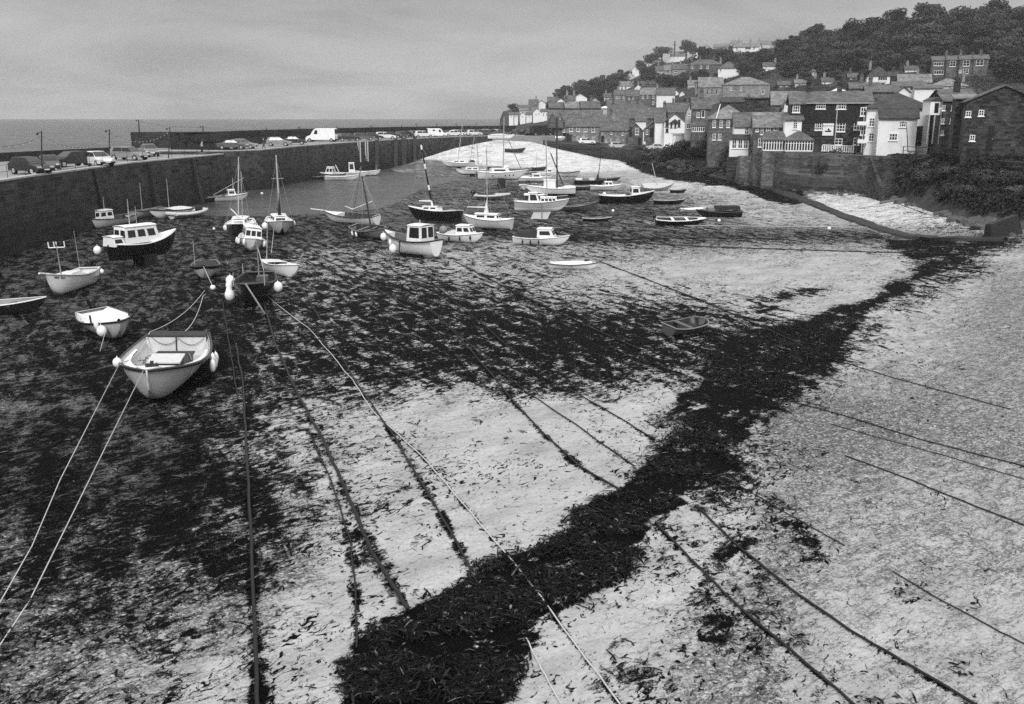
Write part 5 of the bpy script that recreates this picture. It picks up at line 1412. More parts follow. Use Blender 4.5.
    A = Vector((xa, 0, za)); B2 = Vector((xb, 0, zb2)); nn = Vector((-(B2.z - A.z), 0, -(A.x - B2.x))).normalized(); nn = nn if nn.x < 0 else -nn
    a = A.lerp(B2, .15); b = A.lerp(B2, .9)
    MB().extrude([a + Vector((0, -w1, 0)) - nn * .02, a + Vector((0, w1, 0)) - nn * .02, b + Vector((0, w2, 0)) - nn * .02, b + Vector((0, -w2, 0)) - nn * .02], nn * .035).build('rear_window', 'glass', t)
    for s in (1, -1):
        for x in (prof[0][0] + .75, prof[-1][0] - .82):
            w = MB().tube((x, s * (W / 2 - .2), .31), (x, s * (W / 2 + .01), .31), .32 if kind != 'van' else .36, n=14).build('wheel', 'rubber', t)
            MB().tube((x, s * (W / 2 - .1), .31), (x, s * (W / 2 + .025), .31), .19, n=10).build('rim', 'metal', w)
        MB().box(prof[-1][0] - .16, prof[-1][0] + .0, s * .62 - .17, s * .62 + .17, .58, .72).build('headlight', 'lamp', t)
        MB().box(prof[0][0] - .03, prof[0][0] + .1, s * .72 - .08, s * .72 + .08, .7, .95).build('tail_light', 'midgrey', t)
    MB().box(prof[-1][0] - .05, prof[-1][0] + .05, -W * .44, W * .44, .3, .5).build('bumper', 'black', t)
    MB().box(prof[-1][0] + .045, prof[-1][0] + .06, -.26, .26, .4, .5).build('number_plate', 'white', t)
    MB().box(prof[0][0] - .05, prof[0][0] + .05, -W * .44, W * .44, .3, .5).build('bumper', 'black', t)
    return t
def qp(px_, py_, z=QZ): return at_height(px_, py_, z + .02)
car('dark hatchback cut off by the left edge of the picture', qp(32, 174), -28, 'dark', 'hatch')
car('dark grey car facing the viewer beside the nearest light pole', qp(50, 170.5), -62, 'midgrey', 'saloon')
car('black car between the dark grey car and the silver hatchback', qp(71, 166.5), -118, 'dark', 'estate')
car('silver hatchback, the brightest car on the near quay', qp(99, 166.0), -42, 'silver', 'hatch')
car('dark grey car with pale roof, third light pole side of the near quay', qp(130, 160), -20, 'grey', 'estate')
car('small pale grey car at the far end of the near quay', qp(150, 156), -60, 'grey', 'hatch')
# concrete wheel stops on the near quay
for lb, x0_, y0_, x1_, y1_ in (('long pale kerb block in front of the dark cars', 36, 175, 88, 167.5),):
    a = qp(x0_, y0_); b = qp(x1_, y1_); mb = MB(); d = (b - a); n = Vector((-d.y, d.x, 0)).normalized() * .35
    o = MB().extrude([a, b, b + n, a + n], Vector((0, 0, .22))).build('kerb_block', 'paleconcrete'); tag(o, lb, 'kerb')
car('white high roofed van on the far quay, the only van there with a raised roof', qp(322, 141.6), 172, 'white', 'van', cat='van', name='parked_van')
far_cars = [(244, 148.6, 'grey', 'hatch', 2, 'grey hatchback alone left of the person on the far quay'), (233, 149.2, 'midgrey', 'saloon', 4, 'dark car farthest left on the far quay'),
 (279, 146, 'grey', 'hatch', 5, 'grey hatchback just right of the person on the far quay'), (294, 144.6, 'dark', 'saloon', 8, 'dark saloon left of the white van on the far quay'),
 (350, 139.6, 'dark', 'estate', 10, 'dark estate right of the white van'), (363, 138.8, 'midgrey', 'estate', 12, 'dark grey car with pale roof load, second right of the white van'),
 (374, 137.9, 'dark', 'hatch', 12, 'dark hatchback left of the pale estate on the far quay'), (385.5, 137.4, 'offwhite', 'estate', 12, 'pale estate car in the middle of the far quay'),
 (400, 136.4, 'midgrey', 'saloon', 60, 'dark saloon parked nose out right of the pale estate'), (407, 136.1, 'dark', 'hatch', 60, 'black hatchback parked nose out by the leaning mast'),
 (414, 135.6, 'grey', 'hatch', 60, 'grey hatchback just left of the pale boxy car'), (424, 135.1, 'offwhite', 'estate', 15, 'pale boxy estate left of the small white van'),
 (437, 134.6, 'white', 'van', 17, 'small white van among the cars near the sand'), (446, 134.2, 'midgrey', 'saloon', 60, 'dark saloon right of the small white van'),
 (453.5, 134, 'silver', 'saloon', 18, 'silver saloon second right of the small white van'), (462, 133.7, 'grey', 'hatch', 60, 'grey hatchback between two silver cars on the far quay'),
 (474, 133.4, 'silver', 'hatch', 20, 'silver hatchback in the right part of the far quay'), (484, 133, 'midgrey', 'estate', 20, 'dark estate right of the right hand silver hatchback'),
 (492, 133, 'dark', 'hatch', 60, 'black hatchback near the landward end of the far quay'), (501, 132.7, 'midgrey', 'saloon', 20, 'dark saloon at the landward end of the far quay')]
far_cars += [(431, 0, 'dark', 'hatch', 58, 'black hatchback between the pale boxy estate and the small white van'), (441.5, 0, 'dark', 'estate', 20, 'dark estate tucked right beside the small white van'), (458, 0, 'offwhite', 'hatch', 20, 'cream hatchback between the silver saloon and the grey hatchback'), (468.5, 0, 'dark', 'saloon', 55, 'black saloon left of the right hand silver hatchback'), (488, 0, 'pale', 'estate', 20, 'pale estate near the landward end of the far quay'), (497, 0, 'silver', 'hatch', 20, 'silver hatchback last but one on the far quay'), (391, 0, 'dark', 'saloon', 14, 'black saloon touching the pale estate on the far quay'), (419, 0, 'dark', 'saloon', 15, 'black saloon just left of the pale boxy estate'), (344, 0, 'dark', 'hatch', 8, 'small black car directly behind the white van')]
lane = [offset_poly(far_in, 4.5, 1), offset_poly(far_in, 7.5, 1)]
for ci, (x, y, pm, kd, yw, lb) in enumerate(far_cars):
    car(lb, edge_pt(x, lane[1 if (yw > 50 or y == 0) else 0], QZ, 0) + Vector((0, 0, .02)) if x > 342 else qp(x, y), yw, pm, kd, name='parked_van' if kd == 'van' else 'parked_car', cat='van' if kd == 'van' else 'car')
    if kd == 'van': [o for o in scene.objects if o.get('label') == lb][0].scale = (.78, .85, .78)

# ---- people
def person(label, loc, yaw, top='dark', legs_='midgrey', stride=.25, bend=0.0):
    t = empty('person', tuple(loc), (0, 0, R(yaw)), label, 'person')
    def skin(name, pts, edges, rad, mat, root_i=0):
        me = bpy.data.meshes.new(name); me.from_pydata(pts, edges, []); me.materials.append(MT[mat])
        o = bpy.data.objects.new(name, me); col.objects.link(o); o.parent = t
        m = o.modifiers.new('s', 'SKIN'); o.modifiers.new('d', 'SUBSURF').levels = 1; o.modifiers['d'].render_levels = 1
        for i, r_ in enumerate(rad): me.skin_vertices[0].data[i].radius = (r_, r_ * .85)
        me.skin_vertices[0].data[root_i].use_root = True
        return o
    b = bend
    pts = [(0, 0, .92), (b * .4, 0, 1.2), (b * .8, 0, 1.42), (b, 0, 1.53), (b * 1.15, 0, 1.66), (b * .8, .2, 1.4), (b * .8 + .02, .27, 1.12), (b * .8 + .14, .25, .88), (b * .8, -.2, 1.4), (b * .8 - .04, -.27, 1.12), (b * .8 + .05, -.27, .86),
           (0, .1, .85), (stride * .5, .1, .48), (stride * .9, .1, .08), (stride * .9 + .16, .1, .04), (0, -.1, .85), (-stride * .1, -.1, .48), (-stride, -.1, .1), (-stride + .15, -.1, .04)]
    ed = [(0, 1), (1, 2), (2, 3), (3, 4), (2, 5), (5, 6), (6, 7), (2, 8), (8, 9), (9, 10), (0, 11), (11, 12), (12, 13), (13, 14), (0, 15), (15, 16), (16, 17), (17, 18)]
    rd = [.15, .15, .16, .06, .11, .075, .05, .035, .075, .05, .035, .1, .07, .045, .04, .1, .07, .045, .04]
    skin('body', pts, ed, rd, 'skin')
    skin('jacket', [(0, 0, .9), pts[1], (b * .8, 0, 1.44), pts[5], pts[6], (pts[7][0] - .02, pts[7][1], .95), pts[8], pts[9], (pts[10][0] - .01, pts[10][1], .93)], [(0, 1), (1, 2), (2, 3), (3, 4), (4, 5), (2, 6), (6, 7), (7, 8)], [.18, .18, .15, .09, .07, .055, .09, .07, .055], top)
    skin('trousers', [(0, 0, .95), pts[11], pts[12], (pts[13][0], pts[13][1], .12), pts[15], pts[16], (pts[17][0], pts[17][1], .13)], [(0, 1), (1, 2), (2, 3), (0, 4), (4, 5), (5, 6)], [.17, .12, .085, .065, .12, .085, .065], legs_)
    MB().ball((b * 1.13 - .02, 0, 1.71), .115, 10, 7, 0, (1, .9, .9)).build('hair', 'dark', t)
person('person in pale top leaning on the near quay railing by the harbour mouth', qp(211, 153.6) + Vector((-1.2, 0, 0)), 20, 'pale', 'dark', .15, .12)
person('person in a dark jacket walking along the far quay left of the white van', qp(264, 149.6), 190, 'dark', 'midgrey')
person('person in a pale coat standing below the gabled cottages by the shore', at_height(644, 149.5, 4.0), -90, 'white', 'midgrey', .08)
# ------------------------------------------------------------------ village
_wincache = {}
HB = []
FACE = .8
def facade(t, px_, py_, d=0.0):
    """photo point on the plane y = d of a thing's own axes -> (x, z) there"""
    Mi = (Matrix.Translation(t.location) @ t.rotation_euler.to_matrix().to_4x4()).inverted()
    O = Vector((0, 0, CAMH)); o = Mi @ O; dd = Mi @ at_depth(px_, py_, 100.0) - o
    k = (d - o.y) / dd.y
    return o.x + dd.x * k, o.z + dd.z * k
def window_obj(w, hgt, nx, ny, parent, loc, frame='white', sill=True):
    key = (round(w, 1), round(hgt, 1), nx, ny, frame)
    if key not in _wincache:
        w_, h_ = max(.25, key[0]), max(.3, key[1])
        mb = MB(); fw = min(.09, w_ * .13)
        mb.box(-w_ / 2, w_ / 2, -.05, .02, 0, fw).box(-w_ / 2, w_ / 2, -.05, .02, h_ - fw, h_)
        mb.box(-w_ / 2, -w_ / 2 + fw, -.052, .02, fw, h_ - fw).box(w_ / 2 - fw, w_ / 2, -.052, .02, fw, h_ - fw)
        for i in range(1, nx):
            x = -w_ / 2 + w_ * i / nx; mb.box(x - fw * .4, x + fw * .4, -.048, .0, fw, h_ - fw)
        for j in range(1, ny):
            z = h_ * j / ny; mb.box(-w_ / 2 + fw, w_ / 2 - fw, -.045, -.001, z - fw * .35, z + fw * .35)
        if sill: mb.box(-w_ / 2 - .08, w_ / 2 + .08, -.14, .02, -.1, -.002)
        a = mb.mesh('window', frame)
        p = MB().box(-w_ / 2 + fw, w_ / 2 - fw, -.02, .01, fw, h_ - fw).mesh('pane', 'glass')
        _wincache[key] = (a, p)
    a, p = _wincache[key]
    o = bpy.data.objects.new('window', a); col.objects.link(o); o.parent = parent; o.location = loc
    q = bpy.data.objects.new('pane', p); col.objects.link(q); q.parent = o
    return o

def prism_roof(kind, W, T, ze, zr, ov=.3, th=.14, hipl=None, zr_off=0):
    """roof over [-W/2,W/2]x[0,T], eave ze, ridge zr"""
    mb = MB(); x0, x1, y0, y1 = -W / 2 - ov, W / 2 + ov, -ov, T + ov
    def slab(poly):
        n = len(poly)
        up = [(x, y, z + th) for x, y, z in poly]
        mb.add(list(poly) + up, [tuple(range(n))[::-1], tuple(range(n, 2 * n))] + [(i, (i + 1) % n, n + (i + 1) % n, n + i) for i in range(n)])
    if kind == 'gx':
        k = (zr - ze) / (T / 2); zl = ze - k * ov
        slab([(x0, y0, zl), (x1, y0, zl), (x1, T / 2, zr), (x0, T / 2, zr)]); slab([(x1, y1, zl), (x0, y1, zl), (x0, T / 2, zr), (x1, T / 2, zr)])
    elif kind == 'gy':
        k = (zr - ze) / (W / 2); zl = ze - k * ov
        slab([(x0, y0, zl), (0, y0, zr), (0, y1, zr), (x0, y1, zl)]); slab([(0, y0, zr), (x1, y0, zl), (x1, y1, zl), (0, y1, zr)])
    elif kind == 'hip':
        hl = hipl if hipl is not None else min(T / 2, W * .45); a, b = -W / 2 + hl, W / 2 - hl
        if a > b: a = b = 0
        zl = ze
        mb.add([(x0, y0, zl), (x1, y0, zl), (x1, y1, zl), (x0, y1, zl), (a, T / 2, zr), (b, T / 2, zr)],
               [(0, 1, 5, 4), (1, 2, 5), (2, 3, 4, 5), (3, 0, 4), (0, 3, 2, 1)])
        mb.box(x0 + .01, x1 - .01, y0 + .01, y1 - .01, zl - .12, zl - .002)
    elif kind == 'mono':
        slab([(x0, y0, ze), (x1, y0, ze), (x1, T, zr), (x0, T, zr)])
    elif kind == 'flat':
        mb.box(x0, x1, y0, y1, ze, ze + .25)
    return mb

def house(label, xl, xr, yb, ye, yr, T=7, roof='gx', wall='stone', rmat='slate', wins=(), doors=(), chims=(), Y=None, yaw=0, cat='house', group='houses of the harbour village', hipl=None,
          frame='white', name='house', sink=4.0, ov=.3, nxy=(2, 2), ridge_trim=None, gable_mat=None, lift=0, sidewin=0):
    xc = (xl + xr) / 2
    if Y is None: Y = on_hill(xc, yb).y
    HB.append((xl - 1, xr + 1, min(yr, ye) - 1, yb, Y))
    c = at_depth(xc, yb, Y)
    yaw = yaw - FACE * math.degrees(math.atan2(c.x, c.y))
    t = empty(name, tuple(c), (0, 0, R(yaw)), label, cat, group)
    (ul, _), (ur, _) = facade(t, xl, yb), facade(t, xr, yb)
    W = ur - ul
    t.location = t.location + Matrix.Rotation(R(yaw), 3, 'Z') @ Vector(((ul + ur) / 2, 0, 0))
    c = t.location.copy(); zb = c.z
    ze = facade(t, xc, ye)[1]
    zr = facade(t, xc, yr, T / 2 if roof in ('gx', 'hip') else (T if roof == 'mono' else 0))[1]
    zr = max(zr, ze + .25)
    def loc2(px_, py_): return facade(t, px_, py_)
    mb = MB(); w2 = W / 2
    z0 = -sink
    if roof == 'gy':
        mb.add([(-w2, 0, z0), (w2, 0, z0), (w2, 0, ze), (0, 0, zr - .05), (-w2, 0, ze), (-w2, T, z0), (w2, T, z0), (w2, T, ze), (0, T, zr - .05), (-w2, T, ze)],
               [(0, 1, 2, 3, 4), (9, 8, 7, 6, 5), (1, 6, 7, 2), (0, 4, 9, 5)])
    elif roof == 'gx':
        mb.add([(-w2, 0, z0), (-w2, T, z0), (-w2, T, ze), (-w2, T / 2, zr - .05), (-w2, 0, ze), (w2, 0, z0), (w2, T, z0), (w2, T, ze), (w2, T / 2, zr - .05), (w2, 0, ze)],
               [(0, 1, 2, 3, 4), (9, 8, 7, 6, 5), (0, 4, 9, 5), (1, 6, 7, 2)])
    elif roof == 'mono':
        mb.add([(-w2, 0, z0), (-w2, T, z0), (-w2, T, zr), (-w2, 0, ze), (w2, 0, z0), (w2, T, z0), (w2, T, zr), (w2, 0, ze)],
               [(0, 1, 2, 3), (7, 6, 5, 4), (0, 3, 7, 4), (1, 5, 6, 2)])
    else: mb.box(-w2, w2, 0, T, z0, ze - (.0 if roof == 'flat' else .13))
    mb.build('wall', wall, t)
    rf = prism_roof(roof, W, T, ze, zr, ov, hipl=hipl).build('roof', rmat, t)
    for u, wd in [(q if isinstance(q, tuple) else (q, .7)) for q in chims]:
        if roof == 'gy': x, y, zz = 0, T * u, zr
        else: x, y, zz = -w2 + W * u, T / 2, zr
        ck = MB().box(x - wd / 2, x + wd / 2, y - .35, y + .35, zz - 1.0, zz + 1.25).box(x - wd / 2 - .06, x + wd / 2 + .06, y - .41, y + .41, zz + 1.25, zz + 1.38)
        for k in (-1, 1): ck.tube((x + k * wd * .22, y, zz + 1.38), (x + k * wd * .22, y, zz + 1.8), .12, .1, 6)
        ck.build('chimney', wall if wall in ('stone', 'darkstone', 'palestone') else 'greyrender', rf)
    if ridge_trim:
        p0 = Vector((-w2 - ov, -ov, ze + .03)); hl = hipl if hipl is not None else min(T / 2, W * .45)
        MB().tube((w2 - hl, T / 2, zr + .03), (w2 + ov - ridge_trim, -ov, ze + .05), .08, n=5).build('hip_tiles', 'white', rf)
    for wv in wins:
        x, y, w, h_ = wv[:4]; nx, ny = wv[4] if len(wv) > 4 else nxy
        u, z = loc2(x, y + h_ / 2); ww = w / F * (Y * CP + 6) / math.cos(R(yaw)) ; hh = h_ / F * (Y * CP + 6)
        window_obj(ww, hh, nx, ny, t, (u, -.012, z), frame)
    for (x, y, w, h_, m_) in doors:
        u, z = loc2(x, y + h_ / 2); ww = w / F * (Y * CP + 6); hh = h_ / F * (Y * CP + 6)
        d = MB().box(u - ww / 2, u + ww / 2, -.05, .03, z, z + hh).build('door', m_, t)
        MB().box(u + ww * .3, u + ww * .3 + .05, -.1, -.05, z + hh * .45, z + hh * .5).build('handle', 'metal', d)
    for i in range(sidewin):     # windows on the left flank
        o = window_obj(.9, 1.1, 2, 2, t, (-w2 - .012, T * (i + .5) / sidewin, ze - 1.9), frame); o.rotation_euler = (0, 0, R(-90))
    return t, W, ze, zr, Y, c

H = house
# --- shore row, right to left
H('dark stone house at the right edge with gabled slate roof', 962, 1034, 154, 101, 86, T=9, roof='gy', wall='darkstone', rmat='slate', Y=100, doors=[(989, 139, 5, 22, 'black')], wins=[(968, 114, 4, 6), (981, 113, 4, 6), (972, 138, 4, 6)], sink=1.2)
H('dark stone house with white sloping lintels over paired small windows', 940, 962, 147, 101, 93, T=10, wall='darkstone', rmat='slate', Y=117, wins=[(943.5, 108, 2.6, 5), (952.5, 108, 2.6, 5), (942.5, 121, 2.6, 5), (951, 121, 2.6, 5), (942, 133, 2.6, 4)], chims=(.8,), yaw=4)
t = empty('lift_tower', tuple(at_depth(934.5, 144, 118)), (0, 0, 0), 'narrow white box room raised on thin posts right of the white house', 'tower')
def zz_(py, Y, t): return at_depth(934, py, Y).z - t.location.z
MB().box(-.95, .55, 0, 2.2, zz_(115, 118, t), zz_(101, 118, t)).build('cabin', 'render', t); MB().add([(-1.1, -.15, zz_(101, 118, t)), (.7, -.15, zz_(101, 118, t)), (-.2, -.15, zz_(97, 118, t)), (-1.1, 2.4, zz_(101, 118, t)), (.7, 2.4, zz_(101, 118, t)), (-.2, 2.4, zz_(97, 118, t))], [(0, 1, 2), (5, 4, 3), (0, 2, 5, 3), (1, 4, 5, 2)]).build('roof', 'darkslate', t)
for x in (-.9, .5, -.25): MB().tube((x, .1, 0), (x, .1, zz_(115, 118, t)), .09, n=6).build('post', 'metal', t)
MB().box(-.45, .05, -.03, .02, zz_(113, 118, t), zz_(103, 118, t)).build('window', 'glass', t)
# white house with the wing
tH, W, ze, zr, Y, c = H('white rendered house with dark hipped roof and low front wing beside the steps', 864, 927, 150, 108, 92.5, T=9, roof='hip', wall='render', rmat='darkslate', Y=127, hipl=4.0,
  wins=[(871.5, 122.5, 5, 8, (2, 3)), (871, 137.5, 5, 8, (2, 3))], doors=[(918, 136.5, 5.6, 18, 'black')], yaw=0, name='white_house', ov=.5)
x0 = facade(tH, 876.5, 147, -2.6)[0]; x1 = facade(tH, 915, 147, -2.6)[0]; zw = facade(tH, 895, 118.6, -2.8)[1]; zt_ = facade(tH, 895, 107.5, 0)[1]
MB().add([(x0, -2.6, -4), (x1, -2.6, -4), (x1, -2.6, zw), (x0, -2.6, zw), (x0, .0, -4), (x1, .0, -4), (x1, .0, zt_), (x0, .0, zt_)], [(0, 1, 2, 3), (1, 5, 6, 2), (4, 0, 3, 7)]).build('wing_wall', 'render', tH)
w_ = MB(); w_.add([(x0 - .1, -2.9, zw - .1), (x1 + .25, -2.9, zw - .1), (x1 + .25, .0, zt_ + .02), (x0 - .1, .0, zt_ + .02), (x0 - .1, -2.9, zw + .05), (x1 + .25, -2.9, zw + .05), (x1 + .25, .0, zt_ + .17), (x0 - .1, .0, zt_ + .17)], [(0, 3, 2, 1), (4, 5, 6, 7), (0, 1, 5, 4), (1, 2, 6, 5), (2, 3, 7, 6), (3, 0, 4, 7)]); w_.build('wing_roof', 'darkslate', tH)
for (x, y, w, h_) in ((902.5, 124, 6, 6.5), (893, 137, 8, 7)):
    u, z = facade(tH, x, y + h_ / 2, -2.6); window_obj(w * .128, h_ * .128, 3, 2, tH, (u, -2.615, z), 'white')
for yy in (122.5, 140.5):
    u, z = facade(tH, 863.5, yy, -1.6); MB().box(u - .7, u + .5, -1.6, .5, z - .35, z + .12).build('balcony', 'render', tH)
for x in (859.5, 866): u, z = facade(tH, x, 110, -1.4); MB().tube((u, -1.4, -2), (u, -1.4, z), .07, n=6).build('balcony_post', 'darkmetal', tH)
for yy in (112, 131): u, z = facade(tH, 863, yy + 4, -.6); window_obj(.7, 1.1, 2, 2, tH, (u, -.6, z), 'white')
pp = at_depth(908, 152, 122.5); lamp_post('slim dark pole with wires in front of the white house', Vector((pp.x, pp.y, pp.z)), (906.5, 122), r=.06, lamp=False)
# pub
tP, W, ze, zr, Y, c = H('big inn with black slate hung upper storeys, stone ground floor and a pale sign', 800, 868, 150, 102.5, 92, T=10, wall='darkstone', rmat='slate', Y=141, wins=[(820.5, 106, 9, 6, (4, 2)), (841, 106.2, 9, 6, (4, 2)), (819, 126.5, 8, 7.5, (4, 3)), (840.5, 127.5, 8, 8.5, (3, 3)), (856.5, 126.5, 5.5, 7), (838, 142, 7, 6), (856, 141.5, 5, 7)], chims=(.55, .08), name='inn', sidewin=1)
zs = facade(tP, 834, 123.5)[1]
MB().box(-W / 2 - .06, W / 2 + .06, -.07, 10.05, zs, ze - .16).build('slate_hanging', 'slatehung', tP)
for (x, y, w, h_, nn) in ((820.5, 106, 9, 6, (4, 2)), (841, 106.2, 9, 6, (4, 2))):
    u, z = facade(tP, x, y + h_ / 2); window_obj(w * .148, h_ * .148, *nn, tP, (u, -.085, z), 'white')
u = facade(tP, 834, 150)[0]; MB().tube((u, -.16, -1), (u, -.16, ze - .2), .075, n=6).build('drainpipe', 'pale', tP)
MB().box(-W / 2 - .3, W / 2 + .3, -.48, -.36, ze - .14, ze - .03).build('gutter', 'pale', tP)
u, z = facade(tP, 828, 129.5); sp_ = Matrix.Translation(tP.location) @ tP.rotation_euler.to_matrix().to_4x4() @ Vector((u, -.16, z)); sgn = empty('inn_sign', tuple(sp_), tuple(tP.rotation_euler), 'pale square sign with dark lettering and a dark ship on the inn wall', 'sign')
MB().box(-.75, .75, -.04, 0, -.85, .85).build('board', 'white', sgn)
try:
    cu = bpy.data.curves.new('lettering', 'FONT'); cu.body = 'SHIP INN'; cu.size = .36; cu.align_x = 'CENTER'; cu.extrude = .004; cu.materials.append(MT['black'])
    tmp = bpy.data.objects.new('tmp', cu); col.objects.link(tmp); bpy.context.view_layer.update(); lm = bpy.data.meshes.new_from_object(tmp); bpy.data.objects.remove(tmp); to = bpy.data.objects.new('lettering', lm); col.objects.link(to); to.parent = sgn; to.location = (0, -.05, .38); to.rotation_euler = (R(90), 0, 0)
except Exception: pass
MB().add([(-.4, -.05, -.35), (.4, -.05, -.35), (.5, -.05, -.15), (-.45, -.05, -.15), (-.05, -.05, -.12), (.3, -.05, -.12), (0, -.05, .25)], [(0, 1, 2, 3), (4, 5, 6)]).build('painted_ship', 'black', sgn, fix=False)
# small houses in front of the pub
H('narrow dark gabled end attached to the left of the inn with a big pale window', 788, 800.5, 150, 104, 93, T=9, wall='slatehung', rmat='slate', Y=140, wins=[(796, 108, 6.5, 9, (3, 3))])
H('white dormer gable just left of the inn above the conservatory', 783, 800, 150, 120.5, 115, T=4, roof='mono', wall='render', rmat='slate', Y=137, wins=[(795, 125, 4.2, 8, (2, 4))], sink=1)
H('grey stone cottage with long lichened roof behind the conservatory', 753, 790, 152, 127, 113, T=9, wall='stone', rmat='paleslate', Y=143, wins=[(757, 129.5, 2.6, 4), (762, 131, 2.5, 7), (768, 131, 4, 7), (776, 131, 4.5, 7), (760, 143, 4, 8)])
def glasshouse(label, xl, xr, yb, ye, yr, Y, T, n, hip=True):
    c = at_depth((xl + xr) / 2, yb, Y); W = at_depth(xr, yb, Y).x - at_depth(xl, yb, Y).x
    t = empty('conservatory', tuple(c), (0, 0, -FACE * math.atan2(c.x, c.y)), label, 'conservatory'); HB.append((xl, xr, yr, yb, Y)); ul = facade(t, xl, yb)[0]; ur = facade(t, xr, yb)[0]; W = ur - ul; t.location = t.location + t.rotation_euler.to_matrix() @ Vector(((ul + ur) / 2, 0, 0)); xm = (xl + xr) / 2; ze = facade(t, xm, ye)[1]; zr = facade(t, xm, yr, T / 2)[1]
    MB().box(-W / 2, W / 2, .0, T, -3.5 if Y > 150 else -6.5, .02).build('base_wall', 'stone', t)
    MB().box(-W / 2 + .05, W / 2 - .05, .06, T - .05, .02, ze).build('glazing', 'glass', t)
    mb = MB().box(-W / 2, W / 2, -.04, .1, .0, .16).box(-W / 2, W / 2, -.04, .1, ze - .16, ze).box(-W / 2, W / 2, -.02, .09, ze * .68, ze * .68 + .06)
    for i in range(n + 1): x = -W / 2 + W * i / n; mb.box(x - .06, x + .06, -.05, .1, .0, ze)
    for i in range(4):
        for s in (-1, 1): y = T * i / 3; mb.box(s * W / 2 - .05, s * W / 2 + .05, y - .05, y + .05, 0, ze)
    mb.build('frame', 'white', t); prism_roof('hip', W, T, ze, zr, .25, hipl=W * .48 if hip else .2).build('roof', 'slate', t)
glasshouse('long white framed conservatory, left half under the grey cottage', 763, 784.5, 151, 139.5, 131, 135, 4, 8, False)
glasshouse('white framed conservatory with hexagonal slate roof, right half', 785, 812.5, 151.5, 140, 130.5, 133.5, 5, 10)
# balustrade in front of the inn
p0 = at_depth(822, 151.5, 136); p1 = at_depth(853, 153, 135); t = empty('terrace_fence', tuple(p0), (0, 0, 0), 'white picket balustrade on the terrace below the inn', 'fence')
mb = MB(); d = p1 - p0
for i in range(15): q = d * (i / 14); mb.box(q.x - .09, q.x + .09, q.y - .03, q.y + .03, q.z, q.z + .85)
mb.build('balusters', 'white', t); MB().tube((0, 0, .9), d + Vector((0, 0, .9)), .08, n=4).tube((0, 0, .12), d + Vector((0, 0, .12)), .06, n=4).build('rail', 'white', t)
# white house with bay
tB, W, ze, zr, Y, c = H('white cube house with lean-to bay window on the sea wall', 733, 754, 156, 126.5, 113, T=8, wall='render', rmat='slate', Y=150, wins=[(746.5, 131, 4, 7, (2, 2))], name='white_house', chims=())
x0 = facade(tB, 729.5, 150, -1.6)[0]; x1 = facade(tB, 748.5, 150, -1.6)[0]; zc = facade(tB, 739, 139.5, -1.8)[1]; zc2 = facade(tB, 739, 137, 0)[1]
MB().box(x0, x1, -1.6, .0, -3, zc).build('bay_wall', 'render', tB); MB().add([(x0 - .2, -1.9, zc), (x1 + .2, -1.9, zc), (x1 + .2, -.01, zc2 + .3), (x0 - .2, -.01, zc2 + .3), (x0 - .2, -1.9, zc + .12), (x1 + .2, -1.9, zc + .12), (x1 + .2, -.01, zc2 + .42), (x0 - .2, -.01, zc2 + .42)], [(0, 3, 2, 1), (4, 5, 6, 7), (0, 1, 5, 4), (1, 2, 6, 5), (2, 3, 7, 6), (3, 0, 4, 7)]).build('bay_roof', 'darkslate', tB)
for x in (734, 740, 745.5): u, z = facade(tB, x, 148.5, -1.6); window_obj(.65, 1.3, 2, 2, tB, (u, -1.615, z), 'white')
# hip roofed house
H('stone house with large hipped roof and white hip tiles', 708, 747, 146, 118.5, 104.5, T=10, roof='hip', wall='stone', rmat='paleslate', Y=163, wins=[(714, 124, 2.6, 7, (2, 3)), (721, 124, 2.6, 7, (2, 3)), (728, 124, 2.6, 7, (2, 3)), (714, 137, 2.6, 6), (719.5, 137, 2.6, 6)], ridge_trim=5.5, hipl=4.5)
tq, W, ze, zr, Y, c = H('narrow stone house with white framed first floor bay, left of the hip roofed house', 691, 709, 146, 108.5, 98, T=7, wall='stone', rmat='slate', Y=178, wins=[(698, 115, 2.4, 5), (703, 114, 3.2, 7, (1, 1))], chims=(.5,), doors=[(697.5, 139, 3.5, 8, 'dark')])
glasshouse('glazed white framed bay on the narrow stone house', 692, 704.5, 132, 125.5, 120.5, 176.5, 1.6, 6, False)
H('tall white gable standing end on behind the narrow stone house', 685.5, 692, 134, 111, 104.5, T=7, roof='gy', wall='dullrender', rmat='slate', Y=188, wins=[(689, 114, 1.6, 3), (688.5, 126, 4, 5)])
H('white flat roofed garage with pale door below the white gabled house', 673, 687.5, 145, 134.5, 134, T=5, roof='flat', wall='render', rmat='dullrender', Y=196, doors=[(680.5, 140, 10, 8.5, 'pale')], cat='garage', name='garage')
tW, W, ze, zr, Y, c = H('white gabled house with dark bay and four dark windows', 664, 684.5, 137, 122, 113.8, T=9, roof='gy', wall='render', rmat='slate', Y=206, wins=[(667, 123.5, 3.2, 7, (1, 1)), (679, 123.5, 2.4, 7, (1, 1)), (671.3, 125.5, 2.0, 4.5, (1, 1)), (675.3, 125.5, 2.0, 4.5, (1, 1)), (667, 130.5, 2.6, 3.5, (1, 1))], frame='midgrey')
MB().add([(-1.2, -.5, zr * .60), (1.2, -.5, zr * .60), (0, -.5, zr * .78), (-1.2, .02, zr * .60), (1.2, .02, zr * .60), (0, .02, zr * .78)], [(0, 1, 2), (5, 4, 3), (0, 2, 5, 3), (1, 4, 5, 2), (0, 3, 4, 1)]).build('porch_roof', 'darkslate', tW)
H('low white wall of a house joined to the left of the white gabled house', 655, 664.5, 134, 122, 113.5, T=8, wall='render', rmat='slate', Y=211)
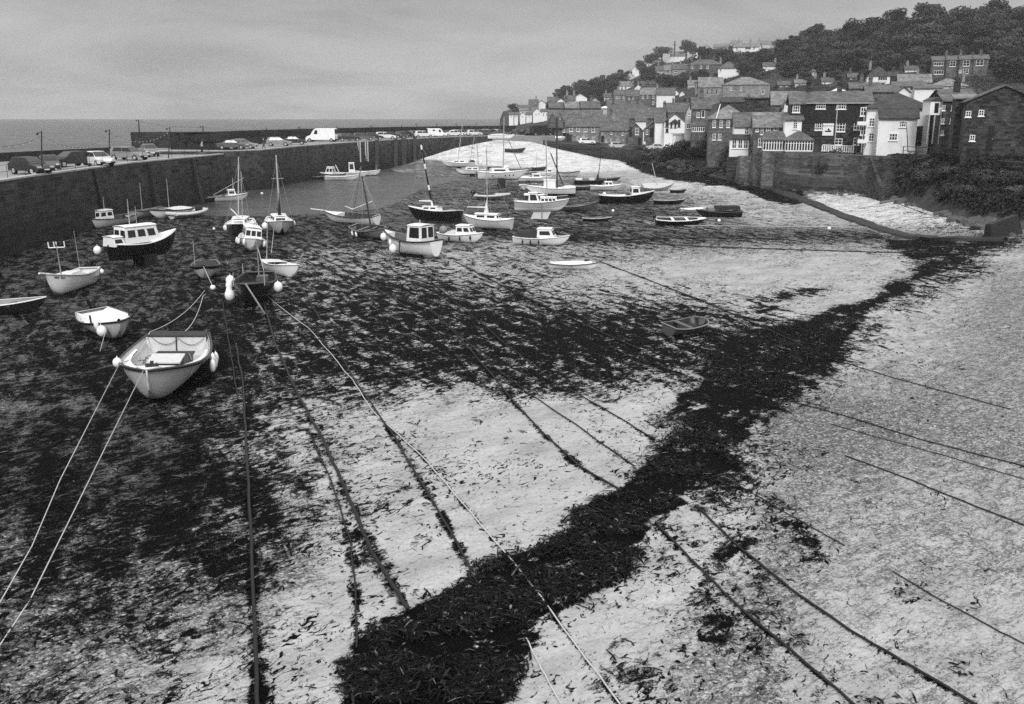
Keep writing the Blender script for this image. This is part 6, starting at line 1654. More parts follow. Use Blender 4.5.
H('right one of the two small stone gabled cottages by the shore', 644.5, 662, 147, 129.5, 121.5, T=8, roof='gy', wall='stone', rmat='slate', Y=218, wins=[(646.8, 132, 2.4, 5), (657.3, 131.5, 3, 5.5)], doors=[(651.5, 132.5, 3, 8.5, 'black')], name='cottage')
H('left one of the two small stone gabled cottages by the shore', 627.5, 642.5, 149, 131, 123.6, T=8, roof='gy', wall='stone', rmat='slate', Y=221, wins=[(637, 131.5, 3.6, 6.5)], doors=[(630.5, 132, 2.8, 9, 'black'), (639.5, 141.5, 3.2, 7, 'black')], name='cottage')
H('pale rubble stone house with steep end wall, right of the terrace', 600.5, 627, 147, 130.5, 121, T=8, wall='palestone', rmat='slate', Y=232, wins=[(611.5, 132.5, 1.6, 4), (622.5, 133.5, 1.6, 4), (606, 140.5, 1.8, 3), (611, 141, 1.6, 3.5), (617.5, 141.5, 2, 4)], doors=[(602.5, 139, 2.8, 6, 'black')], chims=(.5,))
H('stone terrace with four white sash windows under its eave', 566, 600.5, 145, 126.5, 117.5, T=8, wall='palestone', rmat='slate', Y=240, wins=[(571, 129, 3.4, 5.2, (2, 2)), (578, 129, 3.4, 5.2, (2, 2)), (585.5, 129.3, 3.4, 5.2, (2, 2)), (593, 129.6, 3.4, 5.2, (2, 2)), (578, 138, 2.4, 3.6), (583.5, 138, 2.4, 3.6), (593.5, 139, 3, 3.6)], doors=[(564.5 + 3, 137.5, 2.4, 8, 'black'), (570, 138.5, 3.4, 7.5, 'dark')], name='terrace_house', chims=(.5,))
H('dark wide roofed building with two pointed gables behind the stone terrace', 548, 602, 143, 122, 110.5, T=12, wall='stone', rmat='slate', Y=251, doors=[(549, 135, 2.2, 8, 'black'), (553.5, 135, 2.2, 8, 'black'), (564.5, 134.5, 3.0, 8, 'black')], wins=[(550, 128.5, 4, 2.4, (1, 1)), (564, 131, 2.5, 2.5)], name='warehouse')
for lb, a, b_ in (('left pointed stone gable on the warehouse', 548.5, 556), ('right pointed stone gable on the warehouse', 556.5, 563.5)):
    H(lb, a, b_, 124, 121.5, 113.5, T=4, roof='gy', wall='stone', rmat='slate', Y=250.4, sink=1, cat='gable', name='gable_wing', wins=[((a + b_) / 2, 117.5, 1, 3, (1, 1))] if a > 550 else ())
# middle rows, roofs behind the shore
H('long grey roof behind the gabled cottages', 608, 641, 124, 118, 104, T=12, wall='stone', rmat='slate', Y=262, chims=(.15, .9))
H('grey roofed house behind the white gabled house', 636, 664, 124, 118, 108, T=10, wall='stone', rmat='slate', Y=245, chims=(.95,), yaw=-6)
H('small house with bright white front between two roofs above the cottages', 636, 646, 125, 121, 117, T=5, wall='render', rmat='slate', Y=232, cat='house')
H('steep slate roofed house with chimney behind the pale rubble house', 600, 628, 128, 122.5, 115, T=9, wall='stone', rmat='slate', Y=250, chims=(.4,))
H('slate roofed house with white skylights in the middle of the village', 620, 652, 117, 112, 100.5, T=10, roof='hip', wall='stone', rmat='slate', chims=(.2, .8))
H('white fronted pair with long dark roof on the slope above the cottages', 656.5, 674.5, 106, 94.8, 88, T=9, wall='render', rmat='slate', chims=(.02,), wins=(), yaw=0)
H('stone half of the pair on the slope with tall windows at its edge', 640, 656.5, 107, 94.5, 88, T=9, wall='stone', rmat='paleslate', wins=[(653.3, 96.8, 1.6, 3.6), (653.3, 103, 1.6, 3.6), (643, 97, 1.5, 3), (647, 97, 1.5, 3)], chims=(.1,))
H('grey stone terrace left of the pair on the slope', 626, 640, 104, 96, 90, T=8, wall='stone', rmat='slate', wins=[(629, 98.5, 1.2, 2.4), (633, 98.5, 1.2, 2.4), (637, 98.5, 1.2, 2.4)], chims=(.5,))
H('tall grey house at the left end of the slope terrace', 614, 626.5, 108, 95, 90, T=8, wall='greyrender', rmat='slate', wins=[(617, 97, 1.2, 3), (620.5, 97, 1.2, 3), (624, 97, 1.2, 3)], chims=(.3, .9))
H('low slate roofed house below the tall grey house', 607, 627, 111, 106, 100, T=8, wall='stone', rmat='slate', chims=(.7,))
H('low house with white band under its roof above the slope terrace', 619, 633, 89.5, 86, 81.5, T=8, wall='render', rmat='paleslate', wins=[(622, 87.5, 1.2, 2)])
H('bright white gabled cottage right of the white band house', 634.5, 642, 92, 88, 84.5, T=6, roof='gy', wall='render', rmat='slate', wins=[(637, 89, 1, 1.5)], chims=(.3,))
H('stepped grey house high on the wooded slope', 626, 634, 80, 76, 72.5, T=7, roof='gy', wall='dullrender', rmat='slate', chims=(.5,))
H('pale gabled house above the stepped grey house', 631.5, 639, 75, 70, 65.5, T=6, roof='gy', wall='render', rmat='slate')
H('pale bungalow among trees near the skyline left of the mast', 652, 660, 62, 59.5, 57, T=6, roof='hip', wall='dullrender', rmat='paleslate')
H('long white sloping roofed house just right of the tall mast', 670, 685, 59, 56, 51.5, T=7, wall='render', rmat='paleslate', yaw=-12, wins=[(674, 57.3, 1, 1.4), (678, 57, 1, 1.4)])
H('first of three grey slope houses, with white porch', 655.5, 665, 74.5, 70.5, 66, T=7, wall='dullrender', rmat='slate', wins=[(658, 72.5, 1.1, 2)], chims=(.3,))
H('second of three grey slope houses, with two windows and chimney', 664, 674, 75.5, 70, 65, T=7, wall='greyrender', rmat='paleslate', wins=[(666.5, 72.5, 1.3, 2.6), (670, 72.5, 1.3, 2.6)], chims=(.8,))
H('third of three grey slope houses, lowest and widest', 672, 689, 73.5, 69, 64, T=8, wall='greyrender', rmat='slate', wins=[(676, 71.5, 2.6, 1.8, (1, 1)), (684, 71, 1.3, 2.2)], chims=(.5,))
H('small white twin gable left half among bushes below the slope houses', 673.5, 678.5, 95.5, 92.5, 90, T=5, roof='gy', wall='render', rmat='slate')
H('small white twin gable right half among bushes below the slope houses', 679.5, 684.5, 96, 93.5, 91, T=5, roof='gy', wall='render', rmat='slate')
H('slate roofed cottages below the bushes, left of the narrow stone house', 664, 690, 117, 112, 103, T=9, wall='stone', rmat='slate', chims=(.35, .9))
H('stone chapel hall with row of tall dark windows', 698, 722, 105, 87, 77.5, T=11, wall='palestone', rmat='paleslate', wins=[(702, 92, 1.8, 5.5, (1, 2)), (707, 92, 1.8, 5.5, (1, 2)), (711.8, 91.6, 1.8, 5.5, (1, 2)), (716.6, 91.4, 1.8, 5.5, (1, 2)), (702, 101, 1.8, 3.5)], name='chapel', cat='chapel', frame='pale')
H('long stone building with hipped roof joined to the chapel hall', 722, 769, 103, 84.5, 77, T=12, roof='hip', wall='palestone', rmat='paleslate', wins=[(731, 89, 1.6, 3), (741, 89, 1.6, 3), (763, 92, 3, 4)], hipl=6)
H('small stone block with pyramid roof behind the chapel hall', 695, 712, 92, 82, 78, T=7, roof='hip', wall='palestone', rmat='slate')
H('white villa with dark pyramid roof on the wooded slope above the chapel', 718, 739, 78, 68.3, 61.5, T=9, roof='hip', wall='render', rmat='slate', wins=[(720.5, 70, 2, 3)], chims=(.1,), name='villa')
H('wide stone villa with one white bay, left of the white villa', 688, 722, 73, 64.5, 59.5, T=9, roof='hip', wall='stone', rmat='slate', wins=[(692, 67, 1.8, 3.4), (701, 67, 1.8, 3.2), (707.5, 67, 2.2, 3.2)], chims=(.1, .35, .75), name='villa')
H('white bay block on the wide stone villa', 693.5, 698.5, 73, 64, 62, T=3, roof='flat', wall='render', rmat='pale', cat='bay')
H('long white bungalow high on the wooded hill', 733, 758, 53.5, 47, 43.5, T=8, wall='render', rmat='paleslate', wins=[(737, 49, 1.6, 2.4), (748, 48.5, 5, 2, (3, 1)), (754, 48, 2, 2)], chims=(.6,), yaw=-14)
H('pale roofed annexe right of the long white bungalow', 756, 770, 48, 44, 40.5, T=7, wall='dullrender', rmat='paleslate', chims=(.1,), yaw=-14)
H('small pale house behind the left end of the long white bungalow', 731, 742, 47, 43.5, 40.5, T=6, wall='render', rmat='paleslate', chims=(.7,))
H('tiny white house on the skyline left of the long bungalow', 700.5, 710, 50, 47, 44.5, T=6, roof='hip', wall='render', rmat='paleslate')
H('long grey roof near the skyline between the two white houses', 713, 728, 49, 46.5, 43.8, T=6, wall='greyrender', rmat='paleslate', yaw=-14)
H('small white cottage at the end of a pale garden wall', 763, 778, 70, 66, 62.5, T=6, wall='render', rmat='slate', wins=[(766, 67.5, 1.3, 2)], chims=(.8,))
H('little square turret house with glazed top among the dark trees', 810, 816.5, 79, 71.5, 69, T=4, roof='hip', wall='dullrender', rmat='slate', wins=[(811.8, 74, 1.4, 3), (814.5, 74, 1.4, 3)], name='turret_house')
H('white bungalow with pyramid roof and dark chimney above the white house', 867, 889.5, 84.5, 76, 66.5, T=9, roof='hip', wall='render', rmat='darkslate', wins=[(882.5, 78.6, 8, 3.8, (4, 1)), (883, 83, 6, 1.6, (4, 1))], chims=(.12,), name='bungalow')
H('tall chimneyed dark house beside the white bungalow', 888, 897, 82, 76, 72, T=7, wall='darkstone', rmat='darkslate', chims=((.6, 1.0),))
H('bay fronted stone terrace at the top right, leftmost house', 931, 945.5, 77, 60.5, 56.5, T=9, wall='stone', rmat='slate', wins=[(938.5, 64, 8, 3.6, (4, 1)), (938.5, 72.5, 8, 3.6, (4, 1))], name='terrace_house')
H('second house from the left in the stone terrace at the top right', 945.5, 958.5, 77, 60, 56, T=9, wall='stone', rmat='slate', wins=[(952.5, 64, 5, 5.5, (2, 2))], name='terrace_house', chims=(.0,))
H('third house from the left in the stone terrace at the top right', 958.5, 972.5, 77, 59.5, 55.5, T=9, wall='stone', rmat='slate', wins=[(966, 63.5, 5.4, 5.5, (2, 2)), (965.5, 71.5, 4.5, 4.5, (2, 2)), (960, 71.5, 2, 3)], name='terrace_house', chims=(.1,))
H('rightmost house in the stone terrace at the top right', 972.5, 987, 76, 59, 55, T=9, wall='stone', rmat='slate', wins=[(979.5, 63, 6, 5.5, (2, 2))], name='terrace_house', chims=(.5,))
H('grey roofed long low house between the bungalow and the upper terrace', 898, 931, 85.5, 82.5, 74.5, T=9, wall='greyrender', rmat='paleslate', chims=(.6,))
H('pale hipped roof in front of the upper terrace', 929, 968, 89, 86, 78.5, T=9, roof='hip', wall='dullrender', rmat='paleslate', chims=(.9,))
H('plain white walled house with small window behind the hipped white house', 914, 941, 98, 88.5, 86, T=7, wall='render', rmat='slate', wins=[(935, 91, 3.5, 2.4, (2, 1))], Y=170)
H('small bright white gable just above the roof of the white house', 898, 909, 97, 91.5, 87.2, T=6, roof='gy', wall='render', rmat='slate', Y=160)
H('slate roof left of the small bright gable', 866, 898, 97, 92, 85.5, T=9, wall='stone', rmat='slate', chims=(.15,), Y=175)
H('long low roof behind the small bright gable', 893, 926, 90, 86.5, 82, T=8, wall='dullrender', rmat='slate', Y=200)
H('slate roof with bushes behind the inn chimney', 850, 880, 93, 88.5, 83, T=8, wall='stone', rmat='slate', Y=195, chims=(.4,))
H('arched white dormer above the ridge of the inn', 833.5, 843.5, 93, 90.5, 88, T=4, roof='hip', wall='render', rmat='render', Y=160, cat='dormer', name='dormer')
H('slate roofed house with white gable end left of the inn', 772, 800, 113, 104.5, 92, T=9, wall='stone', rmat='paleslate', Y=158)
H('narrow white end wall catching the light left of the inn', 783.5, 789, 114, 105, 100.5, T=6, roof='gy', wall='render', rmat='slate', Y=152)
H('dark stone retaining building above the hip roofed house', 745, 783, 115, 99, 97, T=6, roof='flat', wall='darkstone', rmat='darkstone', Y=190)
H('dark roofed long outbuilding below the chapel', 722, 748, 108, 102, 97.5, T=6, wall='darkstone', rmat='darkslate', Y=215)
H('slate roof ladder of sheds right of the upper terrace gardens', 944, 975, 103, 97, 90, T=8, wall='darkstone', rmat='slate', Y=128, yaw=8)
H('house with pale lean-to roof between the dark stone houses', 955, 976, 112, 99, 95, T=5, roof='mono', wall='darkstone', rmat='paleslate', Y=108)
for a in ((641, 655, 87, 83.5, 79, 'slate', 'stone', 'grey roofed cottage between the white gabled cottage and the slope houses'), (688, 699, 88, 84.5, 80.5, 'paleslate', 'dullrender', 'pale cottage in the gardens under the wide stone villa'), (700, 711, 82, 79.5, 76, 'slate', 'render', 'white walled cottage right under the wide stone villa'),
          (643, 652, 66, 63.5, 60.5, 'paleslate', 'render', 'white cottage among the trees left of the pale bungalow'), (604, 613, 100, 97, 93.5, 'slate', 'dullrender', 'pale cottage at the foot of the wooded spur'), (778, 790, 88, 85, 81.5, 'slate', 'stone', 'stone cottage behind the slate roofed house left of the inn'), (795, 806, 86, 83, 79.5, 'paleslate', 'dullrender', 'pale cottage under the turret house'),
          (822, 834, 84, 81.5, 77.5, 'slate', 'render', 'small white cottage at the wood edge right of the turret house'), (848, 860, 80, 77.5, 73.5, 'slate', 'stone', 'stone cottage at the wood edge left of the white bungalow'), (905, 918, 72, 69.5, 66, 'slate', 'render', 'white cottage above the long low grey house'), (690, 697, 54, 51.5, 49, 'slate', 'render', 'tiny white cottage right of the big rounded tree')):
    H(a[7], a[0], a[1], a[2], a[3], a[4], T=7, wall=a[6], rmat=a[5], chims=(.2,), wins=[(a[0] + 3, a[3] + .8, 1.3, 1.8, (1, 1)), (a[1] - 3.5, a[3] + .8, 1.3, 1.8, (1, 1))])
# headland
H('big white gabled house at the foot of the headland', 533, 541, 117.5, 112, 108.5, T=9, roof='gy', wall='render', rmat='slate', Y=425, wins=[(536, 114.5, 1.4, 1.6), (539, 113.5, 1.2, 1.6)])
H('white house joined right of the big headland gable', 541, 548.5, 117, 111.5, 109, T=8, wall='render', rmat='slate', Y=425, wins=[(543.5, 114.5, 1.2, 2), (546.5, 114.5, 1.2, 2)])
for k, (a, b_, lb) in enumerate(((509, 513.5, 'leftmost white cottage in the headland row'), (514.2, 518, 'second white cottage from the left in the headland row'), (520, 525.5, 'white cottage with pointed gable in the headland row'), (526.2, 532, 'rightmost white cottage in the headland row'))):
    H(lb, a, b_, 118, 114.7, 112.3, T=8, roof='gy' if k == 2 else 'gx', wall='render', rmat='slate', Y=428 + k, wins=[((a + b_) / 2, 116.3, 1.1, 1.2, (1, 1))], name='cottage')
H('white gabled house on the upper headland', 537.5, 545.5, 105.5, 103.3, 100.4, T=8, roof='gy', wall='render', rmat='slate', Y=470)
H('dark roof on the upper headland left of the white gable', 529, 538, 107.5, 105.5, 99.6, T=9, wall='greyrender', rmat='slate', Y=465, chims=(.8,))
H('long dark roof at the seaward end of the headland', 519, 531, 112.5, 109.5, 105.2, T=10, wall='greyrender', rmat='slate', Y=450)
H('pale fronted low house below the long dark headland roof', 520, 528, 113, 110.5, 108.8, T=6, wall='dullrender', rmat='paleslate', Y=440)
H('roof with pointed white gable end above the warehouse', 573, 587, 101, 97.5, 93.6, T=8, roof='gy', wall='render', rmat='slate', Y=330)
H('slate roof with two white gables over the warehouse, left', 548, 558, 104.5, 101.5, 97, T=9, wall='stone', rmat='slate', Y=340, chims=(.9,))
H('small white gabled house under the ridge over the warehouse', 557, 564.5, 104.5, 101, 98.4, T=7, roof='gy', wall='render', rmat='slate', Y=325)
H('slate house with white band of windows over the warehouse', 565, 575, 104, 100.5, 95.5, T=9, wall='render', rmat='slate', Y=322, chims=(.2, .9))
H('first dark roof directly behind the warehouse ridge', 550, 566, 111, 108, 102.5, T=8, wall='stone', rmat='slate', Y=285, yaw=6)
H('second dark roof directly behind the warehouse ridge', 566, 582, 111, 108, 102, T=8, wall='stone', rmat='paleslate', Y=283, yaw=6, chims=(.1,))
H('third dark roof directly behind the warehouse ridge', 582, 600, 112, 108, 101.5, T=8, wall='stone', rmat='slate', Y=281, yaw=6, chims=(.6,))
H('roof with steep white edge right of the warehouse roofs', 590, 600, 106, 102, 97.5, T=7, roof='gy', wall='dullrender', rmat='slate', Y=310)
H('low curved white roofed shed right of the warehouse', 601, 609, 110.5, 108, 106, T=6, roof='hip', wall='dullrender', rmat='render', Y=290, cat='shed', name='shed')
# --- retaining walls, sea walls, steps
def wall_px(name, label, pts_px, Ys, topy, thick=1.0, mat='seawall', base=-1.0, cat='wall'):
    P = [at_depth(x, y, Y) for (x, y), Y in zip(pts_px, Ys)]
    return strip_along(name, [(p.x, p.y) for p in P], thick, base, [p.z for p in P], mat, label, cat)
wall_px('wharf_wall', 'dark rubble wharf wall below the stone terrace', [(543, 140), (560, 143), (600, 146.5), (626, 149), (641, 151.5)], [237, 231.5, 223, 210.5, 203.5], None, 1.5, 'farquaystone')
wall_px('wharf_wall', 'rubble sea wall under the conservatories', [(757, 152.3), (785, 152.9), (816, 153.2)], [140, 132.3, 128.6], None, 2.0, 'seawall')
wall_px('wharf_wall', 'sea wall below the inn and the white house', [(816, 153.5), (845, 155), (870, 156), (882, 156)], [128.6, 126, 121, 119], None, 2.5, 'seawall')
wall_px('wharf_wall', 'dark sea wall under the white cube house', [(727, 157), (745, 156.5), (757, 154)], [148, 146.5, 142], None, 2.0, 'darkstone')
for lb, x, Yb, w in (('pale sloping stone buttress on the sea wall below the white cube house', 750, 144, 1.5), ('narrow pale buttress at the left end of the conservatory wall', 760, 140.8, 1.0)):
    p = at_depth(x, 156, Yb); z1 = p.z
    o = MB().add([(-w, 0, z1), (w, 0, z1), (w, 1.2, z1), (-w, 1.2, z1), (-w * 1.3, -2.2, .3), (w * 1.3, -2.2, .3), (w * 1.3, 1.2, .3), (-w * 1.3, 1.2, .3)], [(0, 1, 2, 3), (7, 6, 5, 4), (0, 4, 5, 1), (1, 5, 6, 2), (2, 6, 7, 3), (3, 7, 4, 0)]).build('buttress', 'seawall'); o.location = (p.x, p.y - .2, 0); tag(o, lb, 'buttress')
# steps beside the white house
p = at_depth(889, 158, 119); st = empty('beach_steps', (p.x, p.y, 0), (0, 0, R(-4)), 'flight of dark stone steps down to the beach below the white house', 'stairs')
mb = MB(); n = 15
for k in range(n): z = p.z - .1 - k * (p.z - 1.3) / n; mb.box(-2.0, 2.0, -.42 * (k + 1), -.42 * k, -.5, z)
mb.build('treads', 'darkstone', st)
for s in (-1, 1): MB().add([(s * 2.1, 0, p.z + .3), (s * 2.1, -6.6, 1.9), (s * 2.1, -6.6, -.5), (s * 2.1, 0, -.5), (s * 2.45, 0, p.z + .3), (s * 2.45, -6.6, 1.9), (s * 2.45, -6.6, -.5), (s * 2.45, 0, -.5)], [(0, 1, 2, 3), (7, 6, 5, 4), (0, 4, 5, 1), (1, 5, 6, 2), (3, 2, 6, 7), (0, 3, 7, 4)]).build('side_wall', 'darkstone', st)
wall_px('garden_wall', 'low dark garden wall in front of the dark stone houses', [(897, 153.5), (940, 156), (975, 159), (1030, 163)], [118, 112.5, 99, 89], None, .6, 'darkstone', base=3.0)
a = at_depth(905, 151.5, 115); b_ = at_depth(1000, 158, 92); 
railing('dark railing above the overgrown bank at the right', [(at_depth(903, 153, 117).x, 117), (at_depth(945, 155, 109).x, 109), (at_depth(985, 157, 96).x, 96)], at_depth(945, 155, 109).z - .3, 1.0, 2.5, .045)
# outfall running over the beach
of = [(640, 162), (690, 170), (740, 181), (768, 187.5), (800, 199), (828, 210), (850, 219), (878, 229), (905, 236.5), (935, 239), (1005, 240)]
of = [(a[0] + (b[0] - a[0]) * k / 5, a[1] + (b[1] - a[1]) * k / 5) for a, b in zip(of[:-1], of[1:]) for k in range(5)] + [of[-1]]
P = [on_bed(x, y) for x, y in of]
mb = MB(); vs = []
for i, p in enumerate(P):
    a = P[max(i - 1, 0)]; b_ = P[min(i + 1, len(P) - 1)]; d = (b_ - a); d.z = 0; d.normalize(); n_ = Vector((-d.y, d.x, 0)); w = 1.0
    z = p.z
    for s, hh in ((-1.3, -.3), (-.9, .16), (.9, .22), (1.3, -.3)): q = p + n_ * s * w * random.uniform(.5, .95); vs.append((q.x, q.y, z + hh + random.uniform(-.06, .06)))
mb.add(vs, [(4 * i + k, 4 * i + 4 + k, 4 * i + 5 + k, 4 * i + 1 + k) for i in range(len(P) - 1) for k in range(3)] + [(0, 1, 2, 3)])
tag(mb.build('outfall', 'kerbdark'), 'low dark weed covered concrete outfall running across the beach to the right', 'outfall')
o = MB().box(-1.8, 1.8, -.5, .5, 0, 1.7, 0, .25).build('concrete_block', 'kerbdark'); pb_ = on_bed(1003, 236); o.location = pb_ + Vector((0, 0, -.3)); o.rotation_euler = (0, R(-12), R(25)); tag(o, 'dark slanting concrete block at the right edge of the beach', 'block')
o = MB().tube((0, 0, 0), (6.5, 1.2, .9), .16, .1, 7).build('driftwood_pole', 'wood'); pb_ = on_bed(880, 206); o.location = pb_ + Vector((0, 0, .35)); o.rotation_euler = (0, 0, R(5)); tag(o, 'long pale pole lying on the boulders at the foot of the bank', 'pole')
# mast on the hilltop
p = at_depth(674.5, 52, 510); t = empty('radio_mast', (p.x, p.y, p.z - 2), (0, 0, 0), 'tall dark mast standing on the skyline of the hill', 'mast')
top = at_depth(674.5, 41, 510).z - p.z + 2; MB().tube((0, 0, 0), (0, 0, top), .42, .3, 6).build('pole', 'midgrey', t); MB().box(-.9, .9, -.2, .2, top * .72, top * .72 + .25).build('crossarm', 'midgrey', t)
# wharf objects
r, h = simple('open_boat', 'white upturned looking launch stored on the wharf by the warehouse', 554, 142.0, 5.6, 2.0, .9, 3, rail='white', inner='white'); r.location = at_depth(554, 141.6, 243); r.location.z += .1; canvas_cover(r, h, .02, .95, .45, 'white')
r, h = simple('open_boat', 'long white boat laid up at the landward end of the far quay', 501, 138.5, 6.2, 2.0, 1.0, 4, rail='grey', inner='pale'); r.location = at_depth(501, 138.6, 232); canvas_cover(r, h, .1, .7, .3, 'palecanvas')
wharf_cars = [(586.5, 144.3, 'white', 'hatch', 10, 'white low car on the wharf in front of the terrace', 231), (520, 137.5, 'midgrey', 'estate', 30, 'dark car left in the huddle at the wharf corner', 250), (527, 137.6, 'dark', 'hatch', 35, 'black hatchback second in the huddle at the wharf corner', 249),
  (534, 137.8, 'midgrey', 'estate', 40, 'dark estate in the middle of the wharf corner huddle', 248), (541, 138.0, 'dark', 'van', 30, 'dark van with pale roof at the right of the wharf corner huddle', 247), (619, 148.6, 'pale', 'estate', 5, 'pale car parked before the pale rubble house', 222), (657, 150.5, 'pale', 'saloon', 10, 'light saloon on the shore track below the cottages', 205)]
for x, y, pm, kd, yw, lb, Yc in wharf_cars:
    p = at_depth(x, y, Yc); 
    if x < 545: p.z = QZ + .03
    car(lb, p, yw, pm, kd, group='vehicles on the wharf', cat='van' if kd == 'van' else 'car', name='parked_van' if kd == 'van' else 'parked_car')
tag(MB().box(-14, 6, -9, 9, 1.0, QZ).build('wharf_platform', ['concrete'], loc=(at_depth(530, 137, 250).x, 250, 0)), 'concrete wharf platform joining the far quay to the village', 'wharf')
lamp_post('white lamp at the wharf corner beside the parked huddle', Vector((*at_depth(512.5, 136, 243).xy, QZ)), (512.5, 129.5), r=.09)
t = bpy.context.scene.objects[-1]
for lb, x, yt, yb_, Yp in (('tall pale post on the wharf before the warehouse', 557.5, 118, 141, 238), ('utility pole behind the stone terrace', 606, 95, 110, 300), ('left one of the thin poles on the hill above the white band house', 643, 66, 74, 430), ('right one of the thin poles on the hill above the white band house', 646, 66, 74, 432)):
    b_ = at_depth(x, yb_, Yp); lamp_post(lb, b_ - Vector((0, 0, 1)), (x, yt), lamp=False, r=.12, group='poles in the village')
# ------------------------------------------------------------------ foliage, rocks, weed, light
def leaf_material(name, v0, v1):
    m, nt, b = new_mat(name)
    geo = N(nt, 'ShaderNodeNewGeometry'); oi = N(nt, 'ShaderNodeObjectInfo')
    nz = N(nt, 'ShaderNodeTexNoise', Scale=.35, Detail=3.0); nt.links.new(geo.outputs['Position'], nz.inputs['Vector'])
    s = M2(nt, 'ADD', M2(nt, 'MULTIPLY', nz.outputs[0], .55), M2(nt, 'MULTIPLY', geo.outputs['Random Per Island'], .25))
    s = M2(nt, 'ADD', s, M2(nt, 'MULTIPLY_ADD', oi.outputs['Random'], .5, -.15))
    nt.links.new(ramp(nt, s, [(.25, v0), (.75, v1)]), b.inputs['Base Color'])
    b.inputs['Roughness'].default_value = .7; b.inputs['Specular IOR Level'].default_value = .2
    return m
MT['leaf'] = leaf_material('dark_foliage', .012, .07)
MT['leaf_light'] = leaf_material('light_foliage', .04, .12)
MT['bark'] = weathered('bark', .05, .9, .3, 4)

def crown_np(r_, hgt, nl, size, seed, lobes=9, flat=.8):
    g = np.random.default_rng(seed)
    cs = []; rs = []
    for i in range(lobes):
        a = g.uniform(0, 2 * np.pi); rr = g.uniform(.0, .6) * r_
        cs.append((rr * np.cos(a), rr * np.sin(a), hgt * g.uniform(.24, .80))); rs.append(r_ * g.uniform(.32, .56))
    cs = np.array(cs); rs = np.array(rs)
    k = g.integers(0, lobes, nl)
    d = g.normal(size=(nl, 3)); d /= np.linalg.norm(d, axis=1)[:, None]
    rad = rs[k] * g.uniform(.55, 1.08, nl) ** .6
    p = cs[k] + d * rad[:, None] * np.array([1, 1, flat])
    p[:, 2] = np.maximum(p[:, 2], hgt * .04)
    u = g.normal(size=(nl, 3)); u /= np.linalg.norm(u, axis=1)[:, None]
    nrm = d + .7 * u; nrm /= np.linalg.norm(nrm, axis=1)[:, None]
    t = np.cross(nrm, g.normal(size=(nl, 3))); t /= np.linalg.norm(t, axis=1)[:, None]
    b = np.cross(nrm, t)
    s = size * g.uniform(.6, 1.4, nl)[:, None]
    v = np.stack([p - t * s, p + b * s * .6, p + t * s, p - b * s * .6], 1).reshape(-1, 3)
    return v
def foliage_mesh(name, v, mat):
    n = len(v) // 4
    return np_mesh(name, v, np.arange(n * 4).reshape(n, 4), [MT[mat]])
CR = [foliage_mesh('crown', crown_np(1.0, 2.0, 1500, .085, 40 + i, 8 + i % 4, .75), 'leaf') for i in range(5)]
SHR = [foliage_mesh('foliage', crown_np(1.0, 1.25, 1300, .075, 60 + i, 9, .75), 'leaf') for i in range(3)]
SHL = [foliage_mesh('foliage', crown_np(1.0, 1.1, 1300, .07, 70 + i, 9, .7), 'leaf_light') for i in range(3)]
def trunk_mesh(seed):
    g = random.Random(seed); mb = MB(); mb.path([(0, 0, -.25), (.02, .0, .35), (.0, .03, .8), (.03, 0, 1.25)], [.09, .07, .05, .03], 7)
    for k in range(5):
        a = g.uniform(0, 6.28); z = g.uniform(.4, .9); mb.path([(0, 0, z), (.25 * math.cos(a), .25 * math.sin(a), z + .3), (.5 * math.cos(a), .5 * math.sin(a), z + .5)], [.04, .025, .01], 5)
    return mb.mesh('trunk', 'bark')
TR = [trunk_mesh(i) for i in range(3)]
def tree(p, rad, hgt, label, group, i):
    t = empty('broadleaf_tree', tuple(p), (0, 0, random.uniform(0, 6.28)), label, 'tree', group)
    t.scale = (rad, rad, hgt / 2)
    for nm, me in (('crown', CR[i % 5]), ('trunk', TR[i % 3])):
        o = bpy.data.objects.new(nm, me); col.objects.link(o); o.parent = t
    return t
def shrub(p, rad, hgt, label, group, i, light=False, name='shrub'):
    t = empty(name, tuple(p), (0, 0, random.uniform(0, 6.28)), label, 'shrub', group)
    t.scale = (rad, rad, hgt / 1.1)
    o = bpy.data.objects.new('foliage', (SHL if light else SHR)[i % 3]); col.objects.link(o); o.parent = t
    return t
def gz(x, y): return float(hill_z(x, y))
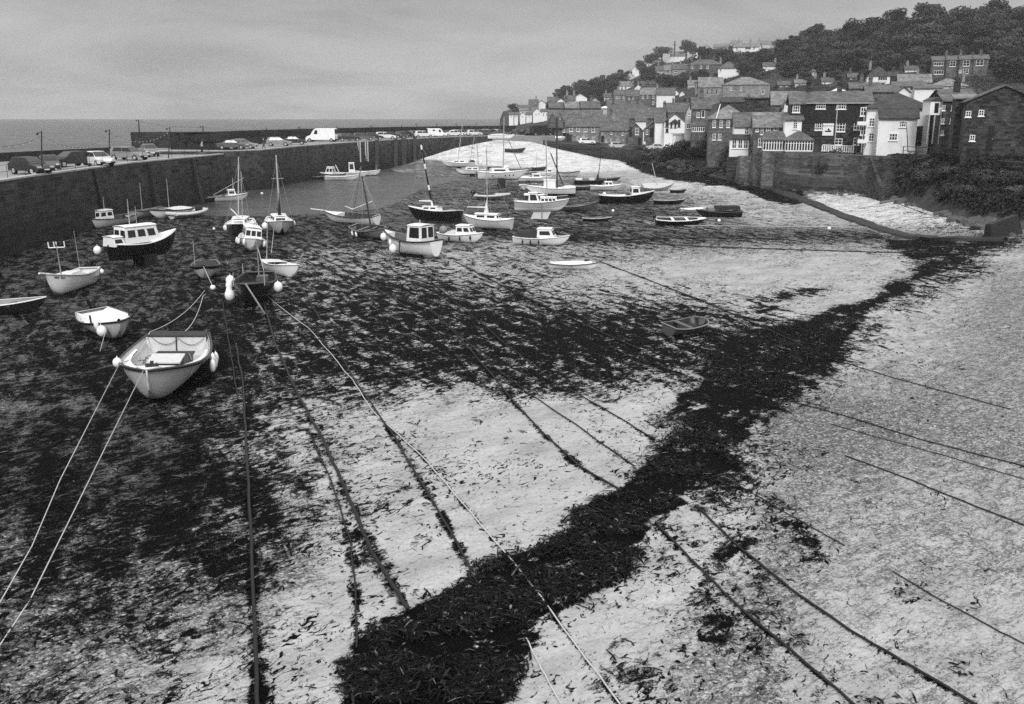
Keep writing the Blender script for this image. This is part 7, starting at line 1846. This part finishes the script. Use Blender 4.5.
# areas of the hill in photo coordinates (x0,x1,y0,y1,n, radius in metres, label, group)
AREAS = [
 (600, 632, 84, 108, 16, 6.0, 'dark tree in the wood left of the slope terrace', 'trees in the left wood'),
 (552, 600, 88, 100, 16, 5.5, 'low dark tree on the long spur above the headland', 'trees on the spur'),
 (596, 668, 66, 86, 20, 5.5, 'grey green tree on the misty skyline slope', 'trees on the left skyline'),
 (664, 740, 50, 62, 20, 5.0, 'tree on the upper slope near the radio mast', 'trees near the mast'),
 (690, 735, 74, 84, 9, 4.0, 'tree among gardens below the stone villas', 'garden trees below the villas'),
 (665, 690, 76, 90, 8, 4.0, 'tree on the slope under the three grey houses', 'garden trees under the grey houses'),
 (736, 800, 58, 78, 24, 4.4, 'dense tree on the hill between the bungalow and the chapel', 'trees above the chapel'),
 (760, 830, 38, 60, 26, 4.6, 'dark tree near the wooded skyline right of the long bungalow', 'skyline trees right of the bungalow'),
 (800, 870, 50, 88, 28, 5.0, 'large dark tree in the shadowed wood behind the inn', 'trees behind the inn'),
 (860, 935, 38, 72, 28, 5.0, 'dark tree on the steep wood above the white bungalow', 'trees above the white bungalow'),
 (930, 1028, 30, 58, 26, 5.2, 'dark tree on the steep wood above the upper terrace', 'trees above the upper terrace'),
 (985, 1028, 52, 84, 12, 5.0, 'tree beside the right end of the upper terrace', 'trees beside the upper terrace'),
 (840, 1028, 20, 42, 24, 5.0, 'dark tree high on the right hand hill', 'trees at the top right'),
]
def clear_of_houses(p, rad, hgt, soft=0.45):
    """false where the crown would stand in front of a house the photo shows"""
    x, y = to_px(p.x, p.y, p.z); k = F / p.y
    for (a, b_, c_, d_, Yh) in HB:
        if Yh > p.y - 3 and x + rad * k * soft > a and x - rad * k * soft < b_ and y - hgt * k * .85 < d_ - 1.5 and y > c_ + .5: return False
    return True
ti = 0
for (x0, x1, y0, y1, n, rad, lb, gp) in AREAS:
    cnt = 0; tries = 0; pl = []
    while cnt < n and tries < n * 30:
        tries += 1
        x = random.uniform(x0, x1); y = random.uniform(y0, y1)
        p = on_hill(x, y)
        if p.y > 650: continue
        if any((q.xy - p.xy).length < rad * 1.0 for q in pl): continue
        r_ = rad * random.uniform(.65, 1.2)
        if not clear_of_houses(p, r_, r_ * 1.4): continue
        pl.append(p)
        tree(p - Vector((0, 0, .8)), r_, r_ * random.uniform(1.25, 1.7), lb, gp, ti); ti += 1; cnt += 1
# skyline clumps that stand out
for x, y, r_, h_, lb in ((662, 55, 9, 10, 'broad rounded tree clump left of the radio mast'), (686, 51, 7, 11, 'big rounded dark tree just right of the radio mast'), (693, 50, 5, 7, 'small round tree second right of the radio mast'), (603, 77, 3, 5, 'single small tree standing up on the misty skyline'),
                      (640, 66, 7, 8, 'flat topped tree where the skyline steps up'), (513, 109, 4, 6, 'lone tree at the seaward end of the headland'), (651, 60, 7, 8, 'domed tree left of the broad rounded clump')):
    p = on_hill(x, y + 4); tree(p - Vector((0, 0, .5)), r_, h_, lb, 'trees standing out on the skyline', ti); ti += 1
# understorey reading as one mass
def mass(name, pts, size, mat, label=None):
    v = []
    for (p, r_, h_, n) in pts:
        g = rng
        d = g.normal(size=(n, 3)); d /= np.linalg.norm(d, axis=1)[:, None]; d[:, 2] = np.abs(d[:, 2])
        q = np.array(p) + d * (g.uniform(.6, 1.05, n)[:, None]) * np.array([r_, r_, h_])
        u = g.normal(size=(n, 3)); nn = d + .6 * u; nn /= np.linalg.norm(nn, axis=1)[:, None]
        t = np.cross(nn, g.normal(size=(n, 3))); t /= np.linalg.norm(t, axis=1)[:, None]; b = np.cross(nn, t)
        s = size * g.uniform(.6, 1.4, n)[:, None]
        v.append(np.stack([q - t * s, q + b * s * .6, q + t * s, q - b * s * .6], 1).reshape(-1, 3))
    v = np.concatenate(v); me = foliage_mesh(name, v, mat)
    o = bpy.data.objects.new(name, me); col.objects.link(o); tag(o, label, kind='stuff'); return o
pts = []
for _ in range(620):
    x = random.uniform(552, 1030); lo = float(np.interp(x, [552, 600, 660, 740, 800, 870, 1030], [98, 90, 62, 46, 30, 20, 10])); y = random.uniform(lo, lo + random.choice((20, 40, 45)))
    if 655 < x < 720 and y > 95: continue
    p = on_hill(x, y)
    if p.y > 620 or not clear_of_houses(p, 4.5, 3.5, .8): continue
    pts.append(((p.x, p.y, p.z - .5), random.uniform(3, 6.5), random.uniform(2, 4.5), 130))
mass('woodland_undergrowth', pts, .55, 'leaf', 'dark undergrowth covering the hill between the trees')
# garden scrub among the houses
pts = []
for _ in range(330):
    x = random.uniform(610, 1000); lo = float(np.interp(x, [610, 700, 780, 870, 1000], [95, 84, 84, 84, 78])); hi = float(np.interp(x, [610, 700, 780, 870, 1000], [140, 112, 100, 98, 110]))
    p = on_hill(x, random.uniform(lo, hi))
    if not clear_of_houses(p, 2.2, 1.2, .8): continue
    pts.append(((p.x, p.y, p.z - .3), random.uniform(1.2, 3), random.uniform(.8, 2.0), 90))
mass('garden_scrub', pts, .3, 'leaf', 'low scrub in the gardens between the houses')
# shore shrubs, single ones
k = 0
SHR_SP = [(668, 158, 7, 3.2), (676, 156, 5, 3.5), (686, 154, 6, 4), (694, 158, 5, 4), (703, 155, 6, 4.2), (712, 152, 6, 4.5), (718, 148, 5, 5), (724, 153, 5, 4.5), (729, 159, 4, 3.5), (735, 160, 4, 2.5),
          (822, 156, 5, 3), (830, 154, 5, 4), (838, 154, 5, 4.5), (846, 156, 5, 4), (854, 158, 4, 3), (650, 156, 5, 2), (642, 152, 4, 2)]
for x, y, r_, h_ in SHR_SP:
    p = on_hill(x, y + 3); s_ = p.y / 170
    if x > 815 and x < 860: p = at_depth(x, 154, 129); p.z = 3.2; s_ = .8
    shrub(p - Vector((0, 0, .4)), r_ * .45 * s_, h_ * .75 * s_, 'rounded dark shrub on the shore bank between the cottages and the inn' if x < 760 else 'rounded dark shrub growing over the wall below the inn', 'shrubs on the shore bank' if x < 760 else 'shrubs below the inn', k); k += 1
for i in range(34):
    x = random.uniform(655, 735); y = random.uniform(158, 172) + (x - 655) * .1; p = on_hill(x, y)
    shrub(p - Vector((0, 0, .3)), random.uniform(1.0, 2.0), random.uniform(.8, 1.5), 'low pale green bush on the grassy shore bank', 'low bushes on the shore bank', i, True)
for i in range(46):
    x = random.uniform(897, 1030); y = float(np.interp(x, [897, 1030], [162, 170])) + random.uniform(-2, 44) * min(1, (x - 880) / 50); p = on_hill(x, y)
    if p.z < 2.4: continue
    shrub(p - Vector((0, 0, .3)), random.uniform(.9, 1.9), random.uniform(.8, 1.6), 'tangled bush on the overgrown bank at the right', 'bushes on the right hand bank', i, i % 3 == 0)
# grass / ivy on the banks: uncountable
pts = []
for _ in range(420):
    x = random.uniform(893, 1040); y = random.uniform(156, 222); p = on_hill(x, y)
    if p.z < 2.0 or p.y > 125: continue
    pts.append(((p.x, p.y, p.z - .1), random.uniform(.5, 1.2), random.uniform(.3, .7), 60))
for _ in range(300):
    x = random.uniform(640, 740); y = random.uniform(150, 178); p = on_hill(x, y)
    if p.z < 1.2: continue
    pts.append(((p.x, p.y, p.z - .1), random.uniform(.8, 1.8), random.uniform(.3, .8), 50))
mass('bank_ivy', pts, .16, 'leaf', 'ivy and rough grass covering the shore banks')
# boulders
def rock_mesh(seed):
    mb = MB(); mb.ball((0, 0, 0), 1, 10, 7)
    g = random.Random(seed); ax = [Vector((g.uniform(-1, 1), g.uniform(-1, 1), g.uniform(-1, 1))).normalized() for _ in range(7)]
    v2 = []
    for v in mb.v:
        q = Vector(v)
        for a in ax:
            d_ = q.dot(a) - .62
            if d_ > 0: q -= a * d_ * .85
        v2.append(tuple(q * g.uniform(.94, 1.05)))
    mb.v = v2; mb.sm = [False] * len(mb.sm)
    return mb.mesh('boulder', 'rock')
RK = [rock_mesh(i) for i in range(7)]
def boulder(p, s, label, group):
    o = bpy.data.objects.new('boulder', random.choice(RK)); col.objects.link(o); o.location = p
    o.rotation_euler = (random.uniform(-.4, .4), random.uniform(-.4, .4), random.uniform(0, 6.28)); o.scale = (s * random.uniform(.8, 1.5), s * random.uniform(.8, 1.2), s * random.uniform(.5, .8)); tag(o, label, 'boulder', group)
for i in range(190):
    x = random.uniform(880, 1010); yc = float(np.interp(x, [880, 900, 930, 960, 990, 1010], [194, 197, 205, 218, 226, 230])); y = yc + random.uniform(-5, 6)
    p = on_bed(x, y); p.z = max(p.z, float(gz(p.x, p.y)) if p.y > tab(brg(p.x, p.y), FOOT, 1) else p.z)
    boulder(p, random.choice((.25, .35, .45, .6, .8)) * (1.1 if x > 940 else .85), 'grey boulder in the heap at the foot of the right hand bank', 'boulders under the right hand bank')
for i in range(70):
    x = random.uniform(745, 885); yc = float(np.interp(x, [745, 800, 885], [184, 189, 196])); p = on_bed(x, yc + random.uniform(-3.5, 3))
    boulder(p, random.choice((.25, .35, .5)), 'small stone at the foot of the sea wall', 'stones under the sea wall')
for i in range(60):
    x = random.uniform(655, 745); p = on_hill(x, 165 + (x - 655) * .16 + random.uniform(-4, 2))
    boulder(p, random.choice((.25, .35, .5, .7)), 'stone scattered on the slope above the dark weed by the shore bank', 'stones on the shore bank')

# loose seaweed: strands lying on the belt and in clumps (uncountable)
def weed_strands(n, seed):
    g = np.random.default_rng(seed)
    px_ = g.uniform(330, 980, n * 4); py_ = g.uniform(246, 704, n * 4) ** 1.0
    # denser in area terms: choose in world
    t = (352 - py_) / F; tt_ = (t * CP - SP) / (CP + t * SP); Yw = -CAMH / tt_; d = Yw * CP + CAMH * SP; Xw = (px_ - 512) / F * d
    b = belt(px_, py_)
    cl0 = fbm(Xw * .8 + 3, Yw * .8, 4)
    keep = (g.uniform(0, 1, len(b)) < b * np.clip((cl0 - .40) * 5, 0, 1) * (b > .3)) & (Yw < 70)
    Xw, Yw = Xw[keep], Yw[keep]
    return Xw[:n], Yw[:n]
g = np.random.default_rng(5)
X1, Y1 = weed_strands(52000, 3)
# scattered clumps from the cover map
m = 90000
a_ = g.uniform(-.62, .62, m); Yc_ = g.uniform(14, 48, m); Xc_ = a_ * Yc_
pxc, pyc = to_px(Xc_, Yc_, 0.0)
wc = bil(GA[0], pxc, pyc); cl = fbm(Xc_ * .9, Yc_ * .9, 4)
kp = (cl > .80 - .38 * wc) & (pyc < 720) & (g.uniform(0, 1, m) < .5)
X = np.concatenate([X1, Xc_[kp]]); Y = np.concatenate([Y1, Yc_[kp]]); n = len(X)
Zb = bed_z(X, Y) + g.uniform(0, .07, n) * (.3 + np.concatenate([np.ones(len(X1)), .25 * np.ones(kp.sum())]))
th = g.uniform(0, 2 * np.pi, n); L = .035 + g.gamma(2.0, .028, n); Wd = g.uniform(.006, .030, n)
tl = g.normal(0, .35, n); up = g.normal(0, .4, n)
dx, dy = np.cos(th), np.sin(th)
c0 = np.stack([X, Y, Zb], 1); dv = np.stack([dx, dy, up * .5], 1) * L[:, None]; sv = np.stack([-dy, dx, tl], 1) * Wd[:, None]
mid = c0 + np.array([0, 0, 1.0]) * (g.uniform(.0, .03, n))[:, None]
V = np.stack([c0 - dv - sv * .4, mid - sv, mid + sv, c0 - dv + sv * .4, c0 + dv - sv * .4, c0 + dv + sv * .4], 1).reshape(-1, 3)
base = np.arange(n)[:, None] * 6
Q = np.concatenate([base + np.array([0, 1, 2, 3]), base + np.array([1, 4, 5, 2])], 0)
mw, nt, b = new_mat('wet_seaweed')
geo = N(nt, 'ShaderNodeNewGeometry')
nt.links.new(ramp(nt, geo.outputs['Random Per Island'], [(0, .002), (.7, .008), (.95, .03), (.99, .1), (1, .2)]), b.inputs['Base Color'])  # black weed; the few pale strands are glints put into the base colour
b.inputs['Roughness'].default_value = .45; b.inputs['Specular IOR Level'].default_value = .05
me = np_mesh('seaweed', V, Q, [mw]); o = bpy.data.objects.new('seaweed', me); col.objects.link(o); tag(o, 'black strands of seaweed heaped along the tide line', kind='stuff')

# ------------------------------------------------------------------ sky, sun, haze
SUN_EL, SUN_AZ = 36.0, 184.0        # azimuth clockwise from +Y (view direction)
w = bpy.data.worlds.new('World'); scene.world = w; w.use_nodes = True
nt = w.node_tree; nt.nodes.clear()
out = N(nt, 'ShaderNodeOutputWorld'); bg = N(nt, 'ShaderNodeBackground'); bg.inputs[1].default_value = .1
sky = N(nt, 'ShaderNodeTexSky'); sky.sky_type = 'NISHITA'; sky.sun_disc = False; sky.sun_elevation = R(SUN_EL); sky.sun_rotation = R(SUN_AZ); sky.air_density = 1.0; sky.dust_density = 3.0
bwn = N(nt, 'ShaderNodeRGBToBW'); nt.links.new(sky.outputs[0], bwn.inputs[0])
tc = N(nt, 'ShaderNodeTexCoord'); sp = N(nt, 'ShaderNodeSeparateXYZ'); nt.links.new(tc.outputs['Generated'], sp.inputs[0])
# overcast sheet: brighter overhead, mottled low cloud
el = M2(nt, 'MAXIMUM', sp.outputs[2], 0.0)
den = M2(nt, 'ADD', el, .16)
cxy = N(nt, 'ShaderNodeCombineXYZ')
nt.links.new(M2(nt, 'DIVIDE', sp.outputs[0], den), cxy.inputs[0]); nt.links.new(M2(nt, 'DIVIDE', sp.outputs[1], den), cxy.inputs[1])
cn = N(nt, 'ShaderNodeTexNoise', Scale=.9, Detail=8.0, Roughness=.6, Distortion=.5); nt.links.new(cxy.outputs[0], cn.inputs['Vector'])
cn2 = N(nt, 'ShaderNodeTexNoise', Scale=.35, Detail=4.0, Roughness=.5); nt.links.new(cxy.outputs[0], cn2.inputs['Vector'])
cl_ = M2(nt, 'ADD', M2(nt, 'MULTIPLY', cn.outputs[0], .45), M2(nt, 'MULTIPLY', cn2.outputs[0], .55))
cm = ramp(nt, cl_, [(.40, .70), (.5, 1.0), (.60, 1.22)])
prof = ramp(nt, el, [(0.0, 8.2/26), (.04, 7.4/26), (.11, 5.4/26), (.20, 5.3/26), (.45, 14/26), (1.0, 24/26)])
tot = M2(nt, 'ADD', M2(nt, 'MULTIPLY', M2(nt, 'MULTIPLY', prof, cm), 26 * SKYK), M2(nt, 'MULTIPLY', bwn.outputs[0], .06))
nt.links.new(tot, bg.inputs[0]); nt.links.new(bg.outputs[0], out.inputs[0])
sd = bpy.data.lights.new('sun', 'SUN'); sd.energy = 1.6; sd.angle = R(11); sd.color = (1, 1, 1)
so = bpy.data.objects.new('sun', sd); col.objects.link(so)
az = R(SUN_AZ); dirv = Vector((math.sin(az) * math.cos(R(SUN_EL)), math.cos(az) * math.cos(R(SUN_EL)), math.sin(R(SUN_EL))))
so.rotation_euler = (-dirv).to_track_quat('-Z', 'Y').to_euler()
if HAZE:
    mh = bpy.data.materials.new('haze'); mh.use_nodes = True; nh = mh.node_tree; nh.nodes.clear()
    oh = nh.nodes.new('ShaderNodeOutputMaterial'); pv = nh.nodes.new('ShaderNodeVolumePrincipled')
    pv.inputs['Color'].default_value = (.85, .85, .85, 1); pv.inputs['Density'].default_value = HAZE; pv.inputs['Anisotropy'].default_value = .2
    nh.links.new(pv.outputs[0], oh.inputs['Volume'])
    hz = MB().box(-2600, 2600, -320, 2700, -5, 95).build('haze', [mh]); tag(hz, kind='stuff')
    try: hz.visible_shadow = True
    except Exception: pass
vs = scene.view_settings
vs.view_transform = 'Standard'; vs.look = 'None'; vs.gamma = 1; vs.use_curve_mapping = False; vs.exposure = EXPO
scene.cycles.use_denoising = DENO
scene.cycles.volume_bounces = 0
scene.cycles.sample_clamp_indirect = 2.0
scene.cycles.max_bounces = 5; scene.cycles.diffuse_bounces = 2; scene.cycles.glossy_bounces = 2; scene.cycles.transmission_bounces = 2
